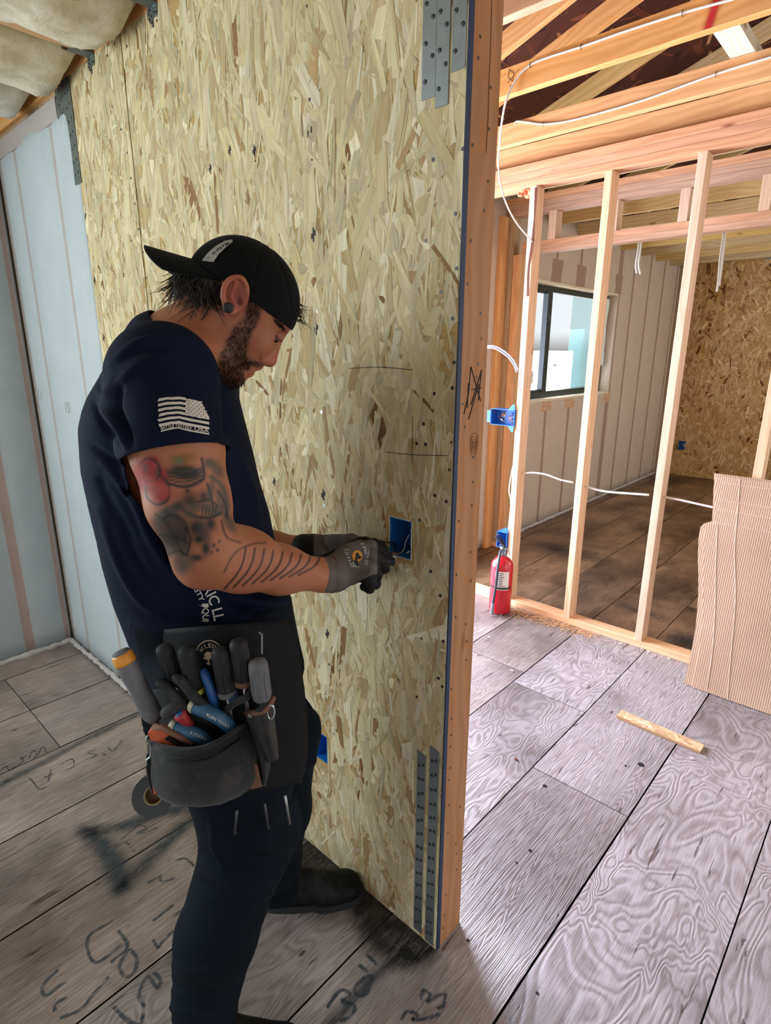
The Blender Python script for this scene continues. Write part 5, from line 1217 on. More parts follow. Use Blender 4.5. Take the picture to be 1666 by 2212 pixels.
for k_ in range(5): tat(pline([(440+k_*7, 1092), (436+k_*7, 1112)], 1.6), ink, .7)
for k_ in range(9):
    x = 531+k_*20; yt = 1182+k_*2.6; L = 92-k_*6.5
    tat(pline([(x, yt), (x-6, yt+L*.35), (x-20, yt+L*.65), (x-46, yt+L*.98)], 2.1), ink, .82)
cols = np.concatenate([skin, np.ones((len(W_), 1))], 1)
k = NT('tattooed_skin'); at = k.n('Attribute', attribute_name='col').outputs['Color']; co = k.coord(); n1 = k.noise(co, 90, 4, .6); n2 = k.noise(co, 14, 3)
c = k.mix(.5, at, k.mix(k.math('MULTIPLY_ADD', n1, .5, k.math('MULTIPLY', n2, .5)), (.62, .58, .56, 1), (1.3, 1.25, 1.22, 1)), 'MULTIPLY')
k.set(Base_Color=c, Roughness=.52, Specular_IOR_Level=.35, Subsurface_Weight=.12, Subsurface_Radius=(.006, .002, .001), Subsurface_Scale=.6); k.bump(n1, .18, .0008); M['skin'] = k.m
base = toW(A3(470, 1900, 1.10)); person = thing('person', 'man in black t-shirt, backwards cap and grey gloves wiring an outlet box', 'person', (float(base[0]), float(base[1]), 0.))
body = npmesh('body', W_, Q, M['skin'], person, cols); bodyW, bodyN, bodyBM = W_, N_, BM; bodyEB = eb; bodylat = lat
del B

# ---------------------------------------------------------------- clothing
def cloth_mat(name, c, c2, bump=.25, rough=.85, scale=500, sheen=.15, grime=None):
    k = NT(name); co = k.coord(); wv = k.noise(co, scale, 2); big = k.noise(co, 7, 5, .62)
    cc = k.mix(big, lin(c), lin(c2))
    if grime:
        g = k.n('ValToRGB', {0: k.noise(k.map(co, (1, 1, .6)), 16, 6, .7)}, ramp=[(.5, (0, 0, 0)), (.75, (1, 1, 1))]).outputs[0]; cc = k.mix(k.math('MULTIPLY', g, grime[1]), cc, lin(grime[0]))
    k.set(Base_Color=cc, Roughness=rough, Sheen_Weight=sheen, Specular_IOR_Level=.12)
    k.bump(k.math('MULTIPLY_ADD', wv, .25, big), bump, .004); return k.m
M['shirt'] = cloth_mat('black_navy_jersey', '060b17', '101b34', sheen=.0); M['trouser'] = cloth_mat('black_work_twill', '050a10', '0d1924', .35, sheen=.0); M['cap'] = cloth_mat('black_cap_twill', '060809', '0c1012', .15, sheen=.03)
T = Field(rng(-.52, .16, .0042), rng(.80, 1.42, .0046), rng(.97, 1.66, .0042))
torso(T, .0, .02, ztop=1.60, zbot=.98)
T.chain([(A3(385, 795, 1.09), .085), (sh_n, .076)], .04); T.chain([(A3(385, 795, 1.09), .085), (sh_f, .075)], .04); T.cap(A3(395, 770, 1.09), A3(345, 745, 1.09), .062, .05, .04)
T.chain([(sh_n, .0785), (A3(376, 960, .895), .0775), (A3(384, 1040, .885), .0775)], .03)
T.chain([(sh_f, .078), (A3(452, 960, 1.31), .072)], .04)
P_, Q = T.mesh(); W_ = toW(relax(P_, Q, 2, .5)); N_ = vnormals(W_, Q)
if np.mean(np.einsum('ij,ij->i', N_, W_-W_.mean(0))) < 0: Q = Q[:, ::-1]; N_ = -N_
W_ = fold(W_, N_, [([(262, 835), (255, 880), (275, 930), (283, 960)], 7, -.010), ([(243, 820), (235, 870), (262, 930), (278, 985)], 8, .007), ([(205, 870), (225, 915), (255, 950), (275, 975)], 6, -.005), ([(212, 840), (245, 900), (270, 935)], 5, .005),
    ([(195, 960), (230, 985), (272, 1010)], 7, -.005), ([(220, 1040), (262, 1130), (310, 1220), (385, 1290)], 10, -.009), ([(232, 1060), (275, 1160), (330, 1240), (400, 1300)], 8, .006), ([(215, 1100), (255, 1210), (300, 1290), (350, 1330)], 9, .006), ([(225, 1000), (290, 1080), (330, 1170), (390, 1260)], 9, .006),
    ([(240, 780), (300, 740), (360, 735), (420, 760)], 6, .004), ([(250, 790), (300, 760), (350, 755)], 7, -.004), ([(240, 845), (300, 790), (380, 760)], 9, .004),
    ([(480, 840), (490, 900), (488, 955)], 8, -.007), ([(500, 1290), (560, 1300), (620, 1300)], 9, .012), ([(480, 1310), (540, 1325), (600, 1330)], 7, -.008), ([(520, 990), (545, 1060), (560, 1140)], 8, .004), ([(286, 1345), (360, 1362), (450, 1350), (560, 1330)], 8, .006)])
shirt = npmesh('t_shirt', W_, Q, M['shirt'], person)
bm = bmesh.new(); bm.from_mesh(shirt.data)
def cut(bm, pt, nr, pred):
    geom = [f for f in bm.faces if pred(f.calc_center_median())]; es = {e for f in geom for e in f.edges}; vs = {v for f in geom for v in f.verts}
    bmesh.ops.bisect_plane(bm, geom=list(geom)+list(es)+list(vs), plane_co=pt, plane_no=nr, clear_outer=False)
    rm = [f for f in bm.faces if pred(f.calc_center_median()) and (f.calc_center_median()-Vector(pt)).dot(Vector(nr)) > 1e-5]
    bmesh.ops.delete(bm, geom=rm, context='FACES')
def keep_main(bm):
    seen = set(); best = []
    for f0 in bm.faces:
        if f0.index in seen: continue
        st_ = [f0]; seen.add(f0.index); comp = [f0]
        while st_:
            f = st_.pop()
            for e in f.edges:
                for g in e.link_faces:
                    if g.index not in seen: seen.add(g.index); comp.append(g); st_.append(g)
        if len(comp) > len(best): best = comp
    bs = {f.index for f in best}; bmesh.ops.delete(bm, geom=[f for f in bm.faces if f.index not in bs], context='FACES'); bmesh.ops.delete(bm, geom=[v for v in bm.verts if not v.link_faces], context='VERTS')
def V3(p): return Vector(toW(p))
# shirt is stored relative to the person root: vertices are still world here
hem = V3(A3(379, 984, .89)); hd = (V3(ua2)-V3(sh_n)).normalized()
hv = (V3(A3(478, 962, .89))-V3(A3(278, 1004, .89))).normalized(); nn = (hd-hv*hd.dot(hv)).normalized()
axp, axd = V3(ua1), (V3(ua2)-V3(ua1)).normalized()
cut(bm, hem, nn, lambda c: ((c-axp)-axd*(c-axp).dot(axd)).length < .094 and -.03 < (Vector(c)-hem).dot(nn) < .16)
hem2 = V3(A3(450, 930, 1.31)); n2_ = (V3(el_f)-V3(sh_f)).normalized()
cut(bm, hem2, n2_, lambda c: (c-V3(A3(460, 975, 1.31))).length < .12 and c.dot(Vector(HH)) > 1.21)
cut(bm, V3(A3(470, 1362, 1.10)), Vector((0, 0, -1)), lambda c: c.z < 1.06)
nk = V3(A3(425, 735, 1.085)); nkn = (V3(neck1)-V3(neck0)).normalized()
npt = V3(A3(398, 725, 1.09))
nk_n = Vector(toW(np.array([.62, 0, .80]))).normalized()
cut(bm, npt, nk_n, lambda c: (c-V3(A3(430, 720, 1.085))).length < .125)
bm.faces.index_update(); keep_main(bm); bm.to_mesh(shirt.data); bm.free()
md = shirt.modifiers.new('cloth', 'SOLIDIFY'); md.thickness = .0028; md.offset = 0
shirtB = bvh_of(shirt)

# trousers
Tr = Field(rng(-.46, .20, .0052), rng(.78, 1.46, .0055), rng(.03, 1.12, .0052))
torso(Tr, -.004, .03, ztop=1.10, zbot=.90)
Tr.chain([(hip_n, .108), (th_n, .108), (kn_n, .090)], .03); Tr.chain([(kn_n, .090), (sn_n, .083), (an_n, .074), (an_n+np.array([-.005, 0, -.05]), .072)], .025)
Tr.chain([(hip_f, .108), (th_f, .100), (kn_f, .080), (sn_f, .070), (an_f, .060)], .03); Tr.ell(A3(392, 1470, 1.09), ([1, 0, 0], [0, 1, 0], [0, 0, 1]), (.10, .155, .12), .04)
Tr.ell(A3(515, 1640, 1.06), ([1, 0, 0], [0, 1, 0], [0, 0, 1]), (.09, .12, .10), .04)
P_, Q = Tr.mesh(); W_ = toW(relax(P_, Q, 2, .5)); N_ = vnormals(W_, Q)
if np.mean(np.einsum('ij,ij->i', N_, W_-W_.mean(0))) < 0: Q = Q[:, ::-1]; N_ = -N_
W_ = fold(W_, N_, [([(445, 1840), (500, 1880), (570, 1890), (625, 1870)], 8, -.007), ([(440, 1870), (500, 1905), (570, 1910)], 8, .006), ([(430, 1900), (480, 1930), (560, 1945)], 9, -.006), ([(450, 1810), (520, 1850), (600, 1850)], 9, .005), ([(420, 1930), (470, 1975), (530, 1990)], 8, .005), ([(370, 2080), (420, 2100), (480, 2085)], 9, .005), ([(365, 2120), (420, 2145), (490, 2130)], 9, -.006), ([(362, 2170), (410, 2185), (480, 2170)], 8, .006), ([(640, 1380), (660, 1470), (668, 1560)], 8, -.006), ([(655, 1430), (680, 1520), (690, 1590)], 7, .005), ([(600, 1640), (650, 1650), (690, 1640)], 8, .005),
    ([(455, 1760), (470, 1850), (500, 1900)], 6, .004), ([(640, 1900), (600, 1940), (560, 1960)], 7, -.006)])
tr = npmesh('trousers', W_, Q, M['trouser'], person)
bm = bmesh.new(); bm.from_mesh(tr.data); cut(bm, Vector((0, 0, .075)), Vector((0, 0, -1)), lambda c: c.z < .13); bm.faces.index_update(); keep_main(bm); bm.to_mesh(tr.data); bm.free()
md = tr.modifiers.new('cloth', 'SOLIDIFY'); md.thickness = .003; md.offset = 0
trB = bvh_of(tr)

# shoes
M['shoe'] = cloth_mat('dusty_black_leather', '0c0e10', '191b1d', .4, .5, 120, 0, ('4a4a4a', .35)); M['sole'] = plain('black_rubber_sole', '1f2226', .7)
def shoe(heel, toe, seed, label):
    heel = np.array(heel); toe = np.array(toe); d = toe-heel; L = np.linalg.norm(d); d /= L; sd = np.array([-d[1], d[0], 0]); up = np.array([0, 0, 1.])
    F_ = Field(rng(min(heel[0], toe[0])-.09, max(heel[0], toe[0])+.09, .0035), rng(min(heel[1], toe[1])-.09, max(heel[1], toe[1])+.09, .0035), rng(.012, .20, .0035))
    at_ = lambda t, s__, z: heel+d*L*t+sd*s__+up*z
    F_.ell(at_(.13, 0, .060), (d, sd, up), (.050, .040, .055), .02); F_.ell(at_(.35, 0, .060), (d, sd, up), (.075, .040, .060), .03); F_.ell(at_(.62, 0, .045), (d, sd, up), (.075, .048, .042), .03); F_.ell(at_(.84, 0, .042), (d, sd, up), (.048, .050, .034), .02)
    F_.chain([(at_(.17, 0, .08), .045), (at_(.15, 0, .15), .047)], .02)
    P_, Q = F_.mesh(); W_ = toW(relax(P_, Q, 2)); N_ = vnormals(W_, Q)
    if np.mean(np.einsum('ij,ij->i', N_, W_-W_.mean(0))) < 0: Q = Q[:, ::-1]
    o = npmesh('shoe', W_, Q, M['shoe'], person); o['label'] = label
    # sole outline
    n = 40; pts = []
    for i in range(n):
        a = 2*math.pi*i/n; t = .5+.54*math.cos(a)*1.0; wd = (.047 if t > .5 else .040)*abs(math.sin(a))**.6*(1 if math.sin(a) > 0 else -1)*(1.08 if t > .5 else 1)
        pts.append(Vector(toW(at_(t, wd, .001))))
    so = MB().prism(pts, (0, 0, 1), .024).build('sole', M['sole']); attach(so, person); so.parent = o; so.matrix_parent_inverse = Matrix.Identity(4)
    return o, at_
a_f = np.array([an_f[0]-.035, an_f[1]+.005, 0]); toeF = U(757, 1918, 2, 0.03); toeA = np.array([toeF.x*RI[0]+toeF.y*RI[1], toeF.x*HH[0]+toeF.y*HH[1], 0])
dF = toeA-a_f; dF[1] = max(dF[1], .0); toeA = a_f+dF/np.linalg.norm(dF)*.276
sf, atF = shoe(a_f, toeA, 1, 'dusty black work shoe on the far foot')
a_n = np.array([an_n[0]-.05, an_n[1], 0]); sn_, atN = shoe(a_n, a_n+np.array([.28, -.02, 0])/1., 2, 'black work shoe on the near foot')
lc = MB()
for t in (.40, .47, .54, .61):
    lc.tube([Vector(toW(atF(t, -.022, .094-.05*(t-.4)))), Vector(toW(atF(t+.01, 0, .107-.06*(t-.4)))), Vector(toW(atF(t, .022, .094-.05*(t-.4))))], .0025, 6)
o_ = lc.build('shoe_lace', M['rubber']); attach(o_, person); o_.parent = sf; o_.matrix_parent_inverse = Matrix.Identity(4)

# ---------------------------------------------------------------- cap
C_ = Field(rng(HC[0]-.20, HC[0]+.16, .0026), rng(HC[1]-.12, HC[1]+.12, .0030), rng(HC[2]-.09, HC[2]+.19, .0026))
ra_ = E1*.81-E2*.586; up_ = E1*.586+E2*.81
C_.ell(Hh(531, 641), (ra_, up_, E3), (120*HS, 110*HS, 80*HS), 0)
C_.ell(Hh(514, 622), (ra_, up_, E3), (84*HS, 92*HS, 79*HS), .010)
P_, Q = C_.mesh(); W_ = toW(relax(P_, Q, 2)); N_ = vnormals(W_, Q)
if np.mean(np.einsum('ij,ij->i', N_, W_-W_.mean(0))) < 0: Q = Q[:, ::-1]; N_ = -N_
W_ = fold(W_, N_, [([(575, 521), (560, 560), (545, 625)], 2.2, -.0014), ([(575, 521), (610, 580), (625, 640), (632, 690)], 2.2, -.0014), ([(575, 521), (520, 545), (470, 585)], 2.2, -.0014), ([(450, 583), (500, 612), (560, 655), (620, 703)], 7, .0016)])
capo = npmesh('cap', W_, Q, M['cap'], person); capo['label'] = 'black baseball cap worn backwards'
bm = bmesh.new(); bm.from_mesh(capo.data)
rimp = Vector(toW(Hh(531, 643))); rimn = -Vector(toW(up_))
cut(bm, rimp, rimn, lambda c: True); bm.to_mesh(capo.data); bm.free()
md = capo.modifiers.new('cloth', 'SOLIDIFY'); md.thickness = .003; md.offset = -1
capB = bvh_of(capo)
vs = []; nu, nv = 24, 12
for j in range(nv+1):
    for i in range(nu+1):
        u_ = -1+2*i/nu; v_ = j/nv; hw = 78-10*v_
        arc = math.sqrt(max(0, 1-abs(u_)**3.2)); x = 468-122*v_*(.62+.38*arc)+30*abs(u_)**2*(1-.5*v_); y = 584-33*v_+20*abs(u_)**2.0+34*abs(u_)**2*(.3+.7*v_)
        vs.append(toW(Hh(x, y, hw*u_)))
fs = [[j*(nu+1)+i, j*(nu+1)+i+1, (j+1)*(nu+1)+i+1, (j+1)*(nu+1)+i] for j in range(nv) for i in range(nu)]
br = mesh_obj('brim', vs, fs, M['cap'], smooth=True); md = br.modifiers.new('t', 'SOLIDIFY'); md.thickness = .0035; md.offset = 0
attach(br, person); br.parent = capo; br.matrix_parent_inverse = Matrix.Identity(4)
# ---------------------------------------------------------------- face details, hair
def child(o, parent=person, sub=None):
    if o.parent is None or True: attach(o, person)
    if sub is not None: o.parent = sub; o.matrix_parent_inverse = Matrix.Identity(4)
    return o
def HW(px, py, lat=0.): return Vector(toW(Hh(px, py, lat)))
fe1, fe2, fe3 = Vector(toW(E1)), Vector(toW(E2)), Vector(toW(E3))
bodyB = bvh_of(body)
def ball(mb, c, r_, n=14, sc=(1, 1, 1), ax=None):
    ax = ax or (Vector((1, 0, 0)), Vector((0, 1, 0)), Vector((0, 0, 1))); vs = []; m = n//2
    for j in range(1, m):
        b = math.pi*j/m-math.pi/2
        for i in range(n): a = 2*math.pi*i/n; vs.append(c+(ax[0]*math.cos(a)*math.cos(b)*sc[0]+ax[1]*math.sin(a)*math.cos(b)*sc[1]+ax[2]*math.sin(b)*sc[2])*r_)
    fs = [[j*n+i, j*n+(i+1) % n, (j+1)*n+(i+1) % n, (j+1)*n+i] for j in range(m-2) for i in range(n)]+[list(range(n))[::-1], [(m-2)*n+i for i in range(n)]]
    return mb.add(vs, fs)
M['hair'] = plain('dark_brown_hair', '1d120b', .75, var=.4, scale=120); M['eye'] = plain('eye_white', '8d7f78', .25, var=.05); M['iris'] = plain('dark_iris', '1b120d', .2)
fu, ffw = Vector(toW(FU)), Vector(toW(FF))
gaze = (ffw*1.0-fu*.35).normalized()
for q in (1, -1):
    c = HW(588, 722, 30*q); e_ = ball(MB(), c, .0112, 20).build('eye', M['eye'], smooth=True); child(e_)
    i_ = ball(MB(), c+gaze*.0052+fe3*.004*q, .0072, 12).build('iris', M['iris'], smooth=True); child(i_, sub=e_)
    for nm, dv, th_ in (('upper_eyelid', (fu*.85+gaze*.52).normalized(), .24), ('lower_eyelid', (-fu*.95+gaze*.25).normalized(), .30)):
        full = ball(MB(), c, .0127, 28); keep = [f for f in full.f if ((sum((full.v[i] for i in f), Vector())/len(f)-c).normalized()).dot(dv) > th_]
        l_ = mesh_obj(nm, full.v, keep, M['skin'], smooth=True); bm_ = bmesh.new(); bm_.from_mesh(l_.data); bmesh.ops.delete(bm_, geom=[v for v in bm_.verts if not v.link_faces], context='VERTS'); bm_.to_mesh(l_.data); bm_.free()
        md = l_.modifiers.new('t', 'SOLIDIFY'); md.thickness = .0012
        ca = l_.data.color_attributes.new('col', 'FLOAT_COLOR', 'POINT'); ca.data.foreach_set('color', np.tile(np.array(lin('8a5442')), (len(l_.data.vertices), 1)).astype(np.float32).ravel()); child(l_)
    ln = MB()
    for k_ in range(9):
        t = math.pi*(.05+.9*k_/8); p = c+(fe3*q*math.cos(t)*.013+ffw*math.sin(t)*.0142)+fu*.004
        ln.tube([p, p+(ffw*.6+fe3*q*math.cos(t)*.4-fu*.55)*.006], [.0005, .0001], 4)
    child(ln.build('eyelashes', M['hair']))
rr = random.Random(12)
def hairs(name, pts, nrm, dirf, ln_, r_, n, jit, mat='hair', sub=None, seg=3, droop=0.):
    mb = MB()
    for _ in range(n):
        i = rr.randrange(len(pts)); p = Vector(pts[i])-Vector(nrm[i])*.001; d = (dirf(p)+Vector(nrm[i])*rr.uniform(.2, .7)+Vector((rr.gauss(0, jit), rr.gauss(0, jit), rr.gauss(0, jit)))).normalized()
        L = ln_*rr.uniform(.6, 1.25); q = [p]; 
        for k_ in range(seg): d = (d+Vector((rr.gauss(0, .12), rr.gauss(0, .12), rr.gauss(0, .12)-droop))).normalized(); q.append(q[-1]+d*L/seg)
        mb.tube(q, [r_*(1-.85*k_/seg) for k_ in range(seg+1)], 3, cap=False)
    return child(mb.build(name, M[mat]), sub=sub)
sel = np.nonzero((bodyBM > .55))[0]; prob = bodyBM[sel]; sel = sel[np.random.RandomState(1).rand(len(sel)) < prob**2]
hairs('beard', bodyW[sel], bodyN[sel], lambda p: (-fu*1.0+ffw*.25), .0088, .00046, 6000, .35)
sel = np.nonzero((bodyEB > .45))[0]
for q in (1, -1):
    s2 = sel[bodylat[sel]*q > 0]
    hairs('eyebrow', bodyW[s2], bodyN[s2], lambda p: (fe3*.5*(1 if (p-HW(590, 700)).dot(fe3) > 0 else -1)-ffw*.3), .0075, .0004, 240, .25)
# hair under the cap: a base volume and loose curls
Hf = Field(rng(HC[0]-.19, HC[0]+.02, .003), rng(HC[1]-.10, HC[1]+.10, .003), rng(HC[2]-.06, HC[2]+.12, .003))
Hf.ell(Hh(478, 625), (E1, E2, E3), (46*HS, 44*HS, 62*HS), 0); Hf.ell(Hh(455, 612), (E1, E2, E3), (44*HS, 26*HS, 50*HS), .02); Hf.ell(Hh(468, 645), (E1, E2, E3), (28*HS, 26*HS, 52*HS), .02)
P_, Q = Hf.mesh(); W_ = toW(relax(P_, Q, 1)); N_ = vnormals(W_, Q)
if np.mean(np.einsum('ij,ij->i', N_, W_-W_.mean(0))) < 0: Q = Q[:, ::-1]; N_ = -N_
k = NT('hair_mass'); co = k.coord(); nz = k.noise(k.map(co, (60, 60, 20)), 3, 4, .6, .6); k.set(Base_Color=k.mix(nz, lin('120c09'), lin('4a3426')), Roughness=.5); k.bump(nz, .8, .004); M['hair_mass'] = k.m
hm = npmesh('hair', W_, Q, M['hair_mass'], person); hm['label'] = 'dark brown hair curling out under the cap'
mb = MB()
for i in range(620):
    lt = rr.uniform(-62, 62); sx_ = rr.uniform(405, 492); p = HW(sx_, rr.uniform(596, 655) if sx_ > 440 else rr.uniform(588, 618), lt)
    L = rr.uniform(.028, .068); d = (-fe1*rr.uniform(.15, .9)-fe2*rr.uniform(.5, 1.1)+fe3*.2*(lt/60)).normalized(); q = [p]; cur = rr.uniform(-.5, .6)
    for k_ in range(7): d = (d+fe1*cur*.22+Vector((rr.gauss(0, .09), rr.gauss(0, .09), rr.gauss(0, .09)))).normalized(); q.append(q[-1]+d*L/7)
    mb.tube(q, [.0013*(1-.8*k_/7) for k_ in range(8)], 4, cap=False)
for i in range(110):                                       # curl behind the ear
    lt = rr.choice((-1, 1))*rr.uniform(56, 74); p = HW(rr.uniform(448, 492), rr.uniform(618, 650), lt); d = (-fe2-fe1*rr.uniform(-.1, .35)).normalized(); q = [p]; cur = rr.uniform(.2, .9); L = rr.uniform(.02, .04)
    for k_ in range(7): d = (d+fe1*cur*.28).normalized(); q.append(q[-1]+d*L/7)
    mb.tube(q, [.0015*(1-.8*k_/7) for k_ in range(8)], 4, cap=False)
child(mb.build('hair_strands', M['hair']), sub=hm); mb = MB()
for i in range(40):                                        # wisps at the forehead
    p = HW(rr.uniform(634, 648), rr.uniform(655, 690), rr.uniform(-30, 30)); d = (fe1*rr.uniform(.2, .9)-fe2*rr.uniform(.3, 1)).normalized(); q = [p]
    for k_ in range(5): d = (d+Vector((rr.gauss(0, .2), rr.gauss(0, .2), rr.gauss(0, .2)))).normalized(); q.append(q[-1]+d*.0045)
    mb.tube(q, [.0007*(1-.8*k_/5) for k_ in range(6)], 4, cap=False)
child(mb.build('forelock', M['hair']))
o_ = MB().lathe([(0, .0075), (.002, .0085), (.006, .0085), (.0075, .006)], HW(501, 667, 92), fe3, 20).build('ear_plug', M['rubber'], smooth=True); o_['label'] = 'black round ear plug'; child(o_)

# ---------------------------------------------------------------- printing on the clothes (laid on the cloth surface)
M['print'] = plain('cream_print', 'c9c6bd', .75, var=.08, scale=200)
M['print_grey'] = plain('grey_patch', '9a9b98', .8, var=.1, scale=150); M['print_dark'] = plain('dark_print', '1f2226', .8)
def project(B_, px, py, off=.0022):
    d = ray(px, py).normalized(); h = B_.ray_cast(CAMO, d)
    return None if h[0] is None else h[0]-d*off
def decal(name, polys, mats, B_, sub, off=.0022, step=3.):
    """polys: list of (list of px points) filled as thin skins following the surface"""
    mb = MB()
    for pl in polys:
        bm2 = bmesh.new(); vv = [bm2.verts.new((x, y, 0)) for x, y in pl]; f = bm2.faces.new(vv)
        bmesh.ops.triangulate(bm2, faces=[f])
        for _ in range(4):
            lg = [e for e in bm2.edges if e.calc_length() > step]
            if not lg: break
            bmesh.ops.subdivide_edges(bm2, edges=lg, cuts=1); bmesh.ops.triangulate(bm2, faces=bm2.faces[:])
        ids = {}; vs = []
        for v in bm2.verts:
            p = project(B_, v.co.x, v.co.y, off)
            if p is not None: ids[v.index if v.index >= 0 else id(v)] = len(vs)
            vs.append(p)
        bm2.verts.index_update(); ok = [p is not None for p in vs]
        fs = [[v.index for v in f.verts] for f in bm2.faces if all(ok[v.index] for v in f.verts)]
        mb.add([p if p is not None else Vector((0, 0, 0)) for p in vs], fs); bm2.free()
    o = mesh_obj(name, mb.v, mb.f, mats); bm3 = bmesh.new(); bm3.from_mesh(o.data); bmesh.ops.delete(bm3, geom=[v for v in bm3.verts if not v.link_faces], context='VERTS')
    for f in bm3.faces:
        if f.normal.dot(_fw) > 0: f.normal_flip()
    bm3.to_mesh(o.data); bm3.free(); attach(o, person); o.parent = sub; o.matrix_parent_inverse = Matrix.Identity(4); return o
def text_polys(txt, fn, bold=0.0):
    """outline polygons of a text, mapped from (x 0..1, y 0..1) by fn to px"""
    c = bpy.data.curves.new('t', 'FONT'); c.body = txt; c.size = 1; c.offset = bold; o = bpy.data.objects.new('t', c); COL.objects.link(o)
    dg = bpy.context.evaluated_depsgraph_get(); me = bpy.data.meshes.new_from_object(o.evaluated_get(dg)); 
    xs = [v.co.x for v in me.vertices]; W = max(xs); out = [[fn(me.vertices[i].co.x/W, me.vertices[i].co.y/.70) for i in p.vertices] for p in me.polygons]
    bpy.data.objects.remove(o); bpy.data.curves.remove(c); bpy.data.meshes.remove(me); return out
# flag on the sleeve: coordinates taken over its width u 0..1 and height v 0..1
def flagpt(u, v):
    top = [(340, 862), (357, 858), (390, 857), (411, 861), (452, 869)]; bot = [(345, 932), (365, 927), (385, 924), (410, 930), (452, 938)]
    def ip(L, u):
        t = u*(len(L)-1); i = min(int(t), len(L)-2); f = t-i; return (L[i][0]*(1-f)+L[i+1][0]*f, L[i][1]*(1-f)+L[i+1][1]*f)
    a, b = ip(top, u), ip(bot, u); return (a[0]*(1-v)+b[0]*v, a[1]*(1-v)+b[1]*v)
def strip(u0, u1, v0, v1, n=10, rag=0.):
    t = [flagpt(u0+(u1-u0)*i/n, v0+rr.uniform(-rag, rag)) for i in range(n+1)]; b = [flagpt(u0+(u1-u0)*i/n, v1+rr.uniform(-rag, rag)) for i in range(n+1)]
    t[0] = (t[0][0]+rr.uniform(-3, 4)*(u0 < .1), t[0][1]); return t+b[::-1]
pol = []
hh = [.0, .082, .155, .237, .315, .395, .47, .55, .625, .70, .775, .85]
for i in range(6):
    v0, v1 = i*.155, i*.155+.082
    pol.append(strip(0, .64 if i < 4 else 1., v0, v1, 12, .006))
pol.append(strip(.64, 1.0, .02, .545, 8, .012)); pol.append(strip(0.02, 1., .975, 1.02, 12, .006))
decal('flag_print', pol, M['print'], shirtB, shirt)
st_ = []
for r_ in range(7):
    for c_ in range(6 if r_ % 2 == 0 else 5):
        u0 = .675+(c_+(0 if r_ % 2 == 0 else .5))*.056; v0 = .07+r_*.068; x, y = flagpt(u0, v0)
        st_.append([(x+(1.7 if k_ % 2 == 0 else .75)*math.sin(k_*math.pi/5), y-(1.7 if k_ % 2 == 0 else .75)*math.cos(k_*math.pi/5)) for k_ in range(10)])
decal('flag_stars', st_, M['print_dark'], shirtB, shirt, off=.0028, step=9)
decal('sleeve_lettering', text_polys('BATTLE TESTED USA', lambda x, y: flagpt(.03+.97*x, .955-.095*y), .012), M['print'], shirtB, shirt, off=.0026, step=9)
# lettering down the back hem: follows an arc
def arc_map(P0, hgt):
    c = crv([Vector((a, b, 0)) for a, b in P0], 8); Ls = [0]
    for i in range(1, len(c)): Ls.append(Ls[-1]+(c[i]-c[i-1]).length)
    def fn(x, y):
        t = x*Ls[-1]; i = max(1, min(len(c)-1, next((k_ for k_, l in enumerate(Ls) if l >= t), len(c)-1))); f = (t-Ls[i-1])/(Ls[i]-Ls[i-1]+1e-9); p = c[i-1].lerp(c[i], f); d = (c[i]-c[i-1]).normalized()
        n_ = Vector((d.y, -d.x, 0)); q = p+n_*y*hgt; return (q.x, q.y)
    return fn
decal('back_lettering', text_polys('RIC LL', arc_map([(437, 1272), (450, 1296), (458, 1320), (463, 1342)], 23), .012), M['print'], shirtB, shirt, step=6)
decal('back_lettering', text_polys('EGRITY', arc_map([(400, 1254), (415, 1270), (426, 1286), (432, 1300)], 11), .015), M['print'], shirtB, shirt, step=6)
decal('back_lettering', text_polys('QUI', arc_map([(437, 1314), (438, 1328), (437, 1342)], 14), .015), M['print'], shirtB, shirt, step=6)
bolt = [(428, 1306), (438, 1309), (436, 1304), (450, 1304), (451, 1312), (446, 1308), (443, 1313)]
decal('bolt_print', [bolt], M['print'], shirtB, shirt, step=5)
decal('chest_print', [[(520, 935), (531, 960), (537, 988), (528, 970), (524, 952)]], plain('orange_print', 'a3502a', .7), shirtB, shirt, off=.003)
# patch on the cap
pp = [(436, 563), (448, 547), (466, 531), (486, 520), (501, 517), (503, 522), (488, 534), (472, 550), (461, 566)]
pt_ = decal('cap_patch', [pp], M['print_grey'], capB, capo, off=.003); pt_['label'] = 'pale grey patch'
mk = []
for i, (x, y, a) in enumerate(((448, 557, 4), (457, 548, 6), (461, 545, 5), (468, 538, 6), (473, 536, 7), (478, 531, 6), (484, 528, 8), (489, 526, 7), (466, 541, 5))):
    mk.append([(x, y), (x+a*.5, y-a*.45), (x+a, y), (x+a*.6, y+a*.35), (x+a*.4, y)])
decal('patch_marks', mk, M['print_dark'], capB, capo, off=.0036, step=9)
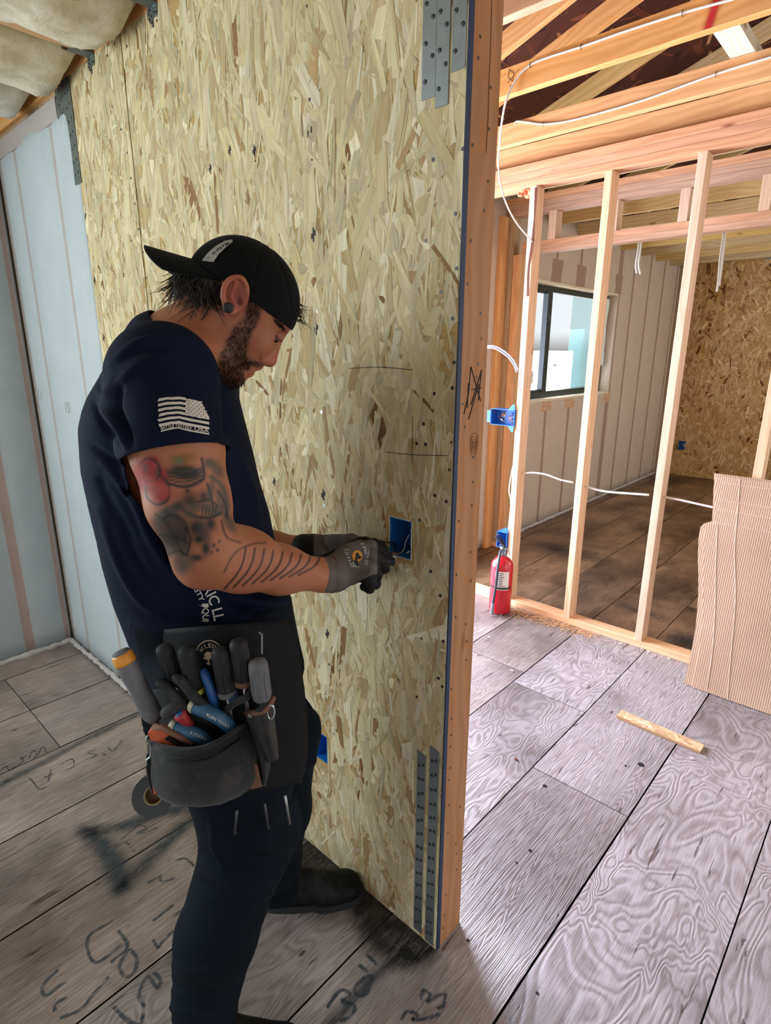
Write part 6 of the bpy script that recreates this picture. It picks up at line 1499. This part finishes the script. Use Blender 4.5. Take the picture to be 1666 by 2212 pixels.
# hem stitching on sleeve
# ---------------------------------------------------------------- gloves
def glove(chains, blobs, name, dark, label, h, folds=None):
    pts = np.array([p for c, _ in chains for p, _ in c]+[b[0] for b in blobs]); lo = pts.min(0)-.06; hi = pts.max(0)+.06
    G = Field(*[rng(lo[i], hi[i], h) for i in range(3)])
    for c, a, r_, k_ in blobs: G.ell(c, a, r_, k_)
    for pts, k_ in chains: G.chain(pts, k_)
    P_, Q = G.mesh(); P_ = relax(P_, Q, 1, .4); W_ = toW(P_); N_ = vnormals(W_, Q)
    if np.mean(np.einsum('ij,ij->i', N_, W_-W_.mean(0))) < 0: Q = Q[:, ::-1]; N_ = -N_
    if folds: W_ = fold(W_, N_, folds)
    px, py = projpx(W_); dk = dark(P_, px, py, N_); cols = np.ones((len(W_), 4)); g1 = np.array(lin('5b5552')[:3]); g2 = np.array(lin('0f0f10')[:3])
    nz = np.clip(vnoise(W_, 120, 3), -1, 1)[:, None]; cols[:, :3] = g1*(1+.18*nz)*(1-dk[:, None])+g2*dk[:, None]
    o = npmesh(name, W_, Q, M['glove'], person, cols); o['label'] = label; return o
def vnoise(W_, sc, sd):
    g = np.random.RandomState(sd); K = g.randn(7, 3)*sc; ph = g.rand(7)*6.28; return np.sin(W_@K.T+ph).mean(1)*1.6
k = NT('knit_glove'); at = k.n('Attribute', attribute_name='col').outputs['Color']; co = k.coord(); nz = k.noise(co, 420, 2); k.set(Base_Color=at, Roughness=.75, Specular_IOR_Level=.3); k.bump(nz, .35, .001); M['glove'] = k.m
xa, xd, xz = np.array([1., 0, 0]), np.array([0, 1., 0]), np.array([0, 0, 1.])
fr = .0112
K_n = [A3(800, 1182, 1.155), A3(806, 1202, 1.125), A3(804, 1224, 1.095), A3(797, 1246, 1.07)]
def finger(k0, mids, r_=fr): return ([(k0, r_*1.12)]+[(m, r_*(1-.06*(i+1))) for i, m in enumerate(mids)], .006)
cuff0, cuff1 = A3(699, 1242, 1.068), A3(722, 1240, 1.083)
nch = [([(cuff0, .0355), (cuff1, .0345), (A3(745, 1228, 1.10), .034)], .012),
    finger(K_n[0], [A3(826, 1190, 1.19), A3(838, 1202, 1.215), A3(836, 1214, 1.22)]),
    finger(K_n[1], [A3(826, 1212, 1.15), A3(832, 1228, 1.175), A3(820, 1236, 1.185)]),
    finger(K_n[2], [A3(815, 1242, 1.11), A3(812, 1262, 1.125), A3(797, 1262, 1.14)]),
    finger(K_n[3], [A3(803, 1262, 1.075), A3(799, 1272, 1.085), A3(786, 1268, 1.10)], .0105),
    ([(A3(738, 1205, 1.125), .018), (A3(775, 1182, 1.17), .0135), (A3(808, 1176, 1.205), .0118), (A3(826, 1182, 1.225), .0105)], .01)]
nch += [([(A3(745, 1228, 1.10), .022), (q, .0135)], .014) for q in K_n]
nbl = [(A3(762, 1216, 1.115), (np.array([.78, .45, -.1]), np.array([-.2, .3, .93]), np.array([.4, -.8, .3])), (.052, .043, .026), .02)]
dk_n = lambda P_, px, py, N_: np.clip(((py-(1284-.42*(px-705)+np.where(px > 780, (px-780)*.2, 0)))/4), 0, 1)*(px > 722)*1.+np.clip((px-815)/4, 0, 1)*(py < 1262)-0*px
def dkn(P_, px, py, N_):
    a = np.clip((py-(1286-.50*(px-712)+.0*(px)))/3., 0, 1)*(px > 725)*(py > 1240)
    b = np.clip((P_[:, 1]-(1.185))/.006, 0, 1); c = np.clip((px-814)/3., 0, 1)
    return np.clip(a+b+c, 0, 1)
gn = glove(nch, nbl, 'glove', dkn, 'grey knit glove with black grip and printed badge, near hand', .0021,
    [([(726, 1212), (734, 1240), (730, 1270)], 4, .0012), ([(748, 1200), (754, 1235), (746, 1262)], 4, -.0012), ([(790, 1186), (796, 1206), (792, 1240)], 4, -.0012)])
gnB = bvh_of(gn)
# cuff bead (red) and edge
cax = Vector(toW(cuff1-cuff0)).normalized(); cb = Vector(toW(cuff0)); rf = cax.orthogonal().normalized(); qf = cax.cross(rf)
M['maroon'] = plain('maroon_trim', '5d2628', .8)
for nm, off, r_, m_ in (('cuff_trim', .016, .0365, 'maroon'), ('cuff_edge', -.008, .0345, 'print_dark')):
    ring = [cb+cax*off+(rf*math.cos(a)+qf*math.sin(a))*r_ for a in [2*math.pi*i/28 for i in range(29)]]
    if nm == 'cuff_edge': continue
    child(MB().tube(ring, .0018, 6).build(nm, M[m_]), sub=gn)
M['badge'] = plain('orange_badge', 'c98a3a', .7)
decal('badge_disc', [[(772+11*math.cos(a*math.pi/9), 1201+12.5*math.sin(a*math.pi/9)) for a in range(18)]], M['badge'], gnB, gn, off=.0016)
decal('badge_symbol', [[(768, 1196), (774, 1193), (777, 1200), (782, 1203), (777, 1208), (770, 1206)], [(768, 1203), (771, 1203), (776, 1222), (771, 1224), (766, 1214)]], M['print_dark'], gnB, gn, off=.0022, step=6)
gp = []
for (x, y, w_, h_) in ((742, 1186, 12, 2.4), (744, 1191, 9, 2.4), (747, 1196, 6, 3), (750, 1202, 6, 4), (752, 1209, 5, 4), (755, 1216, 5, 3.4), (757, 1222, 6, 2), (762, 1213, 3, 8), (767, 1213, 3, 9), (772, 1214, 3, 8), (763, 1222, 13, 2.4), (766, 1168, 9, 2.4), (779, 1173, 8, 3), (783, 1180, 5, 3), (786, 1187, 6, 3), (789, 1194, 5, 3), (792, 1201, 4, 4), (788, 1209, 8, 2), (788, 1213, 9, 2), (787, 1217, 8, 2), (788, 1180, 2.5, 14), (795, 1188, 2, 12)):
    a = rr.uniform(-.3, .3); gp.append([(x, y), (x+w_, y+a*w_*.4+1), (x+w_, y+h_+a*w_*.4+1), (x, y+h_)])
decal('glove_print', gp, M['print_grey'], gnB, gn, off=.0018, step=6)
# far hand
cf0, cf1 = A3(660, 1181, 1.318), A3(684, 1182, 1.32)
K_f = [A3(792, 1172, 1.30), A3(795, 1186, 1.325), A3(790, 1198, 1.345), A3(780, 1208, 1.36)]
fch = [([(cf0, .0325), (cf1, .0315), (A3(715, 1184, 1.325), .033)], .01),
    finger(K_f[0], [A3(812, 1172, 1.285), A3(826, 1180, 1.275), A3(836, 1190, 1.272)], .0108), finger(K_f[1], [A3(815, 1196, 1.31), A3(826, 1206, 1.29), A3(824, 1214, 1.28)], .0108),
    finger(K_f[2], [A3(806, 1212, 1.33), A3(812, 1224, 1.31), A3(800, 1230, 1.30)], .0105), finger(K_f[3], [A3(794, 1220, 1.345), A3(796, 1232, 1.33), A3(786, 1234, 1.315)], .01),
    ([(A3(725, 1170, 1.30), .02), (A3(762, 1166, 1.275), .0145), (A3(792, 1172, 1.262), .012), (A3(812, 1182, 1.258), .0105)], .01)]
fch += [([(A3(715, 1184, 1.325), .024), (q, .0135)], .014) for q in K_f]
fbl = [(A3(744, 1186, 1.325), (xa, xz, xd), (.056, .034, .026), .02)]
def dkf(P_, px, py, N_): return np.clip(np.clip((683-px)/2, 0, 1)+np.clip((py-(1205-.50*(px-683)))/4, 0, 1)*(px > 690)+np.clip((px-790)/5, 0, 1), 0, 1)
gf = glove(fch, fbl, 'glove', dkf, 'black and grey glove on the far hand, with a black cuff', .0024)

gf.data.transform(Matrix.Translation((0, -.006, 0)))
# ---------------------------------------------------------------- apron, pouch and pockets: work belt
M['suede'] = cloth_mat('worn_black_suede', '17191c', '2b2d2f', .6, .85, 260, .1, ('5a5654', .5)); M['suede_brown'] = plain('worn_leather_edge', '6a4a3a', .8, var=.3, scale=40)
M['apron'] = cloth_mat('black_apron_leather', '0c0e11', '17191d', .4, .7, 200, .0)
def AW(px, py, D): return Vector(toW(A3(px, py, D)))
belt = thing('tool_pouch', 'worn black suede electrician tool pouch hanging at the hip', 'tool pouch', tuple(AW(470, 1740, .90)))
def shell(name, outline, Df, th, mat, n=26, sag=0., root=belt, label=None, invert=False):
    """curved leather panel: outline = (left px list, right px list) row by row, Df(u,v) -> depth"""
    L, Rr_ = outline; rows = len(L); vs = []
    LL = crv([Vector((x, y, 0)) for x, y in L], 5); RR = crv([Vector((x, y, 0)) for x, y in Rr_], 5); rows = len(LL)
    for j in range(rows):
        for i in range(n+1): u_ = i/n; v_ = j/(rows-1); x = LL[j].x*(1-u_)+RR[j].x*u_; y = LL[j].y*(1-u_)+RR[j].y*u_+sag*math.sin(math.pi*u_)*(1-v_)**2; vs.append(AW(x, y, Df(u_, v_)))
    fs = [[j*(n+1)+i, j*(n+1)+i+1, (j+1)*(n+1)+i+1, (j+1)*(n+1)+i] for j in range(rows-1) for i in range(n)]
    o = mesh_obj(name, vs, fs, M[mat], smooth=True); md = o.modifiers.new('leather', 'SOLIDIFY'); md.thickness = th; md.offset = 0
    if root is not None: attach(o, root)
    if label: o['label'] = label
    return o
# back panel (apron) hugging the hip and thigh
ap = shell('apron_panel', ([(312, 1362), (318, 1420), (322, 1500), (335, 1600), (345, 1690), (440, 1738)], [(622, 1340), (640, 1400), (655, 1480), (662, 1560), (664, 1630), (650, 1690)]),
    lambda u_, v_: 1.045-.165*math.sin(math.pi*min(max(u_*.92+.04, 0), 1))**.55+.02*v_-.035*v_, .004, 'apron')
# main pouch front with its round bottom
shell('pouch_front', ([(321, 1600), (322, 1640), (322, 1680), (336, 1712), (372, 1734), (430, 1741)], [(530, 1560), (550, 1600), (560, 1650), (563, 1680), (540, 1708), (480, 1735)]),
    lambda u_, v_: .860-.085*math.sin(math.pi*u_)**.6*(1-.55*v_**2)+.030*u_, .005, 'suede', sag=34., label='rounded suede front of the pouch')
def rimtube(name, pts, r_, mat, root=belt): o = MB().tube(crv(pts, 6), r_, 8).build(name, M[mat], smooth=True); attach(o, root); return o
rimtube('pouch_rim', [AW(321, 1602, .862), AW(350, 1618, .805), AW(400, 1624, .783), (AW(450, 1612, .785)), AW(500, 1584, .81), AW(531, 1560, .89)], .0042, 'suede')
rimtube('pouch_seam', [AW(330, 1638, .838), AW(400, 1645, .780), AW(460, 1634, .784), AW(520, 1596, .838)], .0016, 'apron')
shell('side_pocket', ([(531, 1560), (548, 1610), (562, 1660), (566, 1700)], [(560, 1545), (576, 1600), (584, 1650), (574, 1695)]), lambda u_, v_: .895-.03*math.sin(math.pi*u_), .004, 'suede')
o_ = shell('torn_lining', ([(549, 1650), (544, 1680), (542, 1705)], [(556, 1652), (565, 1692), (568, 1698)]), lambda u_, v_: .862, .002, 'suede_brown'); o_['label'] = 'frayed orange brown leather edge'; 
shell('slim_pocket', ([(530, 1545), (545, 1570), (566, 1610), (582, 1645)], [(590, 1512), (592, 1560), (598, 1610), (600, 1640)]), lambda u_, v_: .872-.045*math.sin(math.pi*u_), .004, 'suede')
rimtube('pocket_rim', [AW(530, 1538, .88), AW(552, 1540, .835), AW(574, 1532, .835), AW(590, 1508, .875)], .0055, 'suede_brown')
rimtube('back_loop', [AW(478, 1545, .875), AW(505, 1520, .84), AW(535, 1505, .845), AW(545, 1490, .87)], .006, 'suede')
shell('back_pocket', ([(330, 1490), (332, 1540), (330, 1600)], [(545, 1490), (550, 1530), (560, 1570)]), lambda u_, v_: .905-.045*math.sin(math.pi*u_), .004, 'suede')
o_ = MB().lathe([(0, .0045), (.002, .004)], AW(541, 1545, .842), -_fw, 12).build('rivet', M['galv_dull']); attach(o_, belt)
mb = MB(); mb.tube([AW(585+8*math.cos(a), 1538+15*math.sin(a), .838) for a in [2*math.pi*i/16 for i in range(17)]], .0016, 6); o_ = mb.build('d_ring', M['nail_bright']); attach(o_, belt)
apB = bvh_of(ap)
# round badge stitched on the apron
bx_, by_ = 452, 1418
M['tan_print'] = plain('tan_print', 'a58f78', .8)
def circ(cx, cy, r0, r1, a0, a1, n=20): return [(cx+r1*math.cos(a0+(a1-a0)*i/n), cy+r1*1.15*math.sin(a0+(a1-a0)*i/n)) for i in range(n+1)]+[(cx+r0*math.cos(a0+(a1-a0)*i/n), cy+r0*1.15*math.sin(a0+(a1-a0)*i/n)) for i in range(n, -1, -1)]
pl = [circ(bx_, by_, 29, 30.8, math.pi*(1.08+.84*i/14), math.pi*(1.08+.84*(i+1)/14), 1) for i in range(14)]
pl += [[(bx_-8+x, by_-8+y) for x, y in ((0, 0), (5, -3), (10, -1), (16, 0), (18, 6), (13, 8), (15, 14), (10, 12), (8, 20), (5, 13), (0, 14), (2, 7), (-3, 5))], [(bx_-14, by_+3), (bx_-8, by_+1), (bx_-9, by_+7)], [(bx_+10, by_+10), (bx_+16, by_+8), (bx_+12, by_+14)], [(bx_-6, by_+14), (bx_, by_+12), (bx_+3, by_+17), (bx_-3, by_+18)]]
def arcfn(cx, cy, r_, a0, a1, h_):
    return lambda x, y: (cx+(r_+h_*y)*math.cos(a0+(a1-a0)*x), cy+1.15*(r_+h_*y)*math.sin(a0+(a1-a0)*x))
o_ = decal('badge_print', pl, M['tan_print'], apB, ap, off=.006, step=7); o_.parent = belt; o_.matrix_parent_inverse = Matrix.Translation(-belt.location)
o_ = decal('badge_lettering', text_polys('KLEIN', arcfn(bx_, by_, 17, math.pi*1.14, math.pi*1.86, 8), .0), M['tan_print'], apB, ap, off=.006, step=8); o_.parent = belt; o_.matrix_parent_inverse = Matrix.Translation(-belt.location)

# ---------------------------------------------------------------- tools in the pouch (each a thing of its own)
M['grip_black'] = cloth_mat('dusty_black_grip', '1b1c1e', '35373a', .3, .6, 90, 0, ('66686a', .4)); M['grip_grey'] = cloth_mat('dusty_grey_grip', '4a4b50', '77787d', .3, .6, 60, 0, ('8d8f92', .5))
M['blue_grip'] = plain('dusty_blue_grip', '2f5a7c', .5, var=.3, scale=25); M['blue_bright'] = plain('blue_plastic', '1d4e8c', .45, var=.15); M['cream_tip'] = plain('cream_grip_tip', 'b3b09c', .55)
M['yellow'] = plain('amber_plastic', 'd8902a', .4); M['yellow_mark'] = plain('yellow_mark', 'a8a02a', .5); M['red_pl'] = plain('red_plastic', 'a02c34', .45); M['orange_metal'] = plain('orange_painted_metal', 'b4502c', .45, var=.2, scale=50)
M['steel'] = plain('tool_steel', '9a9c9f', .3, .85)
GTO = 'tools standing in the pouch'
def driver(label, top, bot, r_, mat, band=None, capm=None, tip=None, flute=True, cat='screwdriver', name='screwdriver'):
    """handle from top (px,py,D) to bot, lathe with shoulders, plus shaft into the pouch"""
    a, b = AW(*top), AW(*bot); d = (b-a); L = d.length; d.normalize(); t = thing(name, label, cat, tuple(b), GTO)
    prof = [(0, r_*.45), (.003, r_*.80), (.009, r_*.98), (L*.25, r_), (L*.55, r_*.90), (L*.78, r_*.98), (L*.92, r_*.9), (L, r_*.6)]
    h = MB().lathe(prof, a, d, 24).build('handle', M[mat], smooth=True)
    if flute:
        mb_ = MB()
        for i in range(8):
            an = 2*math.pi*i/8; rf = d.orthogonal().normalized(); q = d.cross(rf); rd_ = rf*math.cos(an)+q*math.sin(an); mb_.tube([a+d*.02+rd_*r_*.93, a+d*(L*.5)+rd_*r_*.90, a+d*(L*.85)+rd_*r_*.94], r_*.13, 6)
        g_ = mb_.build('grip_ridge', M[mat], smooth=True); attach(g_, t)
    attach(h, t)
    if capm: 
        c_ = MB().lathe([(-.001, r_*.3), (.0, r_*.78), (.004, r_*.96), (.016, r_*1.03), (.020, r_*1.02)], a-d*.002, d, 24).build('handle_cap', M[capm], smooth=True); attach(c_, t); c_['label'] = 'amber ring at the handle end'
        c_ = MB().lathe([(-.003, r_*.3), (-.001, r_*.8), (.004, r_*.85)], a-d*.0025, d, 20).build('cap_disc', M['grip_grey'], smooth=True); attach(c_, t)
    if band: c_ = MB().lathe([(0, r_*.93), (.001, r_*1.0), (.009, r_*1.0), (.010, r_*.93)], a+d*L*.86, d, 20).build('band', M[band]); attach(c_, t)
    s_ = MB().lathe([(0, .0035), (.075, .0035)], b-d*.004, d, 12).build('shaft', M['steel'], smooth=True); attach(s_, t)
    return t
driver('big dusty screwdriver with amber ring, sticking out left of the pouch', (262, 1412, .865), (336, 1556, .862), .0175, 'grip_grey', capm='yellow', flute=False)
driver('leftmost upright black handle against the apron', (352, 1393, .868), (382, 1480, .868), .0150, 'grip_black')
driver('second upright black handle, left of the round badge', (401, 1396, .862), (424, 1500, .862), .0155, 'grip_black', band='yellow_mark')
driver('grey black handle right under the round badge, middle one', (474, 1399, .858), (492, 1505, .860), .0155, 'grip_black', band='grip_grey')
driver('upright handle right of the round badge with pale band', (514, 1381, .862), (527, 1480, .864), .0155, 'grip_black', band='suede_brown')
driver('ribbed handle standing in the slim pocket at the right', (556, 1424, .852), (567, 1515, .850), .0165, 'grip_grey')
def grips(label, a_pts, r_, mat, tipm=None, flat=.62, cat='pliers', name='pliers', mark=None, second=None, label2=None):
    """one or two plier handles given as px,py,D polylines"""
    t = thing(name, label, cat, tuple(AW(*a_pts[-1])), GTO)
    for pts in [a_pts]+([second] if second else []):
        P3 = crv([AW(*q) for q in pts], 6); n = len(P3); rs = [r_*(.72+.28*min(1, i/3)) for i in range(n)]; rs[0] = r_*.5
        h = MB().tube(P3, rs, 14).build('handle', M[mat], smooth=True); attach(h, t)
        if tipm: c_ = MB().tube([P3[0]-(P3[1]-P3[0]).normalized()*.0015, P3[0], P3[1], P3[2]], [r_*.5, r_*.78, r_*.96, r_*1.05], 14).build('grip_tip', M[tipm], smooth=True); attach(c_, t); c_['label'] = 'pale worn grip end'
    return t, h
t1, h1 = grips('upper blue handled pliers lying across the pouch', [(410, 1522, .842), (440, 1534, .838), (475, 1552, .838), (500, 1575, .855), (515, 1605, .87)], .0118, 'blue_grip', 'cream_tip')
t2, h2 = grips('lower blue handled pliers beside the orange cutter', [(368, 1566, .836), (400, 1578, .832), (432, 1592, .832), (462, 1618, .85)], .0118, 'blue_grip', 'cream_tip')
def on_tool(h, t, txt, fn): 
    o_ = decal('handle_lettering', text_polys(txt, fn, .012), M['print'], bvh_of(h), h, off=.0012, step=9); o_.parent = t; o_.matrix_parent_inverse = Matrix.Translation(-t.location)
def linefn(x0, y0, x1, y1, h_): 
    d = Vector((x1-x0, y1-y0)).normalized(); n_ = Vector((d.y, -d.x)); return lambda x, y: (x0+(x1-x0)*x+n_.x*h_*y, y0+(y1-y0)*x+n_.y*h_*y)
on_tool(h1, t1, 'KLEIN TOOLS', linefn(445, 1546, 493, 1573, 7)); on_tool(h2, t2, "S TOOLS", linefn(410, 1584, 444, 1599, 5))
grips('bright blue handled wire strippers behind the blue pliers', [(437, 1444, .868), (448, 1470, .860), (458, 1500, .856), (464, 1530, .86)], .0082, 'blue_bright', second=[(484, 1434, .872), (492, 1455, .866), (500, 1490, .862), (508, 1520, .865)], name='wire_stripper', cat='wire stripper')
grips('black handled pliers with a yellow mark, left of the blue strippers', [(374, 1460, .848), (395, 1475, .842), (420, 1505, .838), (446, 1530, .845)], .0085, 'grip_black', second=[(338, 1474, .852), (355, 1480, .846), (380, 1505, .842), (408, 1535, .85)])
t3, h3 = grips('small dark grip end poking out beside the big screwdriver', [(352, 1545, .838), (375, 1530, .836), (400, 1522, .846)], .0115, 'grip_black', name='cutter_handle', cat='tool')
t = thing('nut_driver', 'small nut driver with red and blue end between the two blue pliers', 'nut driver', tuple(AW(410, 1570, .84)), GTO)
a, b = AW(386, 1541, .828), AW(412, 1568, .84); d = (b-a).normalized()
attach(MB().lathe([(0, .004), (.001, .0095), (.008, .0105), (.018, .009), (.035, .008)], a, d, 18).build('handle', M['red_pl'], smooth=True), t); attach(MB().lathe([(-.002, .003), (-.001, .0062), (.001, .007)], a, d, 14).build('end_cap', M['blue_bright']), t)
t = thing('tubing_cutter', 'orange painted metal cutter with dark slot at the left pouch mouth', 'cutter', tuple(AW(400, 1620, .835)), GTO)
pl3 = [AW(x, y, D) for x, y, D in ((319, 1583, .838), (333, 1575, .832), (360, 1580, .826), (395, 1600, .822), (392, 1618, .824), (360, 1612, .826), (325, 1598, .836))]
attach(MB().prism(pl3, Vector(HH), .016).build('cutter_body', M['orange_metal']), t)
pl4 = [AW(x, y, .8195) for x, y in ((355, 1597), (362, 1592), (392, 1606), (388, 1614))]; attach(MB().prism(pl4, Vector(HH), .004).build('slot', M['dark']), t)
attach(MB().tube([AW(333, 1570, .836), AW(352, 1572, .824), (AW(385, 1590, .818)), AW(415, 1606, .822)], .0048, 10).build('frame_bar', M['suede_brown'], smooth=True), t)
attach(MB().tube(crv([AW(319, 1588, .834), AW(316, 1600, .832), AW(325, 1610, .834), AW(326, 1622, .84)], 5), .0014, 6).build('wire_loop', M['nail_bright']), t)
# tape roll on its chain
t = thing('tape_roll', 'roll of dark electrical tape hanging left below the pouch', 'tape roll', tuple(AW(335, 1757, .875)))
c = AW(333, 1716, .875); axd_ = (-_fw+Vector(toW(np.array([.25, 0, .25])))).normalized(); rf = axd_.orthogonal().normalized(); qf = axd_.cross(rf)
def ringmesh(r0, r1, h0, h1, n=40):
    mb_ = MB(); vs = []; 
    for r_, h_ in ((r0, h0), (r1, h0), (r1, h1), (r0, h1)):
        for i in range(n): a = 2*math.pi*i/n; vs.append(c+(rf*math.cos(a)+qf*math.sin(a))*r_+axd_*h_)
    return mb_.add(vs, [[j*n+i, j*n+(i+1) % n, ((j+1) % 4)*n+(i+1) % n, ((j+1) % 4)*n+i] for j in range(4) for i in range(n)])
M['tape'] = plain('dark_green_grey_tape', '252b2d', .45); M['core'] = plain('cardboard_core', '9a8a62', .8); M['core_in'] = plain('brown_core_lining', '5b4526', .8)
attach(ringmesh(.0165, .037, -.009, .009).build('tape_wound', M['tape']), t); attach(ringmesh(.0148, .0166, -.0095, .0096).build('core', M['core']), t); 
attach(ringmesh(.0005, .0147, -.006, -.005).build('core_lining', M['core_in']), t)
attach(MB().tube(crv([AW(322, 1630, .845), AW(321, 1660, .845), AW(326, 1690, .85), AW(333, 1712, .862)], 6), .0045, 8).build('hanging_strap', M['suede'], smooth=True), t)
mb = MB(); pts = crv([AW(326, 1622, .842), AW(324, 1635, .84), AW(317, 1642, .838), AW(317, 1652, .838)], 5)
mb.tube(pts, .0015, 6); o_ = mb.build('chain', M['nail_bright']); attach(o_, t)
o_ = MB().tube([AW(330, 1680, .846), AW(337, 1712, .850)], [.003, .004], 8).build('orange_clip', M['orange_metal']); attach(o_, t)
# gadgets at the thigh pocket and a pencil clip on the apron
shell('thigh_pocket', ([(478, 1742), (500, 1800), (520, 1850)], [(640, 1720), (652, 1780), (640, 1845)]), lambda u_, v_: .895-.03*math.sin(math.pi*u_)+.012*v_+.09*u_**2, .003, 'trouser', root=person, label='pocket on the trouser thigh')
for i, (x0, y0, x1, y1, lab) in enumerate(((512, 1750, 508, 1802, 'stitched pen pocket on the thigh, leftmost'), (572, 1735, 580, 1790, 'slim probe clipped in the thigh pocket'), (616, 1718, 626, 1780, 'grey pen clipped at the right of the thigh pocket'))):
    o_ = MB().tube([AW(x0, y0, .862+.012*i), AW(x1, y1, .868+.014*i)], .0026, 8).build('pen', M['nail'] if i != 2 else M['steel'], smooth=True); tag(recentre(o_), lab, 'pen', 'pens clipped at the thigh pocket')
o_ = MB().tube([AW(560, 1366, .858), AW(566, 1370, .855), AW(566, 1412, .858)], .0016, 6).build('wire_hook', M['steel']); tag(recentre(o_), 'thin metal hook on the apron above the slim pocket', 'hook')
# ---------------------------------------------------------------- tool and wires at the box
t = thing('wire_stripper', 'black handled tool held in the gloved hand below the box', 'wire stripper', tuple(AW(845, 1212, 1.22)))
attach(MB().tube(crv([AW(806, 1205, 1.19), AW(825, 1208, 1.20), AW(842, 1213, 1.215), AW(852, 1214, 1.22)], 5), [.0065]*6+[.0085]*6+[.0095]*3+[.006], 12).build('handle', M['grip_black'], smooth=True), t)
attach(MB().tube(crv([AW(800, 1198, 1.20), AW(825, 1200, 1.21), AW(842, 1202, 1.22)], 5), .0034, 8).build('jaw', M['steel'], smooth=True), t)
bxw = lambda px, py, dy=.03: U(px, py, 1, Y0+dy)
def wire(label, pts, r_, mat): return tag(recentre(MB().tube(crv(pts, 6), r_, 8).build('wire', M[mat], smooth=True)), label, 'wire', 'wires coming out of the box in the strand board')
wire('upper black wire from the hand into the box with a curl at the rim', [AW(788, 1170, 1.24), AW(815, 1167, 1.27), bxw(838, 1172, -.03), bxw(848, 1174, -.012), bxw(856, 1180, .01), bxw(850, 1184, -.01), bxw(846, 1178, -.012)], .0016, 'wire_black')
wire('lower black wire from the glove to the curl at the box rim', [AW(806, 1173, 1.255), AW(828, 1172, 1.28), bxw(846, 1172, -.01), bxw(858, 1178, .015)], .0014, 'wire_black')
wire('white wire running from the tool into the bottom of the box', [AW(824, 1197, 1.225), bxw(838, 1200, -.04), bxw(852, 1202, -.008), bxw(866, 1203, .012), bxw(886, 1190, .03)], .0022, 'cable_white')
wire('pale wire curving up inside the box', [bxw(858, 1200, .005), bxw(872, 1188, .02), bxw(876, 1172, .035), bxw(884, 1155, .045)], .0014, 'cable_white')
wire('bare copper end twisted at the box bottom', [bxw(846, 1192, -.01), bxw(858, 1196, -.004), bxw(868, 1191, .012)], .0016, 'wire_copper')
o_ = MB().lathe([(0, .003), (.002, .006), (.014, .0075), (.02, .004)], AW(826, 1190, 1.27), Vector(toW(np.array([.7, .6, .05]))), 12).build('wire_connector', M['wire_green'], smooth=True); tag(recentre(o_), 'green wire connector between the fingers and the box', 'connector')
